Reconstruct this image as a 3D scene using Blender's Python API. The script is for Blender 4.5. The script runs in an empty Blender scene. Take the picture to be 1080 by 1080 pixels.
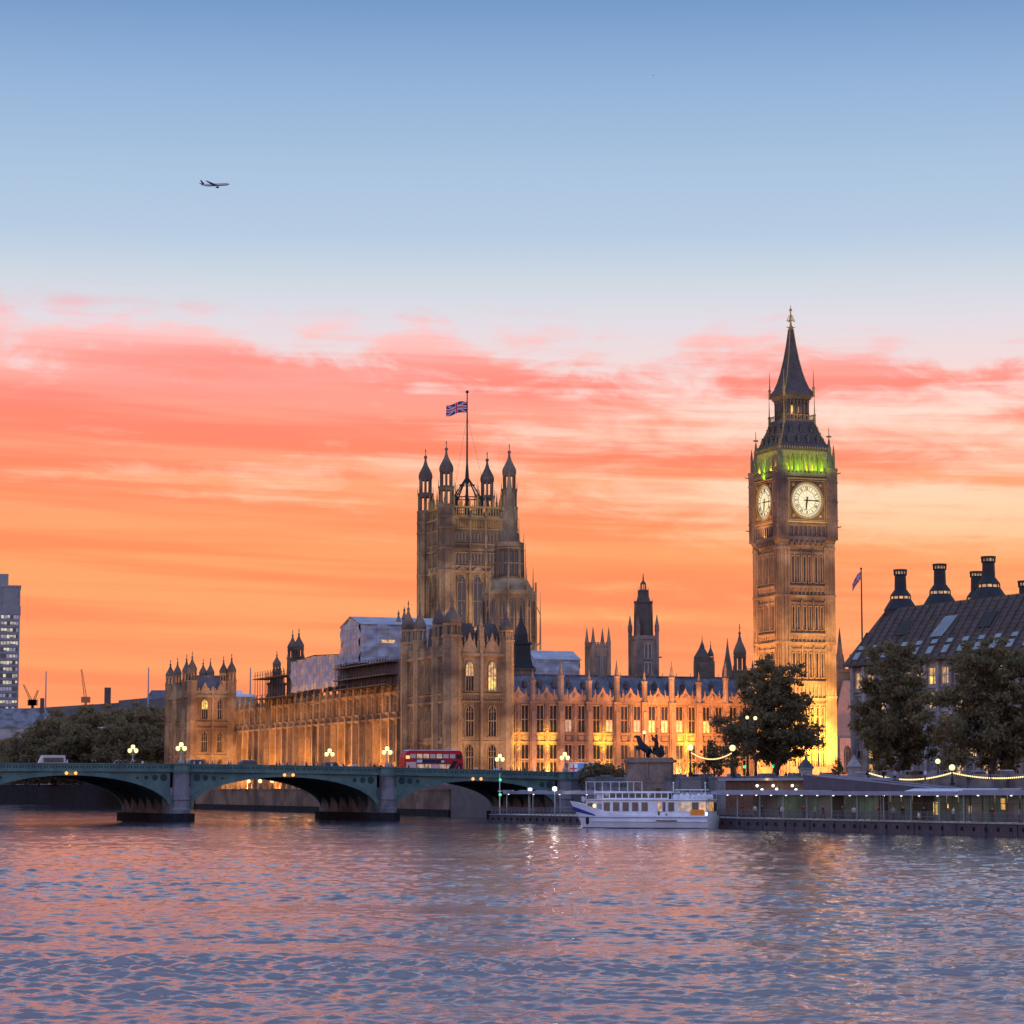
import bpy, math, random
import numpy as np
from mathutils import Vector, Matrix
C = bpy.context.scene.collection
SC = bpy.context.scene
R = math.radians
random.seed(7)

def S(r, g, b):
    f = lambda c: (c/255/12.92) if c/255 <= 0.04045 else ((c/255+0.055)/1.055)**2.4
    return (f(r), f(g), f(b), 1.0)

# ------------------------------------------------------------------ camera
FPX, HROW, CAMZ = 2750.0, 832.0, 5.3          # focal length in photo pixels, row of the horizon, eye height above the water
cam = bpy.data.cameras.new('camera'); cam_o = bpy.data.objects.new('camera', cam); C.objects.link(cam_o)
PITCH = R(6.094); TP = math.tan(PITCH)            # the camera looks up a little, so the towers converge slightly
cam_o.location = (0, 0, CAMZ); cam_o.rotation_euler = (R(90)+PITCH, 0, 0)
cam.sensor_width = 36; cam.lens = 36*2735.0/1080
def tan_el(row): d = HROW-row; return d/(2766-TP*d)
cam.clip_start = 1; cam.clip_end = 20000
SC.camera = cam_o

# ------------------------------------------------------------------ sky, sun, exposure
W = bpy.data.worlds.new('World'); SC.world = W; W.use_nodes = True
nt = W.node_tree; nt.nodes.clear()
def nd(t, **kw):
    n = nt.nodes.new(t)
    for k, v in kw.items(): setattr(n, k, v)
    return n
def lk(a, b): nt.links.new(a, b)
def mth(op, a, b=None, c=None, clamp=False):
    n = nd('ShaderNodeMath', operation=op); n.use_clamp = clamp
    for i, v in enumerate((a, b, c)):
        if v is None: continue
        if isinstance(v, (int, float)): n.inputs[i].default_value = v
        else: lk(v, n.inputs[i])
    return n.outputs[0]
def ramp(fac, stops, interp='LINEAR'):
    n = nd('ShaderNodeValToRGB'); cr = n.color_ramp; cr.interpolation = interp
    while len(cr.elements) > 1: cr.elements.remove(cr.elements[-1])
    for i, (p, c) in enumerate(stops):
        e = cr.elements[0] if i == 0 else cr.elements.new(p)
        e.position = p; e.color = c
    lk(fac, n.inputs[0]); return n.outputs[0]
def mixc(fac, a, b):
    n = nd('ShaderNodeMix', data_type='RGBA')
    if isinstance(fac, (int, float)): n.inputs[0].default_value = fac
    else: lk(fac, n.inputs[0])
    for v, s in ((a, n.inputs[6]), (b, n.inputs[7])):
        if isinstance(v, tuple): s.default_value = v
        else: lk(v, s)
    return n.outputs[2]
def smooth(v, lo, hi):
    n = nd('ShaderNodeMapRange', interpolation_type='SMOOTHSTEP')
    lk(v, n.inputs[0]); n.inputs[1].default_value = lo; n.inputs[2].default_value = hi
    return n.outputs[0]
def wnoise(scl, scale, detail, rough, dist=0.0, off=(0, 0, 0)):
    m = nd('ShaderNodeMapping'); m.inputs['Scale'].default_value = scl; m.inputs['Location'].default_value = off
    lk(tilted, m.inputs['Vector'])
    n = nd('ShaderNodeTexNoise'); n.inputs['Scale'].default_value = scale; n.inputs['Detail'].default_value = detail
    n.inputs['Roughness'].default_value = rough; n.inputs['Distortion'].default_value = dist
    lk(m.outputs[0], n.inputs['Vector']); return n.outputs['Fac']
tc = nd('ShaderNodeTexCoord'); sep = nd('ShaderNodeSeparateXYZ'); lk(tc.outputs['Generated'], sep.inputs[0])
dx, dy, dz = sep.outputs
cmb = nd('ShaderNodeCombineXYZ'); lk(dx, cmb.inputs[0]); lk(dy, cmb.inputs[1])
lk(mth('ADD', dz, mth('MULTIPLY', dx, 0.035)), cmb.inputs[2]); tilted = cmb.outputs[0]
def el(row):                                   # elevation (z of the direction) of a photo row, over the ramp's 0.6
    t = tan_el(row); return t/math.sqrt(1+t*t)/0.6
ez = mth('DIVIDE', dz, 0.6, clamp=True)
upper = [(el(180), S(164, 189, 217)), (el(90), S(142, 173, 210)), (el(0), S(112, 149, 196)),
         (0.62, S(116, 140, 160)), (0.8, S(104, 124, 142)), (1.0, S(96, 110, 128))]
clear = ramp(ez, [(0.0, S(255, 186, 120)), (el(700), S(255, 182, 112)), (el(600), S(255, 186, 124)), (el(530), S(255, 208, 172)),
                  (el(440), S(253, 216, 200)), (el(385), S(236, 212, 212)), (el(340), S(220, 214, 222)), (el(300), S(202, 210, 220)),
                  (el(250), S(178, 198, 220))] + upper)
cloud = ramp(ez, [(0.0, S(252, 152, 100)), (el(745), S(253, 154, 102)), (el(680), S(254, 161, 106)), (el(590), S(254, 160, 102)),
                  (el(510), S(254, 160, 114)), (el(455), S(253, 156, 126)), (el(415), S(252, 154, 140)), (el(370), S(250, 182, 174)),
                  (el(340), S(246, 200, 202)), (el(308), S(212, 198, 210)), (el(250), S(176, 196, 218))] + upper)
n1 = wnoise((1.1, 1.1, 20), 2.6, 7, 0.55, 0.25, (3.1, 0, 0.7))
n4 = wnoise((1.4, 1.4, 34), 2.4, 6, 0.55, 0.3, (7.7, 2, 4.1))
n2 = wnoise((12, 12, 48), 2.2, 8, 0.62, 0.6, (0.4, 1, 2.2))
n3 = wnoise((3.0, 3.0, 120), 1.6, 6, 0.55, 0.2, (9.0, 4, 1.2))
nn = mth('ADD', mth('ADD', mth('MULTIPLY', n1, 0.46), mth('MULTIPLY', n2, 0.28)), mth('MULTIPLY', n3, 0.26))
n5 = wnoise((11, 11, 30), 2.0, 7, 0.6, 0.6, (5.4, 3, 8.2))
mott = ramp(ez, [(el(440), (0, 0, 0, 1)), (el(395), (1, 1, 1, 1)), (el(330), (1, 1, 1, 1)), (el(300), (0, 0, 0, 1))])
nn = mth('MULTIPLY_ADD', mth('MULTIPLY', mth('SUBTRACT', n5, 0.5), mott), 0.62, nn)
cov = ramp(ez, [(0.0, (0.70,)*3+(1,)), (el(720), (0.64,)*3+(1,)), (el(600), (0.60,)*3+(1,)), (el(520), (0.555,)*3+(1,)), (el(440), (0.56,)*3+(1,)),
                (el(400), (0.56,)*3+(1,)), (el(365), (0.51,)*3+(1,)), (el(345), (0.46,)*3+(1,)), (el(328), (0.37,)*3+(1,)), (el(310), (0.28,)*3+(1,)), (1, (0.2,)*3+(1,))])
cream = ramp(ez, [(el(590), (0, 0, 0, 1)), (el(545), (1, 1, 1, 1)), (el(525), (1, 1, 1, 1)), (el(490), (0, 0, 0, 1)), (el(465), (0, 0, 0, 1)), (el(440), (0.8,)*3+(1,)), (el(425), (0.8,)*3+(1,)), (el(405), (0, 0, 0, 1))])
cov = mth('SUBTRACT', cov, mth('MULTIPLY', mth('MULTIPLY', cream, smooth(dx, 0.02, 0.17)), 0.075))     # thinner cloud low in the north-west
covb = mth('SUBTRACT', cov, mth('MULTIPLY_ADD', dx, 0.34, -0.022))
fac = smooth(mth('ADD', mth('SUBTRACT', nn, 0.5), mth('SUBTRACT', covb, 0.5)), -0.075, 0.11)
deep = ramp(ez, [(0.0, S(252, 141, 102)), (el(700), S(252, 141, 95)), (el(560), S(252, 140, 91)), (el(470), S(251, 132, 102)), (el(420), S(250, 132, 114)),
                 (el(380), S(249, 148, 136)), (el(345), S(247, 176, 174)), (el(308), S(212, 198, 210)), (el(250), S(176, 196, 218))] + upper)
cloud2 = mixc(smooth(n4, 0.40, 0.62), cloud, deep)
west0 = mixc(fac, clear, cloud2)
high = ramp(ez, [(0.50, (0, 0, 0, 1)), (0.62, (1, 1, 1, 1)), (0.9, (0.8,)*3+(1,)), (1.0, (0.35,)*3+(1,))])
west = mixc(mth('MULTIPLY', mth('MULTIPLY', high, 0.12), smooth(nn, 0.46, 0.60)), west0, S(206, 160, 176))     # made-up pink cloud overhead, out of view, added to tint the water's reflections
east = ramp(ez, [(0.0, S(162, 142, 150)), (0.25, S(166, 152, 168)), (0.6, S(122, 136, 180)), (1.0, S(84, 112, 170))])
wm = smooth(dy, 0.45, -0.35)
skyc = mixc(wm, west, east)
lift = mth('MULTIPLY_ADD', mth('MAXIMUM', smooth(dz, 0.34, 0.75), wm), 1.55, 0.86)  # unseen eastern and overhead sky brightened as added fill light
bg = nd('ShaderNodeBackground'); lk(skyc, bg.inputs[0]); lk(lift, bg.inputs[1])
nis = nd('ShaderNodeTexSky', sky_type='NISHITA'); nis.sun_disc = False
nis.sun_elevation = R(-3.0); nis.sun_rotation = R(8)
bg2 = nd('ShaderNodeBackground'); lk(nis.outputs[0], bg2.inputs[0]); bg2.inputs[1].default_value = 0.05
adds = nd('ShaderNodeAddShader'); lk(bg.outputs[0], adds.inputs[0]); lk(bg2.outputs[0], adds.inputs[1])
wo = nd('ShaderNodeOutputWorld'); lk(adds.outputs[0], wo.inputs[0])
sl = bpy.data.lights.new('sun', 'SUN'); sl.energy = 0.02; sl.angle = R(8); sl.color = (1, 0.62, 0.36)
so = bpy.data.objects.new('sun', sl); C.objects.link(so); so.rotation_euler = (R(-88), 0, R(-8)); so.location = (0, 300, 200)
SC.view_settings.view_transform = 'Standard'; SC.view_settings.look = 'None'
SC.view_settings.exposure = 0.30; SC.view_settings.gamma = 1.0; SC.view_settings.use_curve_mapping = False
try:
    SC.cycles.use_denoising = True; SC.cycles.use_light_tree = True
    SC.cycles.max_bounces = 5; SC.cycles.diffuse_bounces = 2; SC.cycles.glossy_bounces = 3; SC.cycles.transparent_max_bounces = 6
    SC.cycles.sample_clamp_indirect = 4.0; SC.cycles.caustics_reflective = False; SC.cycles.caustics_refractive = False
except Exception: pass

# ------------------------------------------------------------------ materials
def mat(name, col, rough=0.8, var=0.25, scale=0.4, fine=3.0, bump=0.3, metal=0.0, blocks=None, stain=None, spec=0.2):
    m = bpy.data.materials.new(name); m.use_nodes = True; t = m.node_tree
    b = t.nodes['Principled BSDF']; b.inputs['Roughness'].default_value = rough; b.inputs['Metallic'].default_value = metal
    b.inputs['Specular IOR Level'].default_value = spec
    co = t.nodes.new('ShaderNodeTexCoord')
    def nz(s, d):
        n = t.nodes.new('ShaderNodeTexNoise'); n.inputs['Scale'].default_value = s; n.inputs['Detail'].default_value = d
        t.links.new(co.outputs['Object'], n.inputs['Vector']); return n.outputs['Fac']
    a, f = nz(scale, 4), nz(fine, 6)
    add = t.nodes.new('ShaderNodeMath'); add.operation = 'ADD'; t.links.new(a, add.inputs[0]); t.links.new(f, add.inputs[1])
    mr = t.nodes.new('ShaderNodeMapRange'); t.links.new(add.outputs[0], mr.inputs[0])
    mr.inputs[1].default_value = 0.65; mr.inputs[2].default_value = 1.35; mr.inputs[3].default_value = 1-var; mr.inputs[4].default_value = 1+var
    mx = t.nodes.new('ShaderNodeMix'); mx.data_type = 'RGBA'; mx.blend_type = 'MULTIPLY'; mx.inputs[0].default_value = 1
    mx.inputs[6].default_value = tuple(col[:3])+(1,)
    t.links.new(mr.outputs[0], mx.inputs[7]); out = mx.outputs[2]
    if stain:
        n = nz(stain[1], 3); r = t.nodes.new('ShaderNodeMapRange'); t.links.new(n, r.inputs[0]); r.inputs[1].default_value = 0.45; r.inputs[2].default_value = 0.62
        m2 = t.nodes.new('ShaderNodeMix'); m2.data_type = 'RGBA'; t.links.new(r.outputs[0], m2.inputs[0]); t.links.new(out, m2.inputs[6])
        m2.inputs[7].default_value = tuple(stain[0][:3])+(1,); out = m2.outputs[2]
    t.links.new(out, b.inputs['Base Color'])
    if bump:
        bp = t.nodes.new('ShaderNodeBump'); bp.inputs['Strength'].default_value = bump; bp.inputs['Distance'].default_value = 0.15
        t.links.new(f, bp.inputs['Height']); t.links.new(bp.outputs[0], b.inputs['Normal'])
    return m
def emit(name, col, s, sample=False):
    m = bpy.data.materials.new(name); m.use_nodes = True; t = m.node_tree; b = t.nodes['Principled BSDF']
    b.inputs['Base Color'].default_value = (0.3, 0.3, 0.3, 1); b.inputs['Emission Color'].default_value = tuple(col[:3])+(1,); b.inputs['Emission Strength'].default_value = s
    if not sample:
        try: m.cycles.emission_sampling = 'NONE'
        except Exception: pass
    return m
def litglass(name, col, s, scale=1.3):           # a lit window: uneven light from the room behind
    m = emit(name, col, s); t = m.node_tree; b = t.nodes['Principled BSDF']; b.inputs['Roughness'].default_value = 0.15
    co = t.nodes.new('ShaderNodeTexCoord'); n = t.nodes.new('ShaderNodeTexNoise'); n.inputs['Scale'].default_value = scale; n.inputs['Detail'].default_value = 2
    oi = t.nodes.new('ShaderNodeObjectInfo'); ad = t.nodes.new('ShaderNodeVectorMath'); ad.operation = 'ADD'
    t.links.new(co.outputs['Object'], ad.inputs[0]); t.links.new(oi.outputs['Location'], ad.inputs[1]); t.links.new(ad.outputs[0], n.inputs['Vector'])
    r = t.nodes.new('ShaderNodeMapRange'); r.inputs[1].default_value = 0.35; r.inputs[2].default_value = 0.65; r.inputs[3].default_value = 0.25*s; r.inputs[4].default_value = 1.3*s
    t.links.new(n.outputs['Fac'], r.inputs[0]); t.links.new(r.outputs[0], b.inputs['Emission Strength']); return m
M = {}
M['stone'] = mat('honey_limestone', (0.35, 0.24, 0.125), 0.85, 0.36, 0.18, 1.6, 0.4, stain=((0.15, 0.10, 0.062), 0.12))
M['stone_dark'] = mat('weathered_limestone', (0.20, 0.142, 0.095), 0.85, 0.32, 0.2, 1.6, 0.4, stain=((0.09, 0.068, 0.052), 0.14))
M['stone_red'] = mat('pinkish_limestone', (0.33, 0.20, 0.12), 0.85, 0.34, 0.2, 1.6, 0.4, stain=((0.17, 0.11, 0.085), 0.12))
M['stone_pale'] = mat('pale_stone', (0.42, 0.37, 0.33), 0.85, 0.2, 0.3, 2.0, 0.3, stain=((0.25, 0.21, 0.19), 0.2))
M['granite'] = mat('grey_granite', (0.21, 0.20, 0.20), 0.8, 0.25, 0.4, 3.0, 0.3, stain=((0.10, 0.095, 0.095), 0.25))
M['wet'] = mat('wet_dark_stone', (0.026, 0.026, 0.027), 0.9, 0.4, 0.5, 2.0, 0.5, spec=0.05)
M['slate'] = mat('blue_slate', (0.15, 0.155, 0.175), 0.55, 0.35, 0.5, 3.0, 0.4, stain=((0.09, 0.095, 0.11), 0.3))
M['slate_dark'] = mat('dark_iron_tiles', (0.10, 0.077, 0.064), 0.7, 0.35, 0.5, 2.5, 0.5)
M['stone_mid'] = mat('sooty_stone', (0.27, 0.19, 0.145), 0.85, 0.3, 0.2, 1.6, 0.3, stain=((0.12, 0.095, 0.08), 0.15))
M['iron'] = mat('black_iron', (0.03, 0.028, 0.03), 0.5, 0.2, 1, 4, 0.1)
M['lead'] = mat('lead', (0.10, 0.085, 0.08), 0.6, 0.3, 0.5, 2, 0.3)
M['gold'] = mat('old_gilding', (0.42, 0.27, 0.09), 0.45, 0.3, 1, 5, 0.2, metal=0.5)
M['glass'] = mat('dark_window_glass', (0.02, 0.02, 0.025), 0.15, 0.3, 0.8, 2, 0.05, spec=0.6)
M['glass_blue'] = mat('sky_window_glass', (0.30, 0.35, 0.42), 0.2, 0.3, 0.8, 2, 0.0, metal=0.6, spec=0.8)
M['lit'] = litglass('lit_window', (1.0, 0.50, 0.07), 0.55)
M['lit2'] = litglass('bright_window', (1.0, 0.60, 0.06), 0.95)
M['lit_pale'] = litglass('pale_lit_window', (1.0, 0.80, 0.40), 0.5, 0.35)
M['poster_blue'] = mat('poster_blue', (0.08, 0.25, 0.62), 0.6, 0.3, 0.8, 2, 0)
M['lit_dim'] = litglass('dim_lit_window', (1.0, 0.60, 0.20), 0.32)
M['sheet'] = mat('scaffold_sheeting', (0.42, 0.41, 0.41), 0.65, 0.3, 0.25, 0.9, 1.0, stain=((0.33, 0.32, 0.38), 0.35))
M['sheet_seam'] = mat('sheeting_seam', (0.27, 0.27, 0.30), 0.7, 0.2, 0.5, 2, 0)
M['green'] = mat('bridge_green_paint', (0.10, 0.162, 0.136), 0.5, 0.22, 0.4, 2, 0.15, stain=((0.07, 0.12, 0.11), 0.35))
M['green_dark'] = mat('bridge_green_shaded', (0.03, 0.05, 0.05), 0.8, 0.3, 0.4, 2, 0.2)  # bridge green darkened, shade of openings and underside put into the colour
M['asphalt'] = mat('asphalt', (0.05, 0.05, 0.05), 0.9, 0.2, 0.3, 3, 0.3)
M['ground'] = mat('paved_ground', (0.13, 0.12, 0.11), 0.9, 0.25, 0.05, 0.6, 0.2)
M['white'] = mat('white_paint', (0.75, 0.75, 0.77), 0.4, 0.1, 0.6, 3, 0.05, stain=((0.66, 0.65, 0.67), 0.5))
M['offwhite'] = mat('off_white_cloth', (0.62, 0.61, 0.63), 0.8, 0.2, 0.6, 3, 0.2)
M['steel'] = mat('grey_steel', (0.27, 0.29, 0.34), 0.45, 0.25, 0.5, 3, 0.1)
M['darksteel'] = mat('dark_hull_steel', (0.075, 0.068, 0.075), 0.5, 0.4, 0.4, 2, 0.3)
M['red'] = mat('red_bus_paint', (0.55, 0.02, 0.025), 0.3, 0.1, 0.5, 3, 0.02)
M['blue'] = mat('blue_paint', (0.03, 0.06, 0.30), 0.4, 0.1, 0.5, 3, 0.02)
M['orange'] = mat('orange_board', (0.85, 0.27, 0.05), 0.5, 0.15, 1.5, 5, 0.02)
M['tyre'] = mat('tyre_rubber', (0.02, 0.02, 0.02), 0.9, 0.2, 2, 8, 0.1)
M['bark'] = mat('plane_bark', (0.10, 0.08, 0.06), 0.9, 0.4, 0.8, 3, 0.6)
M['leaf'] = mat('olive_leaves', (0.20, 0.165, 0.083), 0.7, 0.45, 0.25, 1.2, 0)
M['leaf2'] = mat('brown_leaves', (0.26, 0.172, 0.09), 0.7, 0.4, 0.3, 1.2, 0)
M['leaf3'] = mat('dark_leaves', (0.14, 0.125, 0.07), 0.7, 0.4, 0.3, 1.2, 0)
M['rail'] = mat('dull_rail_paint', (0.14, 0.14, 0.16), 0.5, 0.3, 0.6, 3, 0.1)
M['bronze'] = mat('dark_bronze', (0.025, 0.024, 0.032), 0.5, 0.3, 1, 4, 0.2, metal=0.3)
M['globe'] = emit('lamp_globe', (1.0, 0.86, 0.34), 1.15)
M['bulb'] = emit('warm_bulb', (1.0, 0.74, 0.28), 1.5)
M['whitebulb'] = emit('white_lamp', (1.0, 0.93, 0.72), 2.2)
M['amber'] = emit('amber_lamp', (1.0, 0.38, 0.05), 1.3)
M['greenlamp'] = emit('green_lamp', (0.02, 1.0, 0.30), 1.2)
M['redlamp'] = emit('red_lamp', (1.0, 0.05, 0.03), 2)
M['dial'] = emit('opal_dial', (1.0, 0.83, 0.40), 0.70)
M['navy'] = mat('navy_cloth', (0.03, 0.035, 0.06), 0.9, 0.3, 3, 9, 0)
M['black'] = mat('black_cloth', (0.022, 0.02, 0.022), 0.9, 0.3, 3, 9, 0)
M['maroon'] = mat('maroon_cloth', (0.16, 0.03, 0.03), 0.9, 0.3, 3, 9, 0)
M['skin'] = mat('skin', (0.42, 0.25, 0.18), 0.6, 0.1, 3, 9, 0)
M['concrete'] = mat('grey_concrete', (0.25, 0.24, 0.23), 0.85, 0.2, 0.2, 1, 0.2)
M['pink'] = mat('pink_render', (0.42, 0.26, 0.20), 0.85, 0.2, 0.2, 1, 0.2)
M['brick'] = mat('red_brown_brick', (0.20, 0.09, 0.07), 0.85, 0.3, 0.4, 3, 0.3)
M['teal'] = mat('teal_panel', (0.06, 0.11, 0.11), 0.4, 0.4, 0.25, 1.5, 0.05)
M['bluepanel'] = mat('slate_blue_panel', (0.075, 0.085, 0.115), 0.4, 0.3, 0.4, 2, 0.05)
M['brownpanel'] = mat('brown_panel', (0.12, 0.065, 0.04), 0.5, 0.4, 0.5, 2, 0.05)
M['flagred'] = mat('flag_red', (0.6, 0.05, 0.07), 0.8, 0.1, 1, 4, 0)
M['flagwhite'] = mat('flag_white', (0.6, 0.58, 0.6), 0.8, 0.1, 1, 4, 0)
M['flagblue'] = mat('flag_blue', (0.03, 0.04, 0.16), 0.8, 0.1, 1, 4, 0)
M['silver'] = mat('silver_car_paint', (0.4, 0.42, 0.44), 0.3, 0.1, 1, 4, 0, metal=0.3)
M['blackpaint'] = mat('black_car_paint', (0.02, 0.02, 0.024), 0.25, 0.1, 1, 4, 0)
M['cranered'] = mat('crane_paint', (0.45, 0.14, 0.06), 0.6, 0.2, 1, 4, 0)

# ------------------------------------------------------------------ mesh helpers
class MB:
    """Collects shapes in a wall frame (a along the wall, o outward, z up) and links them as one mesh."""
    def __init__(s, o=(0, 0), d=(1, 0)):
        s.v = []; s.f = []; s.m = []; s.frame(o, d)
    def frame(s, o=(0, 0), d=(1, 0)):
        l = math.hypot(*d); s.o = o; s.d = (d[0]/l, d[1]/l); return s
    def pt(s, a, b, z):                       # b = inward depth
        return (s.o[0]+a*s.d[0]-b*s.d[1], s.o[1]+a*s.d[1]+b*s.d[0], z)
    def add(s, vs, fs, m=0):
        n = len(s.v); s.v += vs; s.f += [tuple(n+i for i in f) for f in fs]; s.m += [m]*len(fs)
    def box(s, a0, a1, o0, o1, z0, z1, m=0):
        b0, b1 = -o1, -o0
        vs = [s.pt(a, b, z) for z in (z0, z1) for (a, b) in ((a0, b0), (a1, b0), (a1, b1), (a0, b1))]
        s.add(vs, [(3, 2, 1, 0), (4, 5, 6, 7), (0, 1, 5, 4), (1, 2, 6, 5), (2, 3, 7, 6), (3, 0, 4, 7)], m)
    def xbox(s, x0, x1, y0, y1, z0, z1, m=0): s.box(x0, x1, -y1, -y0, z0, z1, m)
    def prism(s, pts, z0, z1, m=0, top=None):     # pts counter-clockwise (a, inward); top = other outline
        n = len(pts); top = top or pts
        s.add([s.pt(p[0], p[1], z0) for p in pts]+[s.pt(p[0], p[1], z1) for p in top],
              [tuple(range(n-1, -1, -1)), tuple(range(n, 2*n))]+[(i, (i+1) % n, n+(i+1) % n, n+i) for i in range(n)], m)
    def profile(s, pts, o0, o1, m=0):             # outline in (a, z), counter-clockwise seen from outside, thick from o0 to o1
        n = len(pts)
        s.add([s.pt(p[0], -o1, p[1]) for p in pts]+[s.pt(p[0], -o0, p[1]) for p in pts],
              [tuple(range(n)), tuple(range(2*n-1, n-1, -1))]+[(i, n+i, n+(i+1) % n, (i+1) % n) for i in range(n)], m)
    def lathe(s, ca, cb, prof, n=8, m=0, rot=None):
        rot = math.pi/n if rot is None else rot
        vs = []; fs = []
        for (r, z) in prof:
            for i in range(n):
                t = rot+2*math.pi*i/n; vs.append(s.pt(ca+r*math.cos(t), cb+r*math.sin(t), z))
        k = len(prof)
        for j in range(k-1):
            for i in range(n):
                fs.append((j*n+i, j*n+(i+1) % n, (j+1)*n+(i+1) % n, (j+1)*n+i))
        fs.append(tuple(range(n-1, -1, -1))); fs.append(tuple((k-1)*n+i for i in range(n)))
        s.add(vs, fs, m)
    def square(s, ca, cb, prof, m=0):             # profile of half-widths
        s.lathe(ca, cb, [(h*math.sqrt(2), z) for h, z in prof], 4, m, math.pi/4)
    def tube(s, p0, p1, r0, r1=None, n=5, m=0):
        r1 = r0 if r1 is None else r1
        p0 = Vector(s.pt(*p0)); p1 = Vector(s.pt(*p1)); d = (p1-p0)
        if d.length < 1e-6: return
        d.normalize(); x = d.orthogonal().normalized(); y = d.cross(x)
        vs = [tuple(p+(x*math.cos(2*math.pi*i/n)+y*math.sin(2*math.pi*i/n))*r) for p, r in ((p0, r0), (p1, r1)) for i in range(n)]
        s.add(vs, [(i, (i+1) % n, n+(i+1) % n, n+i) for i in range(n)]+[tuple(range(n-1, -1, -1)), tuple(range(n, 2*n))], m)
    def ball(s, c, r, m=0, n=8, sq=1.0):
        s.lathe(c[0], c[1], [(max(0.02*r, r*math.sin(math.pi*j/n)), c[2]-r*sq*math.cos(math.pi*j/n)) for j in range(n+1)], n, m)
    def mesh(s, name, mats):
        me = bpy.data.meshes.new(name); me.from_pydata(s.v, [], s.f)
        for x in (mats if isinstance(mats, (list, tuple)) else [mats]): me.materials.append(M[x] if isinstance(x, str) else x)
        if any(s.m): me.polygons.foreach_set('material_index', s.m)
        me.update(); return me
    def build(s, name, mats, parent=None, smooth=False):
        me = s.mesh(name, mats)
        if smooth: me.polygons.foreach_set('use_smooth', [True]*len(me.polygons))
        return link(name, me, parent)
def link(name, me, parent=None, loc=None, rz=0):
    o = bpy.data.objects.new(name, me); C.objects.link(o)
    if parent: o.parent = parent
    if loc: o.location = loc
    if rz: o.rotation_euler = (0, 0, rz)
    return o
def tag(o, label, cat, group=None, kind=None):
    o['label'] = label; o['category'] = cat
    if group: o['group'] = group
    if kind: o['kind'] = kind
    return o
def thing(name, label, cat, loc=(0, 0, 0), rz=0, group=None):
    o = bpy.data.objects.new(name, None); C.objects.link(o); o.location = loc; o.rotation_euler = (0, 0, rz); o.empty_display_size = 0.5
    return tag(o, label, cat, group)
def struct(o): o['kind'] = 'structure'; return o
def copy_tree(o, parent=None):
    c = o.copy(); C.objects.link(c); c.parent = parent
    for ch in list(o.children): copy_tree(ch, c)
    return c
def at(px, Y, row=None):
    if row is None: return ((px-540)*Y/FPX, Y)
    t = tan_el(row); return ((px-540)*Y/FPX*(1+TP*t), Y, CAMZ+t*Y)
def lamp(name, kind, loc, energy, col, parent=None, rot=None, target=None, size=(1, 1), angle=90, blend=0.6, radius=0.4):
    l = bpy.data.lights.new(name, kind); l.energy = energy; l.color = col
    if kind == 'AREA': l.shape = 'RECTANGLE'; l.size, l.size_y = size
    if kind == 'SPOT': l.spot_size = R(angle); l.spot_blend = blend; l.shadow_soft_size = radius
    if kind == 'POINT': l.shadow_soft_size = radius
    o = bpy.data.objects.new(name, l); C.objects.link(o); o.location = loc
    if parent: o.parent = parent
    if target is not None:
        o.rotation_euler = (Vector(target)-Vector(loc)).to_track_quat('-Z', 'Y').to_euler()
    elif rot: o.rotation_euler = rot
    return o
G = 6.2                                          # ground level above the river

for k, tr in (('leaf', (0.16, 0.12, 0.05)), ('leaf2', (0.22, 0.13, 0.055)), ('leaf3', (0.10, 0.09, 0.045))):     # leaves let some of the sky's light through
    t = M[k].node_tree; b = t.nodes['Principled BSDF']; o_ = t.nodes['Material Output']
    tl = t.nodes.new('ShaderNodeBsdfTranslucent'); tl.inputs['Color'].default_value = tuple(2.0*c for c in tr)+(1,)
    mx = t.nodes.new('ShaderNodeMixShader'); mx.inputs[0].default_value = 0.50
    t.links.new(b.outputs[0], mx.inputs[1]); t.links.new(tl.outputs[0], mx.inputs[2]); t.links.new(mx.outputs[0], o_.inputs['Surface'])
# ------------------------------------------------------------------ frames of the place
TH = R(20); PO = (-12.7, 536.0)                       # palace: x along its north front, y along the river front
def pal(x, y): return (PO[0]+x*math.cos(TH)-y*math.sin(TH), PO[1]+x*math.sin(TH)+y*math.cos(TH))
BTH = R(25); BO = (-53.7, 422.0)                      # bridge: x along the near parapet, y across the deck
def brg(t, w): return (BO[0]+t*math.cos(BTH)-w*math.sin(BTH), BO[1]+t*math.sin(BTH)+w*math.cos(BTH))
QO = (57.0, 291.0); QTH = R(24.5)                     # quay: k along the embankment (away), n inland
def quay(k, n): return (QO[0]-k*math.sin(QTH)+n*math.cos(QTH), QO[1]+k*math.cos(QTH)+n*math.sin(QTH))

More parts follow.
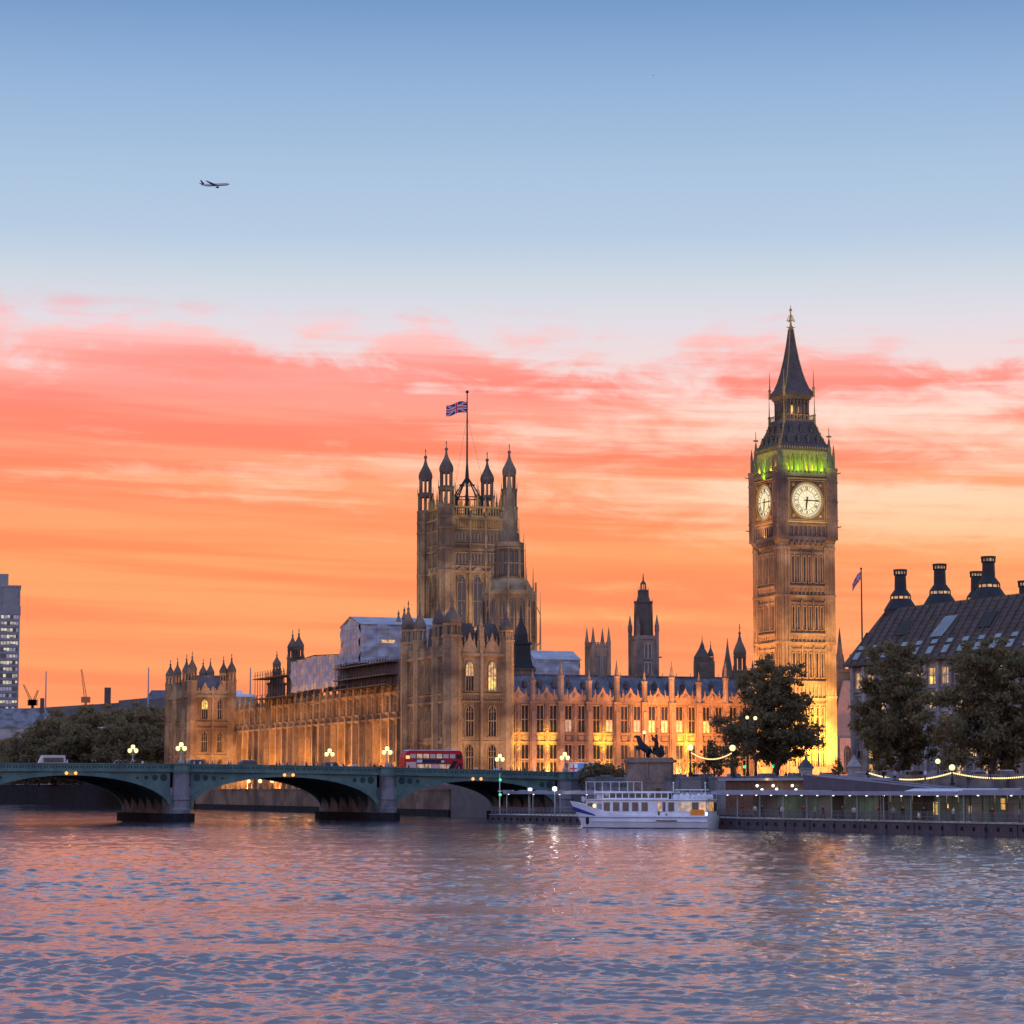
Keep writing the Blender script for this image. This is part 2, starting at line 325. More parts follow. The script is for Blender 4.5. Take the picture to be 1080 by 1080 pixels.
# ------------------------------------------------------------------ river
def water():
    rng = np.random.RandomState(3)
    ys = [12.0]
    while ys[-1] < 2600:
        y = ys[-1]; ys.append(y+(0.095+0.0024*max(0, y-54) if y > 50 else 0.6)+(0.02*(y-900) if y > 900 else 0))
    ys = np.array(ys)
    c = np.linspace(-1, 1, 740); side = np.array([1.12, 1.3, 1.6, 2.2, 3.2, 5.0, 9.0, 16.0, 30.0])
    a = np.concatenate([-side[::-1], c, side])
    X = a[None, :]*(0.25*ys[:, None]+9); Y = np.repeat(ys[:, None], len(a), 1)
    Z = np.zeros_like(X); dxs = (0.5*ys+18)/740
    gust = np.zeros_like(X)
    for i in range(9):
        L = rng.uniform(25, 90); t = rng.uniform(0, math.pi); k = 2*math.pi/L
        gust += np.sin(k*(math.cos(t)*X+math.sin(t)*Y)+rng.uniform(0, 6.3))
    lines = np.zeros_like(X)
    for i in range(10):
        ky = 2*math.pi/rng.uniform(7, 34)*(1+0.0); kx = 2*math.pi/rng.uniform(50, 160)*rng.choice((-1, 1))
        lines += np.sin(kx*X+ky*Y+rng.uniform(0, 6.3)+0.8*np.sin(X*0.05+i))
    gust = 1.0+0.14*gust/2.0+0.20*lines/2.2
    for i in range(150):
        L = 0.28*(2.0/0.28)**rng.uniform(0, 1) if i > 12 else rng.uniform(2.5, 6)
        t = R(75)+rng.normal(0, 0.8); k = 2*math.pi/L
        amp = 0.0035*L**1.0*rng.uniform(0.5, 1.4)
        w = np.clip((L/dxs-1.8)/2.2, 0, 1)*np.clip((L/np.gradient(ys)-1.6)/2.2, 0, 1)
        if not w.any(): continue
        ph = k*(math.cos(t)*X+math.sin(t)*Y)+rng.uniform(0, 6.3)+0.9*np.sin(X*0.11+i)+0.7*np.sin(Y*0.07+1.7*i)
        amp *= 0.45 if i <= 12 else 1.0
        s = np.sin(ph); Z += (amp*w)[:, None]*(s+0.35*(s*s-0.5))
    Z *= np.clip(gust, 0.35, 1.7)
    Z *= (np.abs(a) <= 1.0)[None, :]
    n, m = X.shape
    co = np.stack([X, Y, Z], -1).reshape(-1, 3)
    i = (np.arange(n-1)[:, None]*m+np.arange(m-1)[None, :]).reshape(-1)
    q = np.stack([i, i+1, i+m+1, i+m], -1)
    me = bpy.data.meshes.new('river_water'); me.vertices.add(len(co)); me.vertices.foreach_set('co', co.ravel().astype(np.float32))
    me.loops.add(q.size); me.loops.foreach_set('vertex_index', q.ravel().astype(np.int32))
    me.polygons.add(len(q)); me.polygons.foreach_set('loop_start', np.arange(0, q.size, 4, dtype=np.int32))
    me.update(calc_edges=True); me.polygons.foreach_set('use_smooth', [True]*len(q))
    w = bpy.data.materials.new('river'); w.use_nodes = True; t = w.node_tree; b = t.nodes['Principled BSDF']
    b.inputs['Base Color'].default_value = (0.050, 0.053, 0.078, 1); b.inputs['Roughness'].default_value = 0.035; b.inputs['IOR'].default_value = 3.0; b.inputs['Specular Tint'].default_value = (1.0, 0.82, 1.0, 1)
    co = t.nodes.new('ShaderNodeTexCoord'); mp = t.nodes.new('ShaderNodeMapping'); mp.inputs['Scale'].default_value = (0.7, 1.3, 1)
    t.links.new(co.outputs['Object'], mp.inputs[0])
    nz = t.nodes.new('ShaderNodeTexNoise'); nz.inputs['Scale'].default_value = 3.0; nz.inputs['Detail'].default_value = 5; nz.inputs['Roughness'].default_value = 0.6
    t.links.new(mp.outputs[0], nz.inputs['Vector'])
    bp = t.nodes.new('ShaderNodeBump'); bp.inputs['Strength'].default_value = 0.30; bp.inputs['Distance'].default_value = 0.10
    t.links.new(nz.outputs['Fac'], bp.inputs['Height']); t.links.new(bp.outputs[0], b.inputs['Normal'])
    me.materials.append(w); struct(link('river_water', me))
water()

# ------------------------------------------------------------------ land
edge = [(400, -396), quay(-190, 27), quay(160, 27), brg(73, 0), brg(73, 26.5), pal(-10, -30), pal(-10, -8), pal(0.6, -8), pal(0.6, 186),
        pal(-12.6, 186), pal(-12.6, 420), (-400, 1250), (-900, 1500), (-3000, 2500)]
m_ = MB(); top = edge+[(-3000, 12000), (9000, 12000), (9000, -396)]
m_.prism(top[::-1] if sum((b[0]-a[0])*(b[1]+a[1]) for a, b in zip(top, top[1:]+top[:1])) > 0 else top, -2, G)
struct(m_.build('ground', 'ground'))
m_ = MB()
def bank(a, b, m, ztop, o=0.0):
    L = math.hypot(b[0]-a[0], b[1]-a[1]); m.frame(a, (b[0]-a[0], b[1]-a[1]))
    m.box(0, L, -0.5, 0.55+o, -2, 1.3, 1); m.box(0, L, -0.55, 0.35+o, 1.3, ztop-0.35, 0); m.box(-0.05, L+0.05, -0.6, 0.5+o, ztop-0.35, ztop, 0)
bank(quay(160, 27), quay(-190, 27), m_, G+1.05)
bank(quay(160.5, 26.5), brg(73, -0.2), m_, G+1.05)
for i in range(0, 38):                                  # piers of the embankment parapet
    m_.frame(quay(158-i*9, 27), (math.sin(QTH), -math.cos(QTH))); m_.box(-0.7, 0.7, -0.62, 0.75, 1.5, G+1.45, 0)
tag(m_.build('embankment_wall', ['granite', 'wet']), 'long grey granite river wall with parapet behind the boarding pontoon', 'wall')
m_ = MB()
bank(pal(-12.6, 420), pal(-12.6, 186), m_, G+0.6); bank((-400, 1250), pal(-12.6, 420), m_, G+0.6); bank((-900, 1500), (-400, 1250), m_, G+0.6)
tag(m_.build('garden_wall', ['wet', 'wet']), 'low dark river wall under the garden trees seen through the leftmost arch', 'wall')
tz = MB(); tz.xbox(-10, 0.4, -8, 186.0, -2, 4.4); o = struct(tz.build('terrace', 'granite')); o.location = (PO[0], PO[1], 0); o.rotation_euler = (0, 0, TH)
m_ = MB(); bank(pal(-10, 186), pal(-10, -30), m_, 5.3)
tag(m_.build('terrace_wall', ['stone_dark', 'wet']), 'dark stained terrace wall rising from the water below the palace river front', 'wall')
# road along the embankment and across the bridge foot
m_ = MB(quay(160, 33), (math.sin(QTH), -math.cos(QTH))); m_.box(0, 330, -10, 0, G+0.0, G+0.008)
struct(m_.build('embankment_road', 'asphalt'))

# ------------------------------------------------------------------ bridge
def ztop(t): return 9.4-0.00016*(t+18)**2
def bridge():
    rt = thing('arch_bridge', 'green iron arch bridge on stone piers crossing the river below the palace', 'bridge', (BO[0], BO[1], 0), BTH)
    piers = [-73, -36.5, 0, 36, 69.2]
    N = 26
    par = MB(); cor = MB(); ring = MB()
    for t0, t1 in zip(piers, piers[1:]):
        a0, a1 = t0+1.7, t1-1.7; tm = (a0+a1)/2; h = (a1-a0)/2; zs = 1.9; zc = ztop(tm)-1.95
        def zi(t, d=0.0): return zs+(zc+d-zs)*math.sqrt(max(0, 1-((t-tm)/(h+d))**2)) if abs(t-tm) < h+d else zs
        ts = [tm-h*math.cos(math.pi*i/N) for i in range(N+1)]
        sp = MB(); rib = MB(); far = MB(); gs = [MB() for _ in range(5)]
        for p, q in zip(ts, ts[1:]):
            u0, u1 = min(zi(p)+0.3, ztop(p)-1.36), min(zi(q)+0.3, ztop(q)-1.36)
            sp.profile([(p, u0), (q, u1), (q, ztop(q)-1.34), (p, ztop(p)-1.34)], -0.5, 0.0)
            r0, r1 = zi(p, 0.75), zi(q, 0.75)
            rib.profile([(p, zi(p)), (q, zi(q)), (q, min(r1, ztop(q)-1.31)), (p, min(r0, ztop(p)-1.31))], -0.8, 0.28)
            for g, w in zip(gs, (4.4, 8.8, 13.2, 17.6, 22.0)):
                g.profile([(p, zi(p)), (q, zi(q)), (q, ztop(q)-1.6), (p, ztop(p)-1.6)], -w-0.25, -w+0.25)
            far.profile([(p, zi(p)), (q, zi(q)), (q, ztop(q)-1.31), (p, ztop(p)-1.31)], -26.6, -26.0)
        sp.build('spandrel', 'green', rt); rib.build('arch_rib', 'green', rt); far.build('spandrel', 'green', rt)
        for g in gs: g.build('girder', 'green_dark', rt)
        for e, sg in ((a0, 1), (a1, -1)):               # dark discs beside each pier, shade of spandrel openings put into colour
            for j in range(4):
                r = 0.62-0.13*j; c = e+sg*(1.1+1.45*j); zc_ = ztop(c)-2.25-0.02*j
                if zi(c, 0.75)+r < zc_:
                    g = MB(); g.profile([(c+r*math.cos(2*math.pi*i/10), zc_+r*math.sin(2*math.pi*i/10)) for i in range(10)], -0.2, 0.012); g.build('spandrel_shade_disc', 'green_dark', rt)
    n = 150; ts = [-75+148.0*i/n for i in range(n+1)]
    dk = MB(); rail = MB()
    for p, q in zip(ts, ts[1:]):
        zp, zq = ztop(p), ztop(q)
        for o0, o1 in ((-0.32, 0.05), (-26.45, -26.1)):
            par.profile([(p, zp-1.1), (q, zq-1.1), (q, zq-0.16), (p, zp-0.16)], o0, o1)
        cor.profile([(p, zp-1.34), (q, zq-1.34), (q, zq-1.08), (p, zp-1.08)], -0.55, 0.55)
        rail.profile([(p, zp-0.16), (q, zq-0.16), (q, zq), (p, zp)], -0.45, 0.2)
        rail.profile([(p, zp-0.16), (q, zq-0.16), (q, zq), (p, zp)], -26.6, -26.0)
        rail.box(p-0.09, p+0.09, 0.0, 0.13, zp-1.1, zp-0.15)
        for u in (0.3, 0.69): par.box(p+u-0.11, p+u+0.11, 0.0, 0.058, zp-0.78, zp-0.42, 1)  # dark blocks painted as the shade in the pierced parapet panels
        dk.profile([(p, zp-1.7), (q, zq-1.7), (q, zq-1.12), (p, zp-1.12)], -26.05, -0.5)
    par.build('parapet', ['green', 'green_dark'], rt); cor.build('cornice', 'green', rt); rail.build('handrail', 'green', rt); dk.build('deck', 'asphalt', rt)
    for t in piers:
        b = MB()
        b.prism([(t-2.7, 0.5), (t, -3.6), (t+2.7, 0.5), (t+2.7, 26.5), (t, 30), (t-2.7, 26.5)], -2, 1.35, 1)
        b.prism([(t-1.72, -0.2), (t+1.72, -0.2), (t+1.72, 26.6), (t-1.72, 26.6)], 1.35, 5.5, 0)
        for w, sg in ((-0.35, 1), (27.0, -1)):
            b.lathe(t, w, [(1.6, 1.3), (1.6, 2.0), (1.36, 2.3), (1.36, 3.4), (1.5, 3.5), (1.5, 3.8), (1.36, 3.9), (1.36, ztop(t)-1.5)], 8, 0)
            b.lathe(t, w, [(1.52, ztop(t)-1.5), (1.6, ztop(t)-1.1), (1.45, ztop(t)-1.05), (1.45, ztop(t)-0.2), (1.62, ztop(t)-0.15), (1.62, ztop(t)+0.08)], 8, 2)
        b.build('pier', ['granite', 'wet', 'green'], rt)
    ab = MB(); ab.xbox(71, 79, 0.2, 26.3, 0, ztop(72)-1.15); ab.xbox(70.7, 79.5, -0.3, 0.3, -2, ztop(75)-0.02); ab.build('abutment', 'granite', rt)
    for t in (-18.2, 18.5, 52.5):                        # amber lights under each crown
        for d in (-0.75, 0.75):
            l = MB(); l.ball((t+d, -0.38, ztop(t)-1.62), 0.27, 0); l.box(t+d-0.36, t+d+0.36, 0.0, 0.26, ztop(t)-1.95, ztop(t)-1.3, 1)
            l.build('channel_light', ['amber', 'iron'], rt)
    lamp('channel_glow', 'POINT', (-18.2, -0.9, ztop(0)-1.7), 14, (1, 0.4, 0.05), rt, radius=0.2)
    lamp('channel_glow', 'POINT', (18.5, -0.9, ztop(18)-1.7), 14, (1, 0.4, 0.05), rt, radius=0.2)
    return rt
BR = bridge()

def bridge_lamp():
    rt = thing('bridge_lamp', '', 'street lamp')
    p = MB(); p.lathe(0, 0, [(0.42, 0), (0.42, 0.5), (0.26, 0.6), (0.2, 0.9), (0.1, 1.0), (0.08, 2.45), (0.13, 2.5), (0.05, 2.75)], 8)
    for s in (-1, 1):
        p.tube((0, 0, 1.75), (0.45*s, 0, 1.8), 0.045); p.tube((0.45*s, 0, 1.8), (0.56*s, 0, 2.1), 0.045)
    p.build('lamp_post', 'stone_pale', rt)
    for c in ((-0.56, 0, 2.42), (0.56, 0, 2.42), (0, 0, 3.05)):
        g = MB(); g.ball(c, 0.37, 0, 8, 1.12); g.lathe(c[0], c[1], [(0.2, c[2]+0.36), (0.03, c[2]+0.62)], 6, 1); g.build('globe', ['globe', 'iron'], rt)
    return rt
BL = bridge_lamp()
ls = [(0, -0.3, 'three-globe bridge lamp on the near parapet above the left stone pier'),
      (0, 26.6, 'three-globe bridge lamp on the far parapet in front of the dark garden trees'),
      (36, -0.3, 'three-globe bridge lamp on the near parapet just left of the red bus'),
      (36, 26.6, 'three-globe bridge lamp on the far parapet against the glowing middle of the river front'),
      (69.2, -0.3, 'three-globe bridge lamp on the near parapet beside the souvenir stall'),
      (69.2, 26.6, 'three-globe bridge lamp on the far parapet between bus and souvenir stall')]
for i, (t, w, lab) in enumerate(ls):
    o = BL if i == 0 else copy_tree(BL); x, y = brg(t, w)
    o.location = (x, y, ztop(t)+0.05); o.rotation_euler = (0, 0, BTH); tag(o, lab, 'street lamp', 'three-globe lamps on the bridge')
# ------------------------------------------------------------------ gothic pieces
WM = {}
def win_mesh(w, h, lights=2, tr=0.5, arch=True, frame='stone'):
    key = (w, h, lights, tr, arch, frame)
    if key in WM: return WM[key]
    m = MB(); hs = h-(0.75*w if arch else 0); zt = h*tr
    head = [(w/2, hs)]
    if arch:
        for i in range(1, 6): t = i/6; head.append((w/2*(1-t**1.6), hs+(h-hs)*(1-(1-t)**1.7)))
        head.append((0, h)); head += [(-a, z) for a, z in head[-2:0:-1]]
    else: head += [(w/2, h), (-w/2, h)]
    head.append((-w/2, hs))
    m.profile([(-w/2, 0), (w/2, 0), (w/2, zt), (-w/2, zt)], -0.06, 0.04, 2)
    m.profile([(-w/2, zt), (w/2, zt)]+head, -0.06, 0.04, 1)
    j = 0.16
    m.box(-w/2-j, -w/2, -0.1, 0.26, -0.1, hs); m.box(w/2, w/2+j, -0.1, 0.26, -0.1, hs); m.box(-w/2-j-0.1, w/2+j+0.1, -0.1, 0.34, -0.3, -0.102)
    if arch:
        half = [p for p in head if p[0] >= -1e-6]
        for p, q in zip(half, half[1:]):
            for sg in (1, -1):
                pts = [(sg*p[0], p[1]), (sg*(p[0]+j), p[1]+0.05), (sg*(q[0]+j*0.8), q[1]+0.12), (sg*q[0], q[1])]
                m.profile(pts if sg > 0 else pts[::-1], -0.1, 0.262)
    else: m.box(-w/2-j, w/2+j, -0.1, 0.28, h, h+0.18)
    for i in range(1, lights): a = -w/2+w*i/lights; m.box(a-0.06, a+0.06, -0.02, 0.16, 0, h-(0.12*w if arch else 0))
    if tr: m.box(-w/2, w/2, -0.02, 0.14, zt-0.08, zt+0.08)
    m.box(-w/2, w/2, -0.02, 0.12, hs-0.06, hs+0.04)
    WM[key] = m.mesh('window', [frame, 'glass', 'glass']); return WM[key]
def put_win(me, parent, m, a, o, z, up=None, low=None):
    w = link('window', me, parent, m.pt(a, -o, z), math.atan2(m.d[1], m.d[0]))
    for i, x in ((1, up), (2, low)):
        if x: w.material_slots[i].link = 'OBJECT'; w.material_slots[i].material = M[x]
    return w
def turret(parent, x, y, r, z0, zs, zt, mats=('stone', 'stone_dark'), op=True, name='turret', fin=True, n=8):
    """octagonal turret: shaft z0..zs, lantern stage and ogee cap up to zt"""
    m = MB(); H = zt-zs; zl = zs+(0.34*H if op else 0.08*H)
    pr = [(r, z0), (r, zs-0.25*r)]
    m.lathe(x, y, pr+[(r*1.16, zs-0.12*r), (r*1.16, zs+0.1*r), (r*0.9, zs+0.12*r)], n)
    zz = z0+4
    while zz < zs-2: m.lathe(x, y, [(r*1.09, zz), (r*1.09, zz+0.3)], n); zz += 5.2
    for i in range(n):                                   # angle shafts
        t = math.pi/n+2*math.pi*i/n; cx, cy = x+r*math.cos(t), y+r*math.sin(t)
        m.tube((cx, cy, z0), (cx, cy, zs+0.12*H), 0.09*r, 0.05*r, 4)
    if op:
        for i in range(n):
            t = math.pi/n+2*math.pi*i/n; cx, cy = x+0.82*r*math.cos(t), y+0.82*r*math.sin(t)
            m.tube((cx, cy, zs), (cx, cy, zl), 0.13*r, None, 4)
        m.lathe(x, y, [(0.3*r, zs), (0.3*r, zl)], 6)
        m.lathe(x, y, [(0.98*r, zl-0.3*r), (1.0*r, zl), (0.5*r, zl+0.02)], n)
    m.build(name, mats[0], parent)
    c = MB(); h = zt-zl
    c.lathe(x, y, [(0.92*r, zl), (1.02*r, zl+0.10*h), (0.95*r, zl+0.2*h), (0.68*r, zl+0.36*h), (0.36*r, zl+0.52*h), (0.2*r, zl+0.66*h), (0.12*r, zl+0.78*h), (0.05*r+0.02, zl+0.9*h)], n)
    if fin:
        c.ball((x, y, zl+0.8*h), 0.22*r, 0, 6); c.tube((x, y, zl+0.85*h), (x, y, zt+0.12*h), 0.05*r+0.02); c.ball((x, y, zt), 0.13*r, 0, 5)
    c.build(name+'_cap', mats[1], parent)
def pinn(m, x, y, r, z0, z1, mi=0):
    """square pinnacle in the mesh's own plan coordinates"""
    h = z1-z0; m.square(x, y, [(r, z0), (r, z0+0.42*h), (r*1.2, z0+0.44*h), (r*1.2, z0+0.47*h), (r*0.75, z0+0.5*h), (r*0.16, z0+0.92*h), (0.03, z1)], mi)
def merlons(m, a0, a1, o0, o1, z, h, step, mi=0):
    n = max(1, int((a1-a0)/step)); s = (a1-a0)/n
    for i in range(n): m.box(a0+i*s+0.22*s, a0+i*s+0.78*s, o0, o1, z, z+h, mi)
def ribs(m, a0, a1, z0, z1, step, o0=-0.05, o1=0.16, w=0.1, mi=0):
    n = max(1, int(round((a1-a0)/step)))
    for i in range(n+1): a = a0+(a1-a0)*i/n; m.box(a-w/2, a+w/2, o0, o1, z0, z1, mi)
def string(m, a0, a1, z, h=0.35, o=0.4, mi=0):
    m.box(a0, a1, -0.3, o, z, z+h, mi); m.box(a0, a1, -0.3, o*0.55, z-0.22, z-0.003, mi)
def pthing(name, label, cat, x=0, y=0, rz=None, group=None):
    p = pal(x, y); return thing(name, label, cat, (p[0], p[1], 0), TH if rz is None else rz, group)

# ------------------------------------------------------------------ palace: north range (floodlit front with slate roof)
def north_range():
    rt = pthing('palace_range', 'floodlit orange palace front with two-light windows and blue slate roof between pavilion and plane tree', 'palace wing')
    x0, x1, yf = 13.0, 86.0, 0.9
    w = MB(); w.xbox(x0, x1, yf, 17, G-1, 23.2); w.build('wall', 'stone_red', rt)
    rf = MB(); L = x1-x0
    rf.add([(x0, yf+0.8, 23.3), (x1, yf+0.8, 23.3), (x1, 8.6, 29.25), (x0, 8.6, 29.25), (x0, 16.5, 23.3), (x1, 16.5, 23.3)],
           [(0, 1, 2, 3), (3, 2, 5, 4), (0, 3, 4), (1, 5, 2)], 0)
    rf.xbox(x0, x1, 8.45, 8.75, 29.2, 29.55, 1)
    k = x0
    while k < x1:
        rf.tube((k, yf+0.85, 23.4), (k, 8.6, 29.3), 0.05, None, 4, 0); k += 0.9
    k = x0+2.0
    while k < x1:                                        # roof ventilators and crest
        rf.square(k, 5.4, [(0.4, 26.5), (0.4, 27.5), (0.5, 27.55), (0.03, 28.5)], 1); rf.tube((k, 8.6, 29.5), (k, 8.6, 30.2), 0.06, None, 4, 1); k += 3.3
    rf.build('roof', ['slate', 'lead'], rt)
    t = MB((0, yf), (1, 0)); but = MB((0, yf), (1, 0)); par = MB((0, yf), (1, 0))
    t0 = x0
    for z in (14.9, 16.75, 23.2): string(t, x0, x1, z, 0.3, 0.42)
    for z in (8.0, 11.4): string(t, x0, x1, z, 0.16, 0.2)
    par.box(x0, x1, -0.35, 0.28, 23.5, 24.5); merlons(par, x0, x1, -0.3, 0.24, 24.5, 0.45, 1.1)
    b0 = 12.0; B = 6.33; n = 12
    WU = win_mesh(1.45, 5.5, 2, 0.46, False, 'stone_red'); WL = win_mesh(1.5, 6.2, 2, 0.42, False, 'stone_red')
    litlow = {(3, 1): 'lit', (5, 0): 'lit2', (5, 1): 'lit2', (6, 0): 'lit_dim', (7, 0): 'lit2', (2, 0): 'lit_dim', (4, 1): 'lit_dim'}
    for i in range(n):
        c = b0+B*i
        if i > 0:
            but.box(c-0.72, c+0.72, -0.2, 0.75, G-0.5, 23.4); but.box(c-0.45, c+0.45, 0.7, 1.05, G-0.5, 21.5)
            but.box(c-0.85, c+0.85, -0.2, 0.9, 14.9, 15.2); but.box(c-0.85, c+0.85, -0.2, 0.9, 23.1, 23.55)
            ribs(but, c-0.6, c+0.6, 16, 23, 0.4, 0.7, 0.82, 0.07)
            tall = i % 2 == 0
            pn_ = MB((0, yf), (1, 0)); pn_.lathe(c, -0.2, [(0.62, 23.4), (0.62, 28.6 if tall else 27.6), (0.76, 28.7 if tall else 27.7), (0.76, 29.0 if tall else 28.0), (0.5, 29.1 if tall else 28.1), (0.14, 31.2 if tall else 29.4), (0.04, 32.4 if tall else 30.2)], 8)
            pn_.ball((c, -0.2, 31.3 if tall else 29.5), 0.2, 0, 5); pn_.build('pinnacle', 'stone_mid', rt)
        m0 = c+B/2
        if m0 > x1-2: break
        for s in (-1, 1):
            a = m0+s*1.47; key = (i, (s+1)//2)
            put_win(WU, rt, t, a, 0.0, 17.2, None, litlow.get(key))
            put_win(WL, rt, t, a, 0.0, 8.3, None, None)
        # niche pier with statues between the windows, blind tracery band, gablet over the bay
        t.box(m0-0.42, m0+0.42, -0.1, 0.34, G, 23.2)
        for z in (9.2, 11.8, 15.4, 18.0, 20.6): t.lathe(m0, -0.42, [(0.2, z), (0.26, z+0.5), (0.16, z+1.1), (0.12, z+1.45), (0.03, z+1.6)], 6); t.box(m0-0.36, m0+0.36, 0.3, 0.62, z-0.3, z-0.02); t.profile([(m0-0.4, z+1.75), (m0+0.4, z+1.75), (m0, z+2.3)], 0.3, 0.6)
        for a0, a1 in ((c+0.8, m0-1.47-0.95), (m0+1.47+0.95, c+B-0.8)): ribs(t, a0, a1, 8.3, 14.8, 0.3); ribs(t, a0, a1, 17.1, 23.1, 0.3)
        ribs(t, c+0.8, c+B-0.8, 15.25, 16.5, 0.34, -0.05, 0.14, 0.12); ribs(t, c+0.8, c+B-0.8, 22.75, 23.0, 0.34)
        for s in (-1, 1): t.box(m0+s*1.47-0.6, m0+s*1.47+0.6, -0.05, 0.22, 15.4, 16.4)
        par.profile([(m0-1.5, 23.5), (m0+1.5, 23.5), (m0+1.3, 24.9), (m0+0.55, 25.5), (m0, 26.7), (m0-0.55, 25.5), (m0-1.3, 24.9)], -0.2, 0.36)
        par.lathe(m0, -0.36, [(0.45, 24.3), (0.5, 24.7), (0.3, 25.2)], 8)
        for s in (-1, 1): pinn(par, m0+s*1.7, -0.1, 0.18, 24.4, 26.3)
    t.build('tracery', 'stone_red', rt); but.build('buttress', 'stone_red', rt); par.build('parapet', 'stone_red', rt)
    FLO = (1.0, 0.50, 0.13); YEL = (1.0, 0.62, 0.04)
    for k in range(6): lamp('floodlight', 'AREA', (x0+6+12*k, yf-2.6, 6.6), 600, FLO, rt, target=(x0+6+12*k, yf+0.2, 13.5), size=(11.0, 0.4))
    for i, e in ((0, 0.5), (1, 1.0), (3, 1.15), (4, 0.2), (6, 1.1), (8, 0.9)):
        a = b0+B*(i+0.5)
        lamp('floodlight', 'SPOT', (a, yf-9.5, 8.6), 25000*e, YEL, rt, target=(a, yf+0.15, 16.0), angle=27, blend=1.0, radius=0.2)
        if i in (0, 1, 3, 6): lamp('floodlight', 'SPOT', (a, yf-3.0, 6.4), 5200*e, (1.0, 0.58, 0.05), rt, target=(a, yf+0.15, 10.5), angle=64, blend=1.0, radius=0.3)
    lamp('floodlight', 'AREA', (38, yf-13.0, 6.6), 3400, (1.0, 0.42, 0.20), rt, target=(42, yf, 14), size=(50, 0.6))
    return rt
north_range()

# ------------------------------------------------------------------ palace: river pavilions
def face_storeys(rt, m, a0, a1, wins, zs, bands, wz, lit, width=1.65):
    for z, h, o in bands: string(m, a0, a1, z, h, o)
    for j, (z, h) in enumerate(wz):
        me = win_mesh(width, h, 3, 0.5, True)
        for i, a in enumerate(wins):
            u, l = lit.get((j, i), (None, None)); put_win(me, rt, m, a, 0.02, z, u, l)
    prev = a0
    for a in list(wins)+[None]:
        e = a1 if a is None else a-width/2-0.35
        if e-prev > 0.5:
            for z0, z1 in zs: ribs(m, prev+0.15, e-0.1, z0, z1, 0.42, -0.05, 0.17, 0.12)
        prev = e if a is None else a+width/2+0.35
def pavilion_north():
    rt = pthing('palace_pavilion', 'turreted palace corner block with two amber lit windows in front of the square tower', 'palace pavilion')
    w, d, ZT = 13.1, 30.7, 33.0
    b = MB(); b.xbox(0, w, 0, d, G-2, ZT); b.xbox(w-0.5, w+1.2, 2.0, d-0.2, G, 31.5); b.build('wall', 'stone', rt)
    zs = [(9, 14.5), (15.9, 22.9), (25.1, 32.2)]; bands = [(14.8, 0.35, 0.35), (23.1, 0.35, 0.5), (24.7, 0.3, 0.4), (32.7, 0.5, 0.6)]
    wz = [(9.3, 5.0), (16.2, 6.2), (25.6, 5.9)]
    n = MB((0, 0), (1, 0)); face_storeys(rt, n, 2.3, w-1.6, [4.15, 9.1], zs, bands, wz, {(2, 0): ('lit', None), (2, 1): ('lit', 'lit2')})
    ribs(n, 2.4, w-1.7, 23.5, 24.6, 0.5, -0.05, 0.22, 0.2); n.box(6.25, 7.0, -0.1, 0.55, G, 36.3); n.box(6.4, 6.85, 0.5, 0.8, G, 33)
    n.build('tracery', 'stone', rt)
    r = MB((0, d), (0, -1)); face_storeys(rt, r, 1.5, d-2.4, [4.6, 12.0, 15.4, 18.8, 26.0], zs, bands, wz, {(1, 1): (None, None)}, 1.5)
    ribs(r, 2, d-2.4, 23.5, 24.6, 0.5, -0.05, 0.22, 0.2)
    for a in (8.6, 10.2, 20.6, 22.3): r.box(a-0.4, a+0.4, -0.1, 0.7, G-1, 35.2)
    r.build('tracery', 'stone', rt)
    p = MB()
    for fr, L in ((((0, 0), (1, 0)), w), (((0, d), (0, -1)), d), (((w, 0), (0, 1)), d)):
        p.frame(*fr); p.box(0, L, -0.45, 0.2, 33.2, 34.4); merlons(p, 0, L, -0.4, 0.16, 34.4, 0.7, 0.9)
    p.frame()
    for x in (4.15, 9.1):
        p.frame((0, 0), (1, 0)); p.profile([(x-1.7, 33.2), (x+1.7, 33.2), (x+1.2, 35.2), (x+0.5, 35.9), (x, 37.6), (x-0.5, 35.9), (x-1.2, 35.2)], -0.3, 0.3)
        for s in (-1, 1): pinn(p, x+s*1.85, 0, 0.22, 34, 37.6); pinn(p, x+s*1.0, 0, 0.16, 35.2, 37.0)
    p.frame(); pinn(p, 6.6, -0.1, 0.5, 36, 41.5)
    p.build('parapet', 'stone', rt)
    for xa, xb in ((2.2, 6.2), (7.1, 11.4)):
        f = MB(); pts = lambda e: [(xa+e, 1.2+e), (xb-e, 1.2+e), (xb-e, 6.5-e), (xa+e, 6.5-e)]
        f.prism(pts(0), 33, 37.6, 0, pts(0.25)); f.prism(pts(0.25), 37.6, 39.6, 0, pts(0.9)); f.build('roof', 'slate_dark', rt)
    f = MB(); q = lambda e: [(1.2+e, 11+e), (6-e, 11+e), (6-e, 20-e), (1.2+e, 20-e)]; f.prism(q(0), 33, 39.4, 0, q(0.6)); f.build('roof', 'slate_dark', rt)
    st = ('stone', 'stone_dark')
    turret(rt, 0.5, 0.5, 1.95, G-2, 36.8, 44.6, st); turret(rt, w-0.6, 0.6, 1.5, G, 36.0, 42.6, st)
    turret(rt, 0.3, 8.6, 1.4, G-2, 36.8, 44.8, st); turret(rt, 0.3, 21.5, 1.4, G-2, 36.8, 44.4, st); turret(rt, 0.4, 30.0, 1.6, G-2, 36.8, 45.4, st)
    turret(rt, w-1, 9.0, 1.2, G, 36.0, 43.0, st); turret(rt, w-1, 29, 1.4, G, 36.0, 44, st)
    lamp('floodlight', 'AREA', (6, -17, 7), 2700, (1, 0.52, 0.22), rt, target=(6, 0, 24), size=(10, 1))
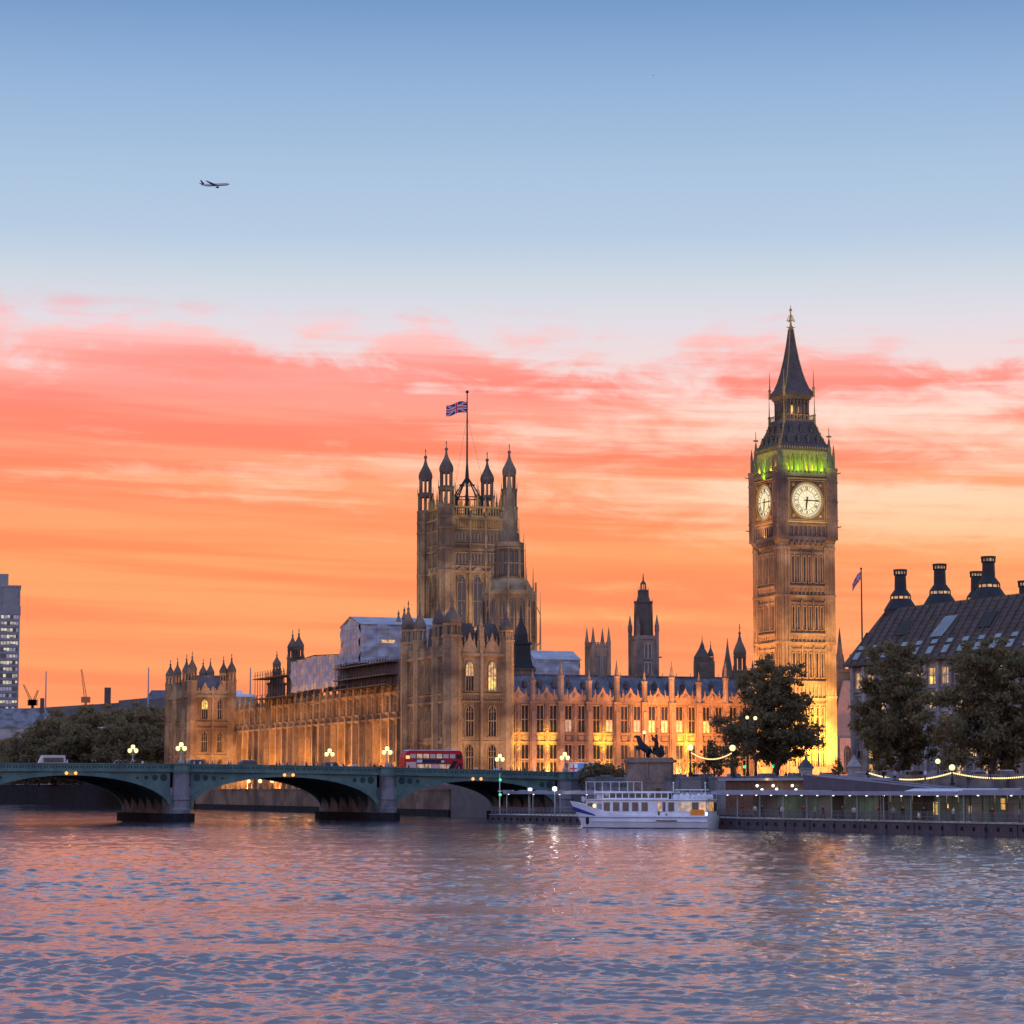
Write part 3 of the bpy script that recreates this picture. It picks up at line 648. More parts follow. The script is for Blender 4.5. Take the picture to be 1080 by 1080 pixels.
    lamp('floodlight', 'AREA', (-14, 14, 5.2), 2700, (1, 0.52, 0.22), rt, target=(0, 14, 24), size=(1, 18))
pavilion_north()
def pavilion_south():
    X, Y = -11.8, 186.0
    rt = pthing('palace_pavilion', 'far end block of the palace with eight spiky turrets, beside the dark garden trees', 'palace pavilion', X, Y)
    w, d = 11.8, 29.0
    b = MB(); b.xbox(0, w+6, 0, d, -2, 30.4); b.build('wall', 'stone', rt)
    zs = [(8, 14), (15.2, 21.2), (23.8, 29.8)]; bands = [(14.2, 0.3, 0.35), (21.6, 0.3, 0.45), (23.2, 0.3, 0.4), (30.2, 0.5, 0.6)]
    wz = [(8.3, 4.8), (15.4, 5.4), (24.2, 5.3)]
    n = MB((0, 0), (1, 0)); face_storeys(rt, n, 1.4, w-1.2, [3.9, 8.3], zs, bands, wz, {(2, 0): ('lit2', None), (1, 0): (None, None)}, 1.6)
    n.box(5.8, 6.4, -0.1, 0.5, 0, 33); n.build('tracery', 'stone', rt)
    r = MB((0, d), (0, -1)); face_storeys(rt, r, 1.0, d-1.5, [5, 12.5, 16.5, 24.0], zs, bands, wz, {}, 1.5); r.build('tracery', 'stone', rt)
    p = MB()
    for fr, L in ((((0, 0), (1, 0)), w), (((0, d), (0, -1)), d)):
        p.frame(*fr); p.box(0, L, -0.45, 0.2, 30.7, 32.0); merlons(p, 0, L, -0.4, 0.16, 32.0, 0.7, 0.9)
    for x in (3.9, 8.3):
        p.frame((0, 0), (1, 0)); p.profile([(x-1.4, 30.7), (x+1.4, 30.7), (x+0.8, 32.8), (x, 34.2), (x-0.8, 32.8)], -0.3, 0.3)
    p.build('parapet', 'stone', rt)
    f = MB(); q = lambda e: [(1+e, 1.5+e), (w-1-e, 1.5+e), (w-1-e, 9-e), (1+e, 9-e)]; f.prism(q(0), 30.4, 36.2, 0, q(0.6)); f.build('roof', 'slate', rt)
    st = ('stone', 'stone_dark')
    for x, y, r_, z in ((0.4, 0.4, 1.35, 42.0), (0.3, 6.8, 1.2, 41.6), (0.3, 18, 1.2, 41.2), (0.4, 27.5, 1.35, 41.0), (w-0.4, 0.4, 1.3, 41.6), (w-2.5, 1.0, 1.15, 41.0), (w-4.4, 8.5, 1.15, 40.8), (w-6.2, 9.5, 1.15, 40.6)):
        turret(rt, x, y, r_, -1, 34.6, z, st)
    lamp('floodlight', 'AREA', (5, -12, 5), 2300, (1, 0.5, 0.2), rt, target=(5, 0, 17), size=(8, 1))
    lamp('floodlight', 'AREA', (-12, 12, 2.5), 2300, (1, 0.5, 0.2), rt, target=(0, 12, 17), size=(1, 18))
pavilion_south()

# ------------------------------------------------------------------ palace: river front
def river_front():
    rt = pthing('palace_range', 'long receding river front of the palace with narrow buttressed bays glowing orange at the bottom', 'palace wing')
    y0, y1 = 30.7, 186.0
    b = MB(); b.xbox(0.8, 17, y0, y1, -1, 26.4); b.build('wall', 'stone', rt)
    t = MB((0.8, y1), (0, -1)); L = y1-y0; B = 5.75; n = int(L/B); t2 = MB((0.8, y1), (0, -1))
    for z, h, o in ((10.6, 0.3, 0.35), (20.6, 0.35, 0.75), (22.0, 0.25, 0.4), (26.3, 0.4, 0.5)): string(t, 0, L, z, h, o)
    ww = [(win_mesh(1.7, 4.2, 2, 0.5, False), 5.8), (win_mesh(2.1, 8.6, 3, 0.45, True), 11.3), (win_mesh(1.7, 3.5, 2, 0.5, False), 22.4)]
    for i in range(n+1):
        a = 0.4+i*B*(L-0.8)/(n*B)
        t2.box(a-0.55, a+0.55, -0.2, 0.95, 0, 20.8); t2.box(a-0.45, a+0.45, -0.2, 0.6, 20.8, 27.0); t2.profile([(a-0.55, 20.8), (a+0.55, 20.8), (a, 22.2)], 0.5, 0.95)
        t2.lathe(a, -0.25, [(0.5, 26.6), (0.5, 28.0), (0.62, 28.1), (0.4, 28.3), (0.05, 30.0)], 8)
        if i < n:
            c = a+B*(L-0.8)/(n*B)/2
            for me, z in ww: put_win(me, rt, t, c, 0.02, z)
            for a0, a1 in ((a+0.6, c-1.35), (c+1.35, a+B-0.6)):
                for z0, z1 in ((5.5, 10.4), (11, 20.4), (22.3, 26.2)): ribs(t, a0, a1, z0, z1, 0.4)
            ribs(t, a+0.6, a+B-0.6, 20.95, 21.9, 0.45, -0.05, 0.2, 0.2)
    t.box(0, L, -0.4, 0.15, 26.7, 27.2); merlons(t, 0, L, -0.35, 0.12, 27.2, 0.55, 1.0)
    t.build('tracery', 'stone', rt); t2.build('buttress', 'stone', rt)
    f = MB(); f.add([(1.6, y0+0.2, 26.5), (1.6, y1-0.2, 26.5), (9, y1-0.2, 28.8), (9, y0+0.2, 28.8), (16.5, y0+0.2, 26.5), (16.5, y1-0.2, 26.5)], [(1, 0, 3, 2), (2, 3, 4, 5)], 0); f.build('roof', 'slate', rt)
    for k in range(5):
        y = y0+14+31*k
        lamp('floodlight', 'AREA', (-2.4, y, 4.9), 11500, (1.0, 0.40, 0.075), rt, target=(1.2, y, 14.0), size=(0.4, 30))
river_front()
def river_towers():
    st = ('stone_dark', 'stone_dark')
    for x, y, zt, lab, pair in ((2.6, 131, 45.6, 'square tower with two dark turrets at the left end of the lower white sheeting', 6.0),
                                (7.5, 97, 45.2, 'square tower with two dark turrets rising behind the lower white sheeting', 6.6)):
        rt = pthing('turreted_tower', lab, 'tower', x, y); b = MB(); b.xbox(-1.2, 6, -pair/2, pair/2, 20, 36.0); b.build('wall', 'stone_dark', rt)
        for u, v in ((0, -pair/2), (0, pair/2)): turret(rt, u, v, 1.35, 20, 38.5, zt-0.4, st)
    rt = pthing('stair_turret', 'slim octagonal stair turret with a spire behind thin scaffolding on the river front', 'turret', 2.2, 148)
    m = MB(); m.lathe(0, 0, [(2.3, 20), (2.3, 32), (2.6, 32.2), (2.6, 32.7), (1.8, 32.9), (1.8, 34.4)], 8); m.build('shaft', 'stone_dark', rt)
    turret(rt, 0, 0, 1.1, 33.5, 35.6, 40.6, st)
    for x, y, z in ((10, 112, 36.5), (10, 105, 37.5), (4, 160, 31.5), (9, 60, 47), (9.5, 66, 46.6)):
        o = pthing('roof_pinnacle', {112: 'small dark roof pinnacle left of the turret pair behind the lower sheeting', 105: 'small dark roof pinnacle close beside the turret pair behind the lower sheeting', 160: 'tiny pinnacle on the far river front parapet left of the stair turret',
                                    60: 'thin iron finial standing on the ridge of the white scaffold roof', 66: 'thin iron finial near the left gable of the white scaffold roof'}[y], 'pinnacle', x, y)
        p = MB(); r = 0.5 if z > 45 else 0.8; p.lathe(0, 0, [(r, z-(4 if z > 45 else 8)), (r, z-3), (r*1.3, z-2.8), (r*0.5, z-1.5), (0.05, z)], 8); p.ball((0, 0, z-0.8), 0.3, 0, 5); p.build('shaft', 'stone_dark', o)
river_towers()
def sheet_box(name, label, x0, x1, y0, y1, z0, ze, zr, seed):
    """white sheeted scaffold enclosure: wrinkled cloth walls and a low pitched roof with its ridge along x"""
    rt = pthing(name, label, 'scaffolding'); rng = random.Random(seed)
    m = MB()
    def cloth(o, d, L, za, zb, gable=None):
        m.frame(o, d); nu, nv = max(4, int(L/0.5)), max(4, int((zb-za)/0.55)); g = []
        for j in range(nv+1):
            for i in range(nu+1):
                a, v = L*i/nu, j/nv; top = zb if gable is None else zb+(gable-zb)*(1-abs(2*i/nu-1))
                z = za+(top-za)*v
                sag = 0.2*math.sin(a*1.1+2.4*math.sin(z*0.9+seed))+0.22*math.sin(z*1.7+1.9*math.sin(a*0.7+seed))+0.10*rng.random()
                g.append(m.pt(a, -sag-0.1, z+(0.12*math.sin(a*1.6) if j == 0 else 0)))
        m.add(g, [(j*(nu+1)+i, j*(nu+1)+i+1, (j+1)*(nu+1)+i+1, (j+1)*(nu+1)+i) for j in range(nv) for i in range(nu)])
    cloth((x0, y1), (0, -1), y1-y0, z0, ze, zr); cloth((x0, y0), (1, 0), x1-x0, z0, ze)
    cloth((x1, y0), (0, 1), y1-y0, z0, ze, zr); cloth((x1, y1), (-1, 0), x1-x0, z0, ze)
    m.build('sheeting', 'sheet', rt, True)
    q = MB()
    for o, d, L_ in (((x0, y1), (0, -1), y1-y0), ((x0, y0), (1, 0), x1-x0)):
        q.frame(o, d); z = z0+1.6
        while z < ze-0.5: q.tube((0, -0.52, z), (L_, -0.52, z+0.1*math.sin(z)), 0.05, None, 4); z += 2.1
        a = 1.2
        while a < L_: q.tube((a, -0.5, z0-0.6), (a+0.1*math.sin(a*3), -0.5, ze+0.1), 0.045, None, 4); a += 2.6
    q.build('ties_and_seams', 'sheet_seam', rt)
    r = MB(); ym = (y0+y1)/2; e = 0.35
    for s in (y0-e, y1+e):
        r.add([(x0-e, s, ze+0.1), (x1+e, s, ze+0.1), (x1+e, ym, zr+0.25), (x0-e, ym, zr+0.25), (x0-e, s, ze-0.1), (x1+e, s, ze-0.1)], [(0, 1, 2, 3), (4, 5, 1, 0)])
    r.build('temporary_roof', 'sheet', rt)
    return rt
rt = sheet_box('scaffold_enclosure', 'tall white sheeted scaffold house with pitched roof and a light showing through it', -0.6, 22, 63, 78.5, 34.0, 43.0, 44.9, 1)
l_ = MB((-0.6, 63), (1, 0)); l_.box(4.8, 8.2, 0.25, 0.34, 38.7, 39.4); l_.box(11.5, 13, 0.25, 0.34, 38.2, 38.5); l_.build('work_light', 'lit', rt)
rt = sheet_box('scaffold_sheeting', 'long lower white sheeting hung along the roof edge of the river front', -0.8, 7, 78.8, 122, 29.3, 36.7, 37.4, 2)
def scaffold(name, label, x0, x1, y0, y1, z0, z1, st, boards):
    rt = pthing(name, label, 'scaffolding'); p = MB(); bd = MB(); y = y0
    while y <= y1+0.01:
        for x in (x0, x1): p.tube((x, y, z0), (x, y, z1), 0.09, None, 4)
        for z in boards: p.tube((x0-0.6, y, z), (x1+0.6, y, z), 0.08, None, 4)
        y += st
    for z in boards:
        bd.xbox(x0-0.4, x1+0.2, y0-0.8, y1+0.8, z, z+0.22)
        for x in (x0, x1): p.tube((x, y0-1, z+1.0), (x, y1+1, z+1.0), 0.06, None, 4)
    p.build('poles', 'iron', rt); bd.build('boards', 'lead', rt)
scaffold('scaffolding', 'dark open scaffold frame below the tall white scaffold house', -1.6, 1.0, 40, 80, 27, 34.2, 2.2, (28.2, 30.4, 33.2))
p_ = MB(); p_.xbox(0.9, 12, 33, 78, 27.2, 33.9); p_.build('boarding', 'lead', pthing('roof_store', 'dark boarded store under the tall white scaffold house', 'roof store'))
scaffold('scaffolding', 'dark scaffold platforms sticking out around the river front tower and stair turret', -2.4, 0.6, 124, 153, 26, 35.6, 2.6, (28.4, 33.6))
# ------------------------------------------------------------------ great square tower
def square_tower():
    cx, cy = at(492, 782); wd = 20.0
    rt = thing('square_tower', 'huge square stone tower with four capped corner turrets and a flagpole on top', 'tower', (cx, cy, 0), TH)
    h = 9.7; b = MB(); b.square(0, 0, [(h, 0), (h, 86)]); b.build('wall', 'stone', rt)
    bd = [(36, 0.4, 0.5), (52.5, 0.5, 0.6), (69.5, 0.6, 0.7), (71.2, 0.4, 0.45), (76.2, 0.5, 0.6), (78, 0.3, 0.4), (82.4, 0.4, 0.5), (85.6, 0.5, 0.8)]
    WB = win_mesh(2.5, 14.8, 2, 0.5, True); WS = win_mesh(0.62, 3.0, 1, 0, False); WT = win_mesh(0.62, 2.6, 1, 0, True)
    for k, d in enumerate(((1, 0), (0, 1), (-1, 0), (0, -1))):
        o = {(1, 0): (-h, -h), (0, 1): (h, -h), (-1, 0): (h, h), (0, -1): (-h, h)}[d]
        t = MB(o, d); L = 2*h; a0, a1 = 2.2, L-2.2
        for z, hh, oo in bd: string(t, a0, a1, z, hh, oo)
        seen = k in (0, 3); gap = (a1-a0)/3
        for i in range(3):
            c = a0+gap*(i+0.5)
            if seen: put_win(WB, rt, t, c, 0.02, 53.6)
            for j in range(4):
                if seen: put_win(WS, rt, t, c+(j-1.5)*1.05, 0.02, 72.4); put_win(WT, rt, t, c+(j-1.5)*1.05, 0.02, 79.0)
            t.box(a0+gap*i-0.3, a0+gap*i+0.3, -0.1, 0.6, 20, 88); ribs(t, a0+gap*i+0.5, a0+gap*i+gap-0.5, 37, 52, 0.55, -0.05, 0.25, 0.18)
            ribs(t, a0+gap*i+0.45, c-1.6, 53.5, 69, 0.4, -0.05, 0.25, 0.14); ribs(t, c+1.6, a0+gap*(i+1)-0.45, 53.5, 69, 0.4, -0.05, 0.25, 0.14)
            ribs(t, a0+gap*i+0.4, a0+gap*(i+1)-0.4, 83, 85.4, 0.5, -0.05, 0.3, 0.2); ribs(t, a0+gap*i+0.4, a0+gap*(i+1)-0.4, 69.9, 71, 0.5, -0.05, 0.3, 0.2)
            t.profile([(c-1.8, 69.9), (c+1.8, 69.9), (c, 71.8)], 0.2, 0.6)
        t.box(a1-0.3, a1+0.3, -0.1, 0.6, 20, 88)
        t.build('tracery', 'stone', rt)
        g = MB(o, d); g.box(a0, a1, -0.5, 0.1, 86.1, 86.7); g.box(a0, a1, -0.5, 0.2, 89.0, 89.5); ribs(g, a0, a1, 86.7, 89, 0.85, -0.35, 0.05, 0.3)
        for i in range(7): pinn(g, a0+(a1-a0)*i/6, 0.15, 0.28, 89.2, 92.6 if i % 3 else 95.0)
        g.build('pierced_parapet', 'gold' if seen else 'stone', rt)
    for sx in (-1, 1):
        for sy in (-1, 1):
            x, y = sx*10, sy*10; m = MB(); r = 2.35
            m.lathe(x, y, [(r*1.06, 0), (r*1.06, 52), (r, 53), (r, 88.5), (r*1.12, 89), (r*1.12, 89.6), (r*0.95, 89.8)], 8)
            for z in (36, 52.5, 69.5, 76.2, 82.4, 85.6): m.lathe(x, y, [(r*1.12, z), (r*1.15, z+0.6)], 8)
            for i in range(8):
                t = math.pi/8+math.pi*i/4; c_, s_ = math.cos(t), math.sin(t)
                m.tube((x+r*c_, y+r*s_, 0), (x+r*c_, y+r*s_, 89), 0.22, None, 4)
                m.tube((x+r*0.86*c_, y+r*0.86*s_, 89.5), (x+r*0.86*c_, y+r*0.86*s_, 94.6), 0.33, None, 4)
                m.tube((x+r*0.72*c_, y+r*0.72*s_, 94.6), (x+r*0.72*c_, y+r*0.72*s_, 99.3), 0.27, None, 4)
                m.tube((x+r*1.0*c_, y+r*1.0*s_, 94.6), (x+r*1.0*c_, y+r*1.0*s_, 97.2), 0.16, 0.03, 4)
            m.lathe(x, y, [(r*0.94, 93.8), (r*1.04, 94.4), (r*0.94, 95.2), (r*0.8, 95.3)], 8); m.build('turret', 'stone', rt)
            c = MB(); zt = 106.5
            c.lathe(x, y, [(r*0.78, 99.0), (r*0.88, 99.6), (r*0.92, 100.4), (r*0.84, 101.3), (r*0.55, 102.6), (r*0.3, 103.8), (r*0.16, 105.0), (r*0.1, 106.6)], 8)
            c.ball((x, y, 106.3), 0.55, 0, 6); c.tube((x, y, 106), (x, y, 108.8), 0.12); c.ball((x, y, 108.2), 0.24, 0, 5); c.build('turret_cap', 'stone_dark', rt)
    c = MB()
    for i in range(8):
        t = math.pi/8+math.pi*i/4; x, y = 4.6*math.cos(t), 4.6*math.sin(t)
        c.tube((x, y, 86), (x, y, 93.5), 0.35, None, 4); c.tube((x, y, 93), (x, y, 97.5), 0.22, 0.04, 4); c.tube((x, y, 92.5), (0.5*math.cos(t), 0.5*math.sin(t), 99.0), 0.26, 0.18, 4); c.tube((x*0.72, y*0.72, 86), (x*0.72, y*0.72, 95.5), 0.2, 0.05, 4)
        t2 = t+math.pi/4; c.tube((x, y, 93), (4.6*math.cos(t2), 4.6*math.sin(t2), 93), 0.2, None, 4); c.tube((x, y, 89.6), (4.6*math.cos(t2), 4.6*math.sin(t2), 89.6), 0.2, None, 4)
        c.tube((2.4*math.cos(t), 2.4*math.sin(t), 97), (2.4*math.cos(t2), 2.4*math.sin(t2), 97), 0.16, None, 4)
    c.lathe(0, 0, [(0.6, 97.5), (0.6, 99.5), (0.42, 102), (0.28, 104)], 8); c.build('iron_crown', 'iron', rt)
    f = MB(); f.tube((0, 0, 104), (0, 0, 125.4), 0.3, 0.16, 6); f.ball((0, 0, 125.6), 0.5, 0, 6)
    for s in (-1, 1): f.tube((0, 0, 118), (s*6, -3, 90), 0.04, None, 3)
    f.build('flagpole', 'iron', rt)
    for s, e in (((0, -34, 34), 14000), ((-34, 4, 30), 8000)): lamp('floodlight', 'AREA', s, e, (1, 0.62, 0.33), rt, target=(0, 0, 66), size=(8, 3))
    lamp('floodlight', 'AREA', (0, -11.6, 83), 110, (1, 0.7, 0.25), rt, target=(0, -9.6, 88), size=(14, 0.4))
    return rt, cx, cy
SQ, sqx, sqy = square_tower()

def union_flag(name, label, loc, L, Hh, rz, droop=0.0, seed=0):
    """cloth flag flying to -x from its hoist, crosses by face material"""
    nu, nv = 44, 26; v = []; f = []; mi = []
    for j in range(nv+1):
        for i in range(nu+1):
            u = i/nu; w = j/nv
            v.append((-L*u*(1-0.35*droop), 0.28*L/5*math.sin(u*7+w*1.5+seed)*u**0.5*2, Hh*(w-1)-droop*L*0.95*u**1.25+0.10*L*math.sin(u*5+seed)*u*(1-droop)-0.16*L*u*u*(1-droop)))
    for j in range(nv):
        for i in range(nu):
            u = (i+0.5)/nu*2-1; w = (j+0.5)/nv*2-1; x, y = u*2, w
            dg = abs(abs(x)*0.5-abs(y))
            m = 2
            if dg < 0.17: m = 1
            if dg < 0.07: m = 0
            if abs(y) < 0.30 or abs(x) < 0.30: m = 1
            if abs(y) < 0.18 or abs(x) < 0.18: m = 0
            f.append((j*(nu+1)+i, j*(nu+1)+i+1, (j+1)*(nu+1)+i+1, (j+1)*(nu+1)+i)); mi.append(m)
    me = bpy.data.meshes.new(name); me.from_pydata(v, [], f)
    for k in ('flagred', 'flagwhite', 'flagblue'): me.materials.append(M[k])
    me.polygons.foreach_set('material_index', mi); me.polygons.foreach_set('use_smooth', [True]*len(f)); me.update()
    o = link(name, me, None, loc, rz); so_ = o.modifiers.new('cloth_thickness', 'SOLIDIFY'); so_.thickness = 0.03
    return tag(o, label, 'flag')
union_flag('flag', 'red white and blue flag streaming left from the pole on the huge square tower', (sqx-0.2, sqy, 122.6), 6.2, 3.4, R(8), 0.0, 1)

# ------------------------------------------------------------------ octagonal lantern tower in front of the square tower
def lantern_tower():
    X, Y = at(537, 690); rt = thing('lantern_tower', 'octagonal stone lantern tower with thin pinnacles at the right edge of the square tower', 'tower', (X, Y, 0), TH)
    b = MB(); b.lathe(0, 0, [(7.0, 20), (7.0, 56.5), (7.3, 57), (7.2, 57.6), (6.6, 57.7), (4.8, 60.8), (3.8, 61), (3.7, 69.3), (4.0, 69.7), (4.0, 70.6), (2.7, 71), (2.5, 73.0), (1.85, 74.5), (1.5, 78), (0.9, 84), (0.3, 89), (0.05, 91)], 8)
    for i in range(8):
        t = math.pi/8+math.pi*i/4; c, s = math.cos(t), math.sin(t)
        b.tube((7.1*c, 7.1*s, 20), (7.1*c, 7.1*s, 60), 0.5, 0.3, 4); b.tube((3.9*c, 3.9*s, 58), (3.9*c, 3.9*s, 73), 0.32, 0.05, 4); b.tube((2.6*c, 2.6*s, 70), (2.6*c, 2.6*s, 77.5), 0.2, 0.03, 4)
        b.tube((8.3*c, 8.3*s, 42), (8.3*c, 8.3*s, 57.5), 0.3, 0.04, 4); b.tube((8.3*c, 8.3*s, 51.5), (7.1*c, 7.1*s, 54), 0.14, None, 4); b.tube((8.3*c, 8.3*s, 44), (7.1*c, 7.1*s, 43), 0.2, None, 4)
        b.tube((6.4*c, 6.4*s, 58), (6.4*c, 6.4*s, 64.5), 0.22, 0.03, 4); b.tube((4.4*c, 4.4*s, 61), (4.4*c, 4.4*s, 70.5), 0.16, 0.03, 4); b.tube((4.4*c, 4.4*s, 68.5), (3.8*c, 3.8*s, 68.7), 0.1, None, 4)
        t2 = t+math.pi/4
        for rr_, z in ((7.05, 44), (7.05, 56), (3.9, 65), (3.9, 69)): b.tube((rr_*c, rr_*s, z), (rr_*math.cos(t2), rr_*math.sin(t2), z), 0.22, None, 4)
        for q in (0.33, 0.67): x, y = c+(math.cos(t2)-c)*q, s+(math.sin(t2)-s)*q; b.tube((7.03*x, 7.03*y, 45), (7.03*x, 7.03*y, 57), 0.14, None, 4)
    b.build('wall', 'stone', rt); lamp('floodlight', 'AREA', (-6, -26, 34), 5200, (1, 0.62, 0.36), rt, target=(0, 0, 58), size=(6, 3))
    WA = win_mesh(1.5, 9.5, 2, 0.5, True, 'stone_dark'); WB = win_mesh(0.95, 6.5, 2, 0, True, 'stone_dark')
    for i in range(8):
        t = math.pi*i/4; n = Vector((math.cos(t), math.sin(t), 0)); 
        if n.y > 0.5: continue
        rz = t+math.pi/2
        for s in (-1, 1):
            a = Vector((-n.y, n.x, 0))*s
            for me, r_, z, off in ((WA, 6.47, 45.5, 1.25), (WB, 3.50, 62, 0.68)):
                p = n*(r_+0.02)+a*off; link('window', me, rt, (p.x, p.y, z), rz)
lantern_tower()
def bell_roof():
    X, Y = at(549.5, 577); rt = thing('ventilator_spire', 'black bell-shaped slate ventilator spire just right of the corner block', 'spire', (X, Y, 0), TH)
    b = MB(); b.square(0, 0, [(2.2, 22), (2.2, 31.2), (2.4, 31.4), (2.4, 31.8)]); b.build('base', 'stone', rt)
    r = MB(); r.square(0, 0, [(2.45, 31.5), (2.0, 32.8), (1.72, 34.5), (1.62, 37.0), (1.85, 37.2), (1.85, 37.6), (1.25, 37.8), (1.15, 39.5), (0.95, 40.6), (0.45, 42.0), (0.2, 43.2), (0.04, 45.8)])
    for s in (-1, 1):
        for q in (-1, 1): r.tube((1.6*s, 1.6*q, 37.4), (1.5*s, 1.5*q, 39.6), 0.16, 0.03, 4); r.tube((2.3*s, 2.3*q, 31.2), (2.3*s, 2.3*q, 33), 0.14, 0.03, 4)
    r.build('slate_cap', 'iron', rt)
bell_roof()
rt = sheet_box('scaffold_enclosure', 'white sheeted temporary roof behind the slate roof, right of the black bell spire', 51, 62.5, 86, 97, 24, 36.8, 39.0, 5)

# ------------------------------------------------------------------ skyline towers behind the slate roof
X, Y = at(631, 800); rt = thing('church_tower', 'square grey tower with four tall pinnacles above the slate roof', 'tower', (X, Y, 0), TH)
b = MB(); b.square(0, 0, [(2.75, 0), (2.75, 48.6), (2.95, 48.8), (2.95, 49.6)]); 
for s in (-1, 1):
    for q in (-1, 1): b.square(2.6*s, 2.6*q, [(0.5, 0), (0.5, 49.5), (0.55, 50), (0.42, 51), (0.06, 54.8)])
for fr in (((-2.75, -2.75), (1, 0)), ((-2.75, 2.75), (0, -1))): b.frame(*fr); merlons(b, 0.4, 5.1, -0.3, 0.2, 49.6, 0.6, 0.8); string(b, 0, 5.5, 38, 0.3, 0.3)
b.build('wall', 'stone_mid', rt)
for fr, k in ((((-2.75, -2.75), (1, 0)), 0), (((-2.75, 2.75), (0, -1)), 1)):
    t = MB(*fr)
    for a in (1.6, 3.9): put_win(win_mesh(1.3, 7, 2, 0, True, 'concrete'), rt, t, a, 0.02, 39)
X, Y = at(679.5, 745); rt = thing('spire_tower', 'slim tower with pale square base and dark tapering octagonal top above the slate roof', 'tower', (X, Y, 0), TH)
b = MB(); b.square(0, 0, [(3.05, 0), (3.05, 47.6), (3.3, 48), (3.3, 49)])
for s in (-1, 1):
    for q in (-1, 1): b.square(2.95*s, 2.95*q, [(0.42, 20), (0.42, 50), (0.5, 50.2), (0.5, 52), (0.4, 52.2), (0.05, 55)])
b.frame((-3.05, -3.05), (1, 0)); b.box(-1.3, -0.5, -0.3, 0.1, 42.4, 42.8); b.box(6.6, 7.4, -0.3, 0.1, 42.6, 43); b.build('wall', 'stone_mid', rt)
t = MB((-3.05, -3.05), (1, 0))
for a in (2.45, 3.65): put_win(win_mesh(0.8, 4, 1, 0, False, 'stone_pale'), rt, t, a, 0.02, 42.5); put_win(win_mesh(0.8, 3.2, 1, 0, False, 'stone_pale'), rt, t, a, 0.02, 38.0)
c = MB(); c.lathe(0, 0, [(2.5, 48.6), (2.5, 58.2), (2.75, 58.5), (2.75, 59), (1.85, 59.2), (1.6, 62), (1.42, 64), (1.6, 64.2), (1.5, 64.7), (0.85, 65)], 8)
for i in range(8):
    tt = math.pi/8+math.pi*i/4; c.tube((2.6*math.cos(tt), 2.6*math.sin(tt), 49), (2.6*math.cos(tt), 2.6*math.sin(tt), 60.5), 0.2, 0.03, 4); c.tube((1.5*math.cos(tt), 1.5*math.sin(tt), 62), (1.5*math.cos(tt), 1.5*math.sin(tt), 66.5), 0.12, 0.03, 4); c.tube((0.7*math.cos(tt), 0.7*math.sin(tt), 64.8), (0.7*math.cos(tt), 0.7*math.sin(tt), 68), 0.14, None, 4)
c.lathe(0, 0, [(0.85, 67.8), (0.7, 68.6), (0.25, 69.6), (0.07, 73.5)], 8); oc = c.build('octagon_cap', 'slate_dark', rt)
for v_ in oc.data.vertices:
    if v_.co.z > 59: v_.co.z = 59+(v_.co.z-59)*0.56
X, Y = at(744, 640); rt = thing('twin_turret', 'dark gabled double turret above the right part of the slate roof', 'turret', (X, Y, 0), TH)
b = MB(); b.xbox(-2.3, 2.1, -1.5, 1.5, 20, 36.6); b.build('wall', 'stone_dark', rt)
r = MB(); r.square(-0.7, 0, [(1.5, 36.4), (1.5, 37.6), (0.6, 39.6), (0.3, 40.4)]); r.build('roof', 'slate_dark', rt); turret(rt, -0.6, 0, 0.6, 36, 39.5, 42.6, ('stone_dark', 'slate_dark'), False); turret(rt, 1.5, -0.4, 0.75, 20, 37.5, 41.2, ('stone_dark', 'slate_dark'), False)
X, Y = at(768.5, 590); rt = thing('stone_spire', 'slim pointed stone spire just left of the capped turret near the clock tower', 'spire', (X, Y, 0), TH)
b = MB(); b.lathe(0, 0, [(1.35, 15), (1.35, 29.5), (1.55, 29.8), (1.3, 30.5), (0.95, 33.0), (0.5, 35.5), (0.15, 38.2), (0.04, 39.4)], 8)
for i in range(4): tt = math.pi/4+math.pi*i/2; b.tube((1.3*math.cos(tt), 1.3*math.sin(tt), 28), (1.3*math.cos(tt), 1.3*math.sin(tt), 33), 0.2, 0.03, 4)
b.build('shaft', 'stone_dark', rt)
X, Y = at(781.5, 580); rt = thing('capped_turret', 'open turret with onion cap standing between slim spire and clock tower', 'turret', (X, Y, 0), TH); turret(rt, 0, 0, 1.45, 15, 31.5, 41.2, ('stone_dark', 'stone_dark'))
for k, px_ in enumerate((788.5, 795.0)):
    X, Y = at(px_, 570); o = thing('roof_pinnacle', ('thin low pinnacle between capped turret and clock tower', 'short knobbed pinnacle touching the left edge of the clock tower')[k], 'pinnacle', (X, Y, 0), TH)
    b = MB(); b.lathe(0, 0, [(0.6, 15), (0.6, 28.6), (0.8, 28.8), (0.4, 29.5+k), (0.05, 32+1.4*k)], 8); b.ball((0, 0, 31+1.2*k), 0.3, 0, 5); b.build('shaft', 'stone_dark', o)
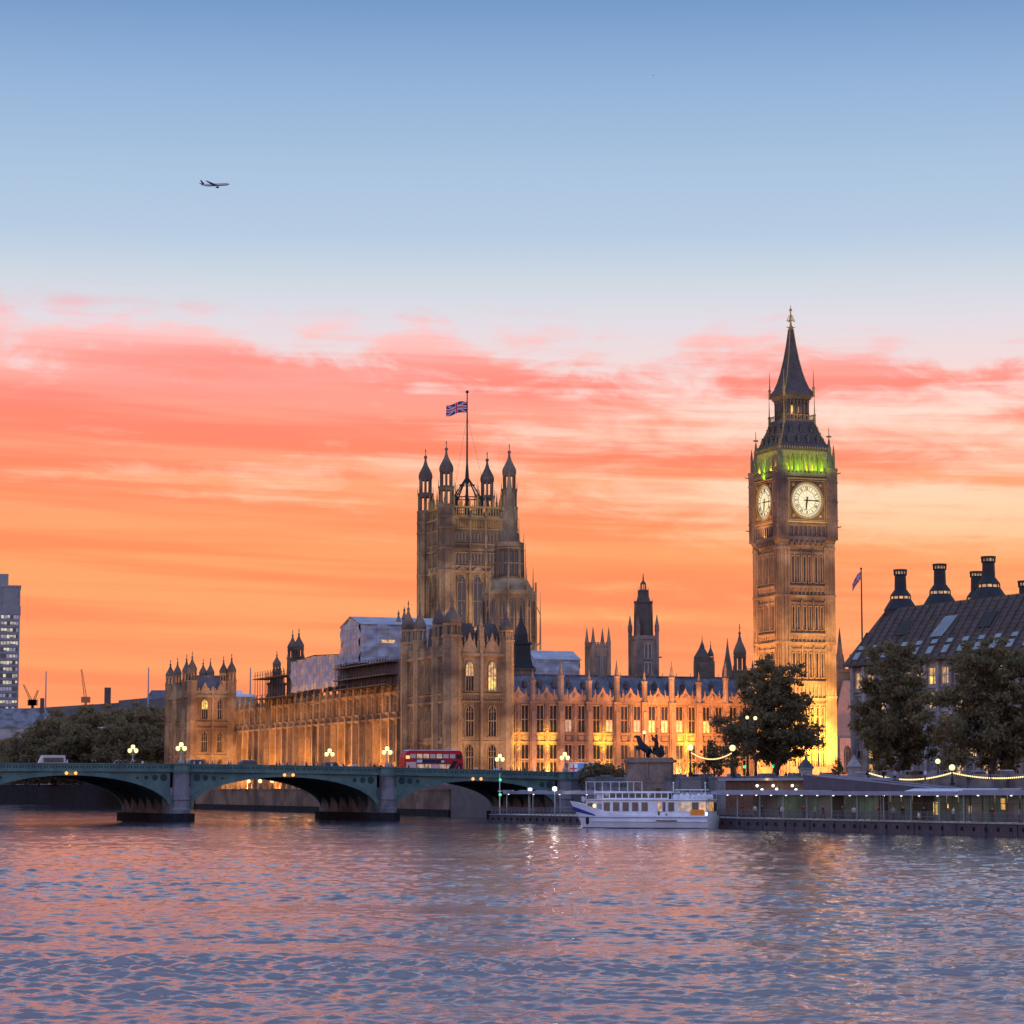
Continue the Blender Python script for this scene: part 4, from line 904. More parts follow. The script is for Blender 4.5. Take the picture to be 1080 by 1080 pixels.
# ------------------------------------------------------------------ clock tower
def clock_tower():
    X, Y = at(839.6, 542); rt = thing('clock_tower', 'tall floodlit clock tower with glowing round dials, green lit belfry and dark spire', 'clock tower', (X, Y, 0), TH); rt.scale = (1, 1, 1.025)
    h = 6.05
    b = MB(); b.square(0, 0, [(h, G-1), (h, 55)]); b.build('shaft', 'stone', rt)
    ds = ((1, 0), (0, 1), (-1, 0), (0, -1)); org = lambda d, q: {(1, 0): (-q, -q), (0, 1): (q, -q), (-1, 0): (q, q), (0, -1): (-q, q)}[d]
    co = MB()
    for sx in (-1, 1):
        for sy in (-1, 1):
            co.square(sx*(h-0.85), sy*(h-0.85), [(1.2, G-1), (1.2, 54.6)])
            for z in (23.3, 34.3, 43.7, 53.4): co.square(sx*(h-0.85), sy*(h-0.85), [(1.32, z), (1.32, z+0.5)])
            for u in (-0.8, 0, 0.8):
                co.xbox(sx*(h-0.85)+u-0.09, sx*(h-0.85)+u+0.09, sy*(h-0.85)-1.33, sy*(h-0.85)+1.33, G, 54.5); co.xbox(sx*(h-0.85)-1.335, sx*(h-0.85)+1.335, sy*(h-0.85)+u-0.09, sy*(h-0.85)+u+0.09, G, 54.5)
    co.build('corner_buttress', 'stone', rt)
    st = [(9.5, 22.6), (27.4, 33.6), (37.0, 43.0), (46.6, 53.2)]; bands = ((23.0, 26.8), (34.2, 36.4), (43.7, 46.0))
    slit = {}
    for k, d in enumerate(ds):
        t = MB(org(d, h), d); L = 2*h; a0, a1 = 2.05, L-2.05; wd = (a1-a0)
        for z0, z1 in bands:
            for z in (z0, z1-0.4): string(t, a0, a1, z, 0.4, 0.42)
            ribs(t, a0, a1, z0+0.4, z1-0.6, wd/9, -0.05, 0.3, 0.2)
            for i in range(9): c = a0+wd*(i+0.5)/9; t.profile([(c-0.35, z1-1.2), (c+0.35, z1-1.2), (c+0.3, z1-0.55), (c-0.3, z1-0.55)], -0.05, 0.2)
        for z0, z1 in st:
            ribs(t, a0, a1, z0, z1, wd/15, -0.05, 0.14, 0.1); ribs(t, a0, a1, z0, z1, wd/3, -0.05, 0.36, 0.34)
            for i in range(3):
                c = a0+wd*(i+0.5)/3; t.box(a0+wd*i/3, a0+wd*(i+1)/3, -0.05, 0.2, z1-0.9, z1-0.3)
                if k in (0, 3):
                    for s in (-1, 1):
                        hh = z1-z0-1.4; key = round(hh, 2)
                        if key not in slit: slit[key] = win_mesh(0.46, hh, 1, 0, False)
                        put_win(slit[key], rt, t, c+s*0.62, 0.03, z0+0.2)
        t.box(a0, a1, -0.1, 0.3, G-0.5, 9.2); string(t, a0, a1, 9.2, 0.35, 0.4)
        for z in (12.5, 16, 19.5): t.box(a0, a1, -0.05, 0.16, z, z+0.25)
        t.build('tracery', 'stone', rt)
    # clock stage
    H2 = 6.62; c = MB(); c.square(0, 0, [(h-0.1, 53.3), (h+0.3, 54.4), (H2, 55.3), (H2, 56.0), (H2-0.25, 56.2), (H2-0.25, 58.6), (H2+0.05, 58.8), (H2+0.05, 59.3), (H2-0.15, 59.5), (H2-0.15, 68.0), (H2+0.1, 68.3), (H2+0.1, 69.0)]); 
    for d in ds:
        t = c.frame(org(d, H2-0.25), d); L = 2*(H2-0.25); n = 8; a0, a1 = 2.1, L-2.1
        ribs(t, a0, a1, 56.2, 58.6, (a1-a0)/n, -0.05, 0.3, 0.28); t.box(a0, a1, -0.05, 0.28, 58.1, 58.6)
        for i in range(7): t.box(a0+0.15+i*(a1-a0)/7, a0+0.15+(i+0.75)*(a1-a0)/7, -0.1, 0.45, 54.2, 54.8)
        merlons(t, 2.2, L-2.2, -0.1, 0.3, 69.0, 0.5, 0.9)
    for sx in (-1, 1):
        for sy in (-1, 1):
            x, y = sx*(H2-0.9), sy*(H2-0.9); c.frame(); c.square(x, y, [(1.22, 55.4), (1.22, 69.4), (1.3, 69.5), (1.3, 70.1), (0.9, 70.2)])
            for z in (59.2, 63, 67): c.square(x, y, [(1.3, z), (1.3, z+0.3)])
            for u in (-0.6, 0, 0.6): c.xbox(x+u-0.1, x+u+0.1, y-1.3, y+1.3, 56, 69); c.xbox(x-1.305, x+1.305, y+u-0.1, y+u+0.1, 56, 69)
            for z in (58, 69.0): c.tube((x+sx*1.2, y+sy*1.2, z), (x+sx*1.75, y+sy*1.75, z+0.15), 0.16, 0.1, 4)
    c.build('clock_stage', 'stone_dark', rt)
    re = MB()
    for d in ds: re.frame(org(d, H2-0.25), d); L = 2*(H2-0.25); [re.box(2.1+(i+0.25)*(L-4.2)/8, 2.1+(i+0.75)*(L-4.2)/8, -0.05, 0.06, 56.5, 58.0) for i in range(8)]
    re.build('arcade_shade_panel', 'lead', rt)  # dark flat panels, the arches' inner shade put into their colour
    for sx in (-1, 1):
        for sy in (-1, 1):
            p = MB(); x, y = sx*(H2-0.9), sy*(H2-0.9)
            p.square(x, y, [(0.55, 70.1), (0.55, 71.6), (0.7, 71.7), (0.35, 73.2), (0.12, 76.2)]); p.tube((x, y, 76), (x, y, 78.6), 0.1, 0.06, 4); p.box(x-0.55, x+0.55, -y-0.08, -y+0.08, 76.6, 76.9); p.box(x-0.08, x+0.08, -y-0.55, -y+0.55, 76.62, 76.88)
            p.square(x*1.12, y*1.12, [(0.22, 69.5), (0.2, 73), (0.03, 75)]); p.build('pinnacle', 'stone_dark', rt)
    # dials
    zc, rd = 63.35, 3.5
    for k, d in enumerate(ds):
        fr = MB(org(d, H2-0.15), d); a = H2-0.15
        for e, o, w in ((4.4, 0.34, 0.28), (4.0, 0.22, 0.16)):
            fr.box(a-e-w/2, a-e+w/2, -0.05, o, zc-e-w/2, zc+e+w/2); fr.box(a+e-w/2, a+e+w/2, -0.05, o, zc-e-w/2, zc+e+w/2)
            fr.box(a-e+w/2, a+e-w/2, -0.05, o-0.003, zc+e-w/2, zc+e+w/2); fr.box(a-e+w/2, a+e-w/2, -0.05, o-0.003, zc-e-w/2, zc-e+w/2)
        N = 48; cr = lambda r_: [(a+r_*math.cos(2*math.pi*i/N), zc+r_*math.sin(2*math.pi*i/N)) for i in range(N)]
        def ring(m, r0, r1, o0, o1, mi=0):
            A, B_ = cr(r0), cr(r1)
            for i in range(N): j = (i+1) % N; m.profile([A[i], B_[i], B_[j], A[j]], o0, o1, mi)
        ring(fr, rd, rd+0.32, -0.05, 0.30); fr.build('dial_frame', 'gold', rt)
        for s in (-1, 1):
            for q in (-1, 1):
                sp = MB(org(d, H2-0.15), d); sp.lathe(a+s*3.1, -0.08, [(0.32, zc+q*3.1-0.32), (0.42, zc+q*3.1), (0.32, zc+q*3.1+0.32)], 6); sp.build('rosette', 'gold', rt)
        dl = MB(org(d, H2-0.15), d); dl.profile(cr(rd), 0.0, 0.08); face = dl.build('clock_face', 'dial', rt)
        ir = MB(org(d, H2-0.15), d)
        for r0, w in ((rd-0.10, 0.1), (2.85, 0.07), (1.95, 0.07), (3.12, 0.04)): ring(ir, r0-w/2, r0+w/2, 0.06, 0.12)
        NUM = ['XII', 'I', 'II', 'III', 'IIII', 'V', 'VI', 'VII', 'VIII', 'IX', 'X', 'XI']
        def stroke(p, q, w, o1=0.13):
            dx_, dz_ = q[0]-p[0], q[1]-p[1]; l = math.hypot(dx_, dz_); nx, nz_ = -dz_/l*w/2, dx_/l*w/2
            pts = [(p[0]-nx, p[1]-nz_), (q[0]-nx, q[1]-nz_), (q[0]+nx, q[1]+nz_), (p[0]+nx, p[1]+nz_)]
            ir.profile(pts, 0.07, o1)
        for i, s in enumerate(NUM):
            th = math.pi/2-i*math.pi/6; er = Vector((math.cos(th), math.sin(th))); et = Vector((math.sin(th), -math.cos(th)))
            wid = {'I': 0.17, 'V': 0.34, 'X': 0.36}; tot = sum(wid[ch] for ch in s); u = -tot/2; P_ = lambda uu, r_: tuple(Vector((a, zc))+er*r_+et*uu)
            for ch in s:
                m_ = u+wid[ch]/2
                if ch == 'I': stroke(P_(m_, 2.1), P_(m_, 2.75), 0.09)
                if ch == 'V': stroke(P_(m_-0.13, 2.75), P_(m_, 2.1), 0.1); stroke(P_(m_+0.13, 2.75), P_(m_, 2.1), 0.06, 0.127)
                if ch == 'X': stroke(P_(m_-0.14, 2.75), P_(m_+0.14, 2.1), 0.1); stroke(P_(m_+0.14, 2.75), P_(m_-0.14, 2.1), 0.06, 0.127)
                u += wid[ch]
            tb = th+math.pi/12; e2 = Vector((math.cos(tb), math.sin(tb)))
            stroke(tuple(Vector((a, zc))+e2*1.98), tuple(Vector((a, zc))+e2*2.82), 0.06, 0.118)
            stroke(tuple(Vector((a, zc))+er*0.5), tuple(Vector((a, zc))+er*1.95), 0.035, 0.1)
        for i in range(60):
            tb = math.pi*2*i/60; e2 = Vector((math.cos(tb), math.sin(tb))); stroke(tuple(Vector((a, zc))+e2*2.9), tuple(Vector((a, zc))+e2*3.35), 0.05, 0.115)
        ir.build('dial_ironwork', 'iron', face)
        def hand(nm, ang, l, w, o0):
            e = Vector((math.sin(ang), math.cos(ang))); n_ = Vector((e.y, -e.x)); c0 = Vector((a, zc)); hm = MB(org(d, H2-0.15), d)
            pts = [c0-e*0.75-n_*w*0.8, c0-e*0.75+n_*w*0.8, c0+n_*w, c0+e*l*0.7+n_*w*0.8, c0+e*l, c0+e*l*0.7-n_*w*0.8, c0-n_*w]
            hm.profile([tuple(p) for p in pts], o0, o0+0.05); hm.build(nm, 'iron', face)
        hand('hour_hand', R(187), 2.15, 0.2, 0.16); hand('minute_hand', R(91), 3.3, 0.13, 0.24)
    # belfry
    hb = 5.7; core = MB(); core.square(0, 0, [(hb-1.5, 69), (hb-1.5, 73.6)]); core.build('bell_chamber', 'stone_dark', rt)
    bf = MB(); bf.square(0, 0, [(hb+0.15, 68.9), (hb+0.15, 69.5)]); bf.square(0, 0, [(hb+0.05, 73.1), (hb+0.05, 73.75)])
    for d in ds:
        t = bf.frame(org(d, hb), d); L = 2*hb
        for i in range(9):
            a = 1.25+(L-2.5)*i/8; t.box(a-0.2, a+0.2, -0.5, 0.02, 69.5, 73.1); t.box(a-0.1, a+0.1, 0, 0.15, 69.5, 72.8)
            if i < 8:
                w = (L-2.5)/8; b0, b1 = a+0.2, a+w-0.2; m_ = (b0+b1)/2
                t.profile([(b0, 72.0), (m_, 73.1), (b0, 73.1)], -0.45, -0.02); t.profile([(b1, 72.0), (b1, 73.1), (m_, 73.1)], -0.45, -0.02)
        ribs(t, 1.2, L-1.2, 69.0, 69.5, 0.7, 0.1, 0.3, 0.25)
    for sx in (-1, 1):
        for sy in (-1, 1): bf.frame(); bf.square(sx*(hb-0.65), sy*(hb-0.65), [(0.75, 69.5), (0.75, 73.1)])
    bf.build('belfry', 'stone', rt)
    # roofs, lantern, spire, finial
    e = 6.0; lr = MB(); lr.square(0, 0, [(e, 73.7), (e, 74.1), (5.25, 75.2), (4.55, 76.8), (3.95, 78.5), (3.5, 80.0)])
    lr.build('lower_roof', 'slate_dark', rt)
    hp = MB(); ev = MB(); q0 = MB(); q0.box(-0.3, 0.3, -0.9, 0.12, 0, 1.0); q0.profile([(-0.42, 1.0), (0.42, 1.0), (0, 1.75)], -1.0, 0.2); q0.box(-0.17, 0.17, 0.1, 0.13, 0.15, 0.95, 1); dme = q0.mesh('dormer', ['slate_dark', 'glass'])
    prof = [(e, 74.1), (5.25, 75.2), (4.55, 76.8), (3.95, 78.5), (3.5, 80.0)]
    hw = lambda z: next(a[0]+(b_[0]-a[0])*(z-a[1])/(b_[1]-a[1]) for a, b_ in zip(prof, prof[1:]) if a[1] <= z <= b_[1])
    for d in ds:
        for z, n in ((75.3, 4), (77.6, 3)):
            q = hw(z); t = MB(org(d, q), d)
            for i in range(n): link('dormer', dme, rt, t.pt(q*2*(i+0.8)/(n+0.6), 0, z), math.atan2(d[1], d[0]))
        t = ev.frame(org(d, e), d); ribs(t, 0.1, 2*e-0.1, 74.0, 74.5, 0.6, -0.3, 0.08, 0.15); t.box(0, 2*e, -0.35, -0.1, 73.9, 74.3)
    ev.build('eaves_crest', 'gold', rt)
    for sx in (-1, 1):
        for sy in (-1, 1):
            for p, q in zip(prof, prof[1:]): hp.tube((sx*p[0], sy*p[0], p[1]), (sx*q[0], sy*q[0], q[1]), 0.14, None, 4)
            for z in (75, 76.2, 77.4, 78.6): hp.ball((sx*hw(z)*1.01, sy*hw(z)*1.01, z+0.1), 0.2, 0, 5)
    hl = 2.75
    ln = MB(); ln.square(0, 0, [(3.55, 79.9), (3.55, 80.4), (3.3, 80.45)]); ln.square(0, 0, [(2.95, 84.6), (3.2, 85.1), (3.4, 85.6)])
    for d in ds:
        t = ln.frame(org(d, hl), d); L = 2*hl
        for i in range(7): a = 0.25+(L-0.5)*i/6; t.box(a-0.13, a+0.13, -0.3, 0.02, 80.4, 84.6); t.box(a-0.3, a+0.3, -0.25, 0.0, 84.0, 84.6)
        t = ln.frame(org(d, 3.5), d); ribs(t, 0, 7, 80.4, 81.3, 0.5, -0.08, 0.02, 0.08); t.box(0, 7, -0.1, 0.04, 81.3, 81.42)
    ln.build('lantern', 'stone_dark', rt)
    lc = MB(); lc.square(0, 0, [(1.9, 80.3), (1.9, 84.7)], 0); lc.frame((-1.9, -1.9), (1, 0)); lc.box(0.8, 1.5, 0, 0.06, 81.7, 83.4, 1); lc.box(2.1, 2.6, 0, 0.06, 81.9, 83.2, 2); lc.build('lantern_core', ['glass', 'lit2', 'lit'], rt)
    for sx in (-1, 1):
        for sy in (-1, 1):
            for z0, z1, q in ((79.5, 85.2, 3.55), (85.2, 90.6, 3.45)): hp.square(sx*q, sy*q, [(0.2, z0), (0.17, z0+1.6), (0.28, z0+1.7), (0.1, z0+2.2), (0.03, z1)])
    sprf = [(3.5, 85.5), (3.5, 85.9), (2.75, 87.0), (2.2, 88.6), (1.7, 90.6), (1.2, 93.2), (0.75, 96.3), (0.38, 99.6)]
    spm = MB(); spm.square(0, 0, sprf); spm.build('spire', 'slate_dark', rt)
    for sx in (-1, 1):
        for sy in (-1, 1):
            for p, q in zip(sprf[1:], sprf[2:]): hp.tube((sx*p[0], sy*p[0], p[1]), (sx*q[0], sy*q[0], q[1]), 0.1, None, 4)
    hp.build('ridge_ornament', 'gold', rt)
    fn = MB(); fn.lathe(0, 0, [(0.4, 99.4), (0.55, 99.9), (0.3, 100.2), (0.18, 101.0), (0.12, 103.4), (0.05, 104.6)], 8); fn.ball((0, 0, 103.6), 0.32, 0, 6)
    for i in range(4):
        c_, s_ = math.cos(math.pi/2*i), math.sin(math.pi/2*i)
        fn.tube((0, 0, 99.9), (1.0*c_, 1.0*s_, 100.0), 0.12, 0.1, 4); fn.tube((0, 0, 101.6), (0.95*c_, 0.95*s_, 101.2), 0.1, 0.08, 4); fn.tube((0.95*c_, 0.95*s_, 101.2), (0.3*c_, 0.3*s_, 102.6), 0.09, 0.05, 4)
    fn.build('finial', 'gold', rt)
    lamp('lantern_light', 'AREA', (0, -4.6, 80.9), 60, (1, 0.6, 0.2), rt, target=(0, -2.9, 83.2), size=(5, 0.2))
    # lights
    YEL, ORA = (1.0, 0.60, 0.05), (1.0, 0.46, 0.13)
    for (x, y, e_) in ((-3.5, -10.0, 4500), (0, -9.5, 5500), (3.8, -9.5, 7000)): lamp('floodlight', 'SPOT', (x, y, 7.0), e_*4.5, YEL, rt, target=(x*0.7, -6, 19), size=(1, 1), angle=66, blend=1.0, radius=0.3)
    for (x, y, e_) in ((-10, -3, 5500), (-10, 3, 5500)): lamp('floodlight', 'SPOT', (x, y, 7.0), e_*4.0, (1, 0.55, 0.10), rt, target=(-6, y*0.7, 19), angle=66, blend=1.0, radius=0.3)
    lamp('floodlight', 'AREA', (2, -24, 8), 30000, (1, 0.46, 0.13), rt, target=(0, -6, 44), size=(9, 1))
    lamp('floodlight', 'AREA', (-24, 0, 8), 34000, (1, 0.38, 0.09), rt, target=(-6, 0, 46), size=(1, 9))
    for d, tg in (((0, -1), 0), ((-1, 0), 1)):
        for i, u in enumerate((-4.0, -1.4, 1.4, 4.0)):
            col = (0.25, 1.0, 0.03) if (i+tg) % 2 else (0.62, 0.85, 0.03)
            if tg and i == 0: col = (1.0, 0.62, 0.05)
            p = (u, -5.15, 69.6) if tg == 0 else (-5.15, u, 69.6)
            lamp('belfry_light', 'AREA', p, 150, col, rt, target=(u, -4.3, 72.2) if tg == 0 else (-4.3, u, 72.2), size=(1.2, 0.3) if tg == 0 else (0.3, 1.2))
        p, q = ((0, -8.4, 69.7), (0, -5.6, 72.2)) if tg == 0 else ((-8.4, 0, 69.7), (-5.6, 0, 72.2))
        lamp('belfry_light', 'AREA', p, 300, (0.40, 1.0, 0.01), rt, target=q, size=(9.5, 0.25) if tg == 0 else (0.25, 9.5))
    lamp('clock_light', 'AREA', (0, -9.6, 58.2), 170, (1, 0.7, 0.35), rt, target=(0, -6.5, 64), size=(9, 0.3))
    lamp('clock_light', 'AREA', (-9.6, 0, 57.5), 420, (1, 0.5, 0.2), rt, target=(-6.5, 0, 63.5), size=(0.3, 9))
clock_tower()

# ------------------------------------------------------------------ dark roofed office block on the right with its chimneys
def office_block():
    X, Y = 59.3, 455.0; rt = thing('office_block', 'office block with huge dark ribbed roof, blue skylights and tall black chimneys behind the trees', 'office building', (X, Y, 0), R(24))
    # local: the river face is x=0 (faces -x), running towards the camera along -y ; depth along +x
    ca, sa = math.cos(R(24)), math.sin(R(24))
    def onray(px_, x):                                   # local y of the point at local x on the sight line through a photo column
        r_ = (px_-540)/FPX; return (X+x*ca-r_*(Y+x*sa))/(sa+r_*ca)
    L = 78.0; D = 40.0; ze, zr = 27.0, 36.6; xr = 5.5
    b = MB(); b.xbox(0.6, D, -L, 0, G-1, ze); b.build('wall', 'stone_pale', rt)
    rf = MB(); e = 0.9
    rf.add([(-e, e, ze), (-e, -L-e, ze), (xr, -L+xr, zr), (xr, -3.3, zr), (D-xr, -L+xr, zr), (D-xr, -3.3, zr), (D+e, -L-e, ze), (D+e, e, ze)],
           [(0, 1, 2, 3), (3, 2, 4, 5), (5, 4, 6, 7), (0, 3, 5, 7), (1, 6, 4, 2)], 0)
    rf.xbox(-e-0.1, D+e, -L-e, e, ze-0.45, ze-0.01, 0); rf.build('roof', 'slate_dark', rt)
    slope = lambda u: (-e+(xr+e)*u, ze+(zr-ze)*u)
    rb = MB(); lt = MB(); fins = MB()
    y = -1.5; i = 0
    while y > -L+2:
        umax = min(1.0, max(0.15, (-y+0.9)/4.2))
        a, z0 = slope(0.0); c, z1 = slope(umax*0.97)
        lean = -0.10*(zr-ze)
        rb.tube((a, y, z0+0.15), (c, y+lean*umax*0.0, z1+0.2), 0.2, None, 4)
        if i % 2 == 0 and y > -L+6:
            for u0, u1 in ((0.06, 0.19), (0.24, 0.31)):
                if u1 > umax: continue
                (ax, az), (bx, bz) = slope(u0), slope(u1)
                for q in (0,):
                    yy = y-1.15; n_ = Vector((-(zr-ze), 0, xr+e)).normalized()*0.22
                    sk = MB(); sk.add([(ax+n_.x, yy+0.85, az+n_.z), (ax+n_.x, yy-0.85, az+n_.z), (bx+n_.x, yy-0.85, bz+n_.z), (bx+n_.x, yy+0.85, bz+n_.z),
                            (ax, yy+0.85, az), (ax, yy-0.85, az), (bx, yy-0.85, bz), (bx, yy+0.85, bz)], [(0, 1, 2, 3), (4, 5, 1, 0), (5, 6, 2, 1), (6, 7, 3, 2), (7, 4, 0, 3)]); sk.build('skylight', 'glass_blue', rt)
        y -= 2.3; i += 1
    u = 0.1
    while u < 1:
        (ax, az) = slope(u); rb.tube((ax, -3.3*u-0.3, az+0.06), (ax, -L+xr*u+0.5, az+0.06), 0.05, None, 4); u += 0.075
    rb.build('roof_rib', 'slate_dark', rt)
    gl = MB()
    for k in range(5):
        yy = onray(997, 2.6)+1.5-0.75*k; (ax, az), (bx, bz) = slope(0.36), slope(0.72); n_ = Vector((-(zr-ze), 0, xr+e)).normalized()*0.28
        pts = [(ax+n_.x, yy+0.3, az+n_.z), (ax+n_.x, yy-0.3, az+n_.z), (bx+n_.x, yy-0.3-1.4, bz+n_.z), (bx+n_.x, yy+0.3-1.4, bz+n_.z)]
        gl.add(pts+[(p[0]-n_.x*0.9, p[1], p[2]-n_.z*0.9) for p in pts], [(0, 1, 2, 3), (4, 5, 1, 0), (5, 6, 2, 1), (6, 7, 3, 2), (7, 4, 0, 3)])
    gl.build('roof_glazing', 'glass_blue', rt)
    for yy in (onray(957, 2.8), onray(1046, 2.8)):
        (ax, az), (bx, bz) = slope(0.45), slope(0.72); n_ = Vector((-(zr-ze), 0, xr+e)).normalized()*0.26
        pts = [(ax+n_.x, yy+1.7, az+n_.z), (ax+n_.x, yy-1.7, az+n_.z), (bx+n_.x, yy-1.7, bz+n_.z), (bx+n_.x, yy+1.7, bz+n_.z)]
        pn = MB(); pn.add(pts+[(p[0]-n_.x*0.95, p[1], p[2]-n_.z*0.95) for p in pts], [(0, 1, 2, 3), (4, 5, 1, 0), (5, 6, 2, 1), (6, 7, 3, 2), (7, 4, 0, 3)]); pn.build('roof_hatch', 'iron', rt)
    t = MB((0.6, 0), (0, -1)); rr = random.Random(11); nb = 20; B = (L-1)/nb
    wf = win_mesh(2.4, 2.7, 2, 0.5, False, 'stone_pale')
    for i in range(nb+1):
        a = 0.5+B*i; t.box(a-0.42, a+0.42, -0.1, 0.75, G-0.5, ze-0.5)
        for z in (22.2, 18.2, 14.2, 10.2): t.box(a-0.5, a+0.5, 0.5, 0.82, z, z+0.3)
        if i < nb:
            for z in (22.7, 18.7, 14.7, 10.6, 6.9):
                lit = rr.random() < (0.55 if z > 22 else 0.4)
                put_win(wf, rt, t, a+B/2, 0.02, z, 'lit' if lit else 'glass_blue', ('lit2' if rr.random() < 0.4 else 'lit') if lit else 'glass')
    for z in (10.0, 14.0, 18.0, 22.0): t.box(0, L, -0.1, 0.35, z, z+0.45)
    t.build('facade_pier', 'stone_pale', rt)
    s_ = MB((0, -0.0), (1, 0))
    for px_, x, row, k in ((953, 7.5, 600, 0.95), (995, 8.5, 594, 0.95), (1047, 9.0, 586, 0.98), (1034, 24.0, 602, 0.95), (1086, 9.5, 612, 1.0)):
        y = onray(px_, x); zt = CAMZ+(HROW-row)*(Y+x*sa+y*ca)/FPX
        c = MB(); zb = zt-8.5
        c.lathe(x, y, [(3.1*k, zb-3), (3.1*k, zb+1.3), (3.2*k, zb+1.4), (1.9*k, zb+3.3)], 12, 0)
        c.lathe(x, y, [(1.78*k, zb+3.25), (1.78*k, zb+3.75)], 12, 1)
        c.lathe(x, y, [(1.95*k, zb+3.75), (1.9*k, zb+4.0), (1.12*k, zb+5.0), (1.06*k, zt-1.1), (1.25*k, zt-1.0), (1.25*k, zt-0.85)], 12, 0)
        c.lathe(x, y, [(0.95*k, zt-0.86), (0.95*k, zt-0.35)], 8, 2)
        for i in range(12): th = 2*math.pi*i/12; c.tube((x+1.12*k*math.cos(th), y+1.12*k*math.sin(th), zt-0.9), (x+1.12*k*math.cos(th), y+1.12*k*math.sin(th), zt-0.3), 0.1, None, 4)
        for i in range(12): th = 2*math.pi*(i+0.5)/12; c.tube((x+1.86*k*math.cos(th), y+1.86*k*math.sin(th), zb+3.2), (x+1.86*k*math.cos(th), y+1.86*k*math.sin(th), zb+3.8), 0.1, None, 4)
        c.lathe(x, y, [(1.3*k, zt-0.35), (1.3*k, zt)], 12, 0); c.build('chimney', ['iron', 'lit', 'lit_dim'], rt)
office_block()
fx, fy = at(911.5, 470); rt = thing('flagpole', 'tall bare flagpole at the left end of the dark ribbed roof', 'flagpole', (fx, fy, 0))
p = MB(); p.tube((0, 0, 27), (0, 0, 45.0), 0.17, 0.1, 6); p.ball((0, 0, 45.1), 0.22, 0, 5); p.build('pole', 'iron', rt)
p = MB(); p.lathe(0, 0, [(0.5, G-0.5), (0.4, 27), (0.25, 27.3)], 8); p.build('mast_base', 'concrete', rt)
union_flag('flag', 'limp red white and blue flag hanging from the flagpole left of the dark ribbed roof', (fx-0.15, fy, 44.6), 2.4, 1.5, R(5), 1.0, 3)

# gabled church behind the clock tower
X, Y = at(896, 610); rt = thing('church', 'pinkish gabled stone church with a pinnacled turret squeezed between clock tower and trees', 'church', (X, Y, 0), TH)
b = MB(); b.xbox(-3.4, 3.4, 0, 18, G-1, 22); b.profile([(-3.4, 22), (3.4, 22), (1.2, 30.6), (-1.2, 30.6)], -0.6, 0.0); b.xbox(-5.5, 6, -6, 2, G-1, 17); b.build('wall', 'pink', rt)
r = MB(); r.add([(-3.8, 0.3, 21.5), (-3.8, 18, 21.5), (0, 18, 29), (0, 0.3, 29), (3.8, 0.3, 21.5), (3.8, 18, 21.5)], [(0, 3, 2, 1), (3, 4, 5, 2)]); r.build('roof', 'slate', rt)
b = MB(); b.square(-0.3, 3.5, [(1.9, 10), (1.9, 32.5), (2.1, 32.7), (2.1, 33.4)]); b.lathe(-0.3, 3.5, [(1.2, 33), (1.2, 34.5), (0.9, 35), (0.5, 39), (0.05, 43.2)], 8)
for s in (-1, 1): [b.square(-0.3+1.8*s, 3.5+1.8*q, [(0.35, 30), (0.35, 34.5), (0.05, 37)]) for q in (-1, 1)]
b.build('turret', 'stone_dark', rt)
t = MB((-5.5, -6), (1, 0))
for a in (2.0, 4.6, 7.2, 9.8): put_win(win_mesh(1.3, 6, 2, 0, True, 'stone_dark'), rt, t, a, 0.02, 9)
lamp('floodlight', 'AREA', (0, -16, 7), 1500, (1, 0.5, 0.3), rt, target=(0, 0, 22), size=(5, 1))

# ------------------------------------------------------------------ far left background
X, Y = at(17.5, 1300); rt = thing('office_tower', 'tall grey office tower with rows of lit windows cut by the left picture edge', 'office tower', (X, Y, 0), R(11.5))
W_ = 34.0; b = MB(); b.xbox(-W_, 0, 0, 22, 0, 106.0); b.xbox(-W_, 0.3, -0.3, 22, 92.5, 96.5); b.xbox(-W_, 0.35, -0.35, 22.3, 106, 107); b.build('wall', 'concrete', rt)
b = MB(); b.xbox(-W_+2, -6.0, 4, 18, 107, 113); b.build('plant_room', 'concrete', rt)
rr = random.Random(4); t = MB((-W_, 0), (1, 0))
for f_ in range(16):
    z = 41+f_*3.28*1.0 if f_ < 2 else 41+f_*3.28
    if z > 92: break
    g = MB((-W_, 0), (1, 0)); 
    for i in range(22):
        a = 0.8+i*1.5; k = 1 if (rr.random() < 0.5 and f_ not in (3, 4)) else (2 if rr.random() < 0.5 else 0); hh = 1.7*(0.6+0.4*rr.random()) if k == 1 else 1.7; g.box(a, a+1.25, -0.1, 0.12, z+1.7-hh, z+1.7, k)
    g.build('window_band', ['glass', 'lit_pale', 'glass_blue'], rt)
    t.box(0, W_, -0.1, 0.35, z-1.2, z-0.15)
for i in range(4): a = W_-0.4-i*9.2; t.box(a-0.4, a+0.35, -0.1, 0.5, 30, 107)
t.build('spandrel', 'concrete', rt)
X, Y = at(18, 1050); rt = thing('low_building', 'long low grey-roofed building at the foot of the office tower', 'building', (X, Y, 0), R(5))
b = MB(); b.xbox(-60, 12, 0, 20, 0, 30); b.build('wall', 'stone_pale', rt); r = MB(); r.add([(-60, -0.5, 29.8), (13, -0.5, 29.8), (11, 9, 38), (-60, 9, 37.5), (13, 20, 29.8), (-60, 20, 29.8)], [(0, 1, 2, 3), (3, 2, 4, 5), (1, 4, 2)]); r.build('roof', 'granite', rt); c = MB(); c.xbox(8, 9.5, 6, 8, 34, 42); c.build('chimney', 'slate_dark', rt)
X, Y = at(110, 1120); rt = thing('long_roof_building', 'long dark-roofed building stepping up behind the garden trees', 'building', (X, Y, 0), R(5))
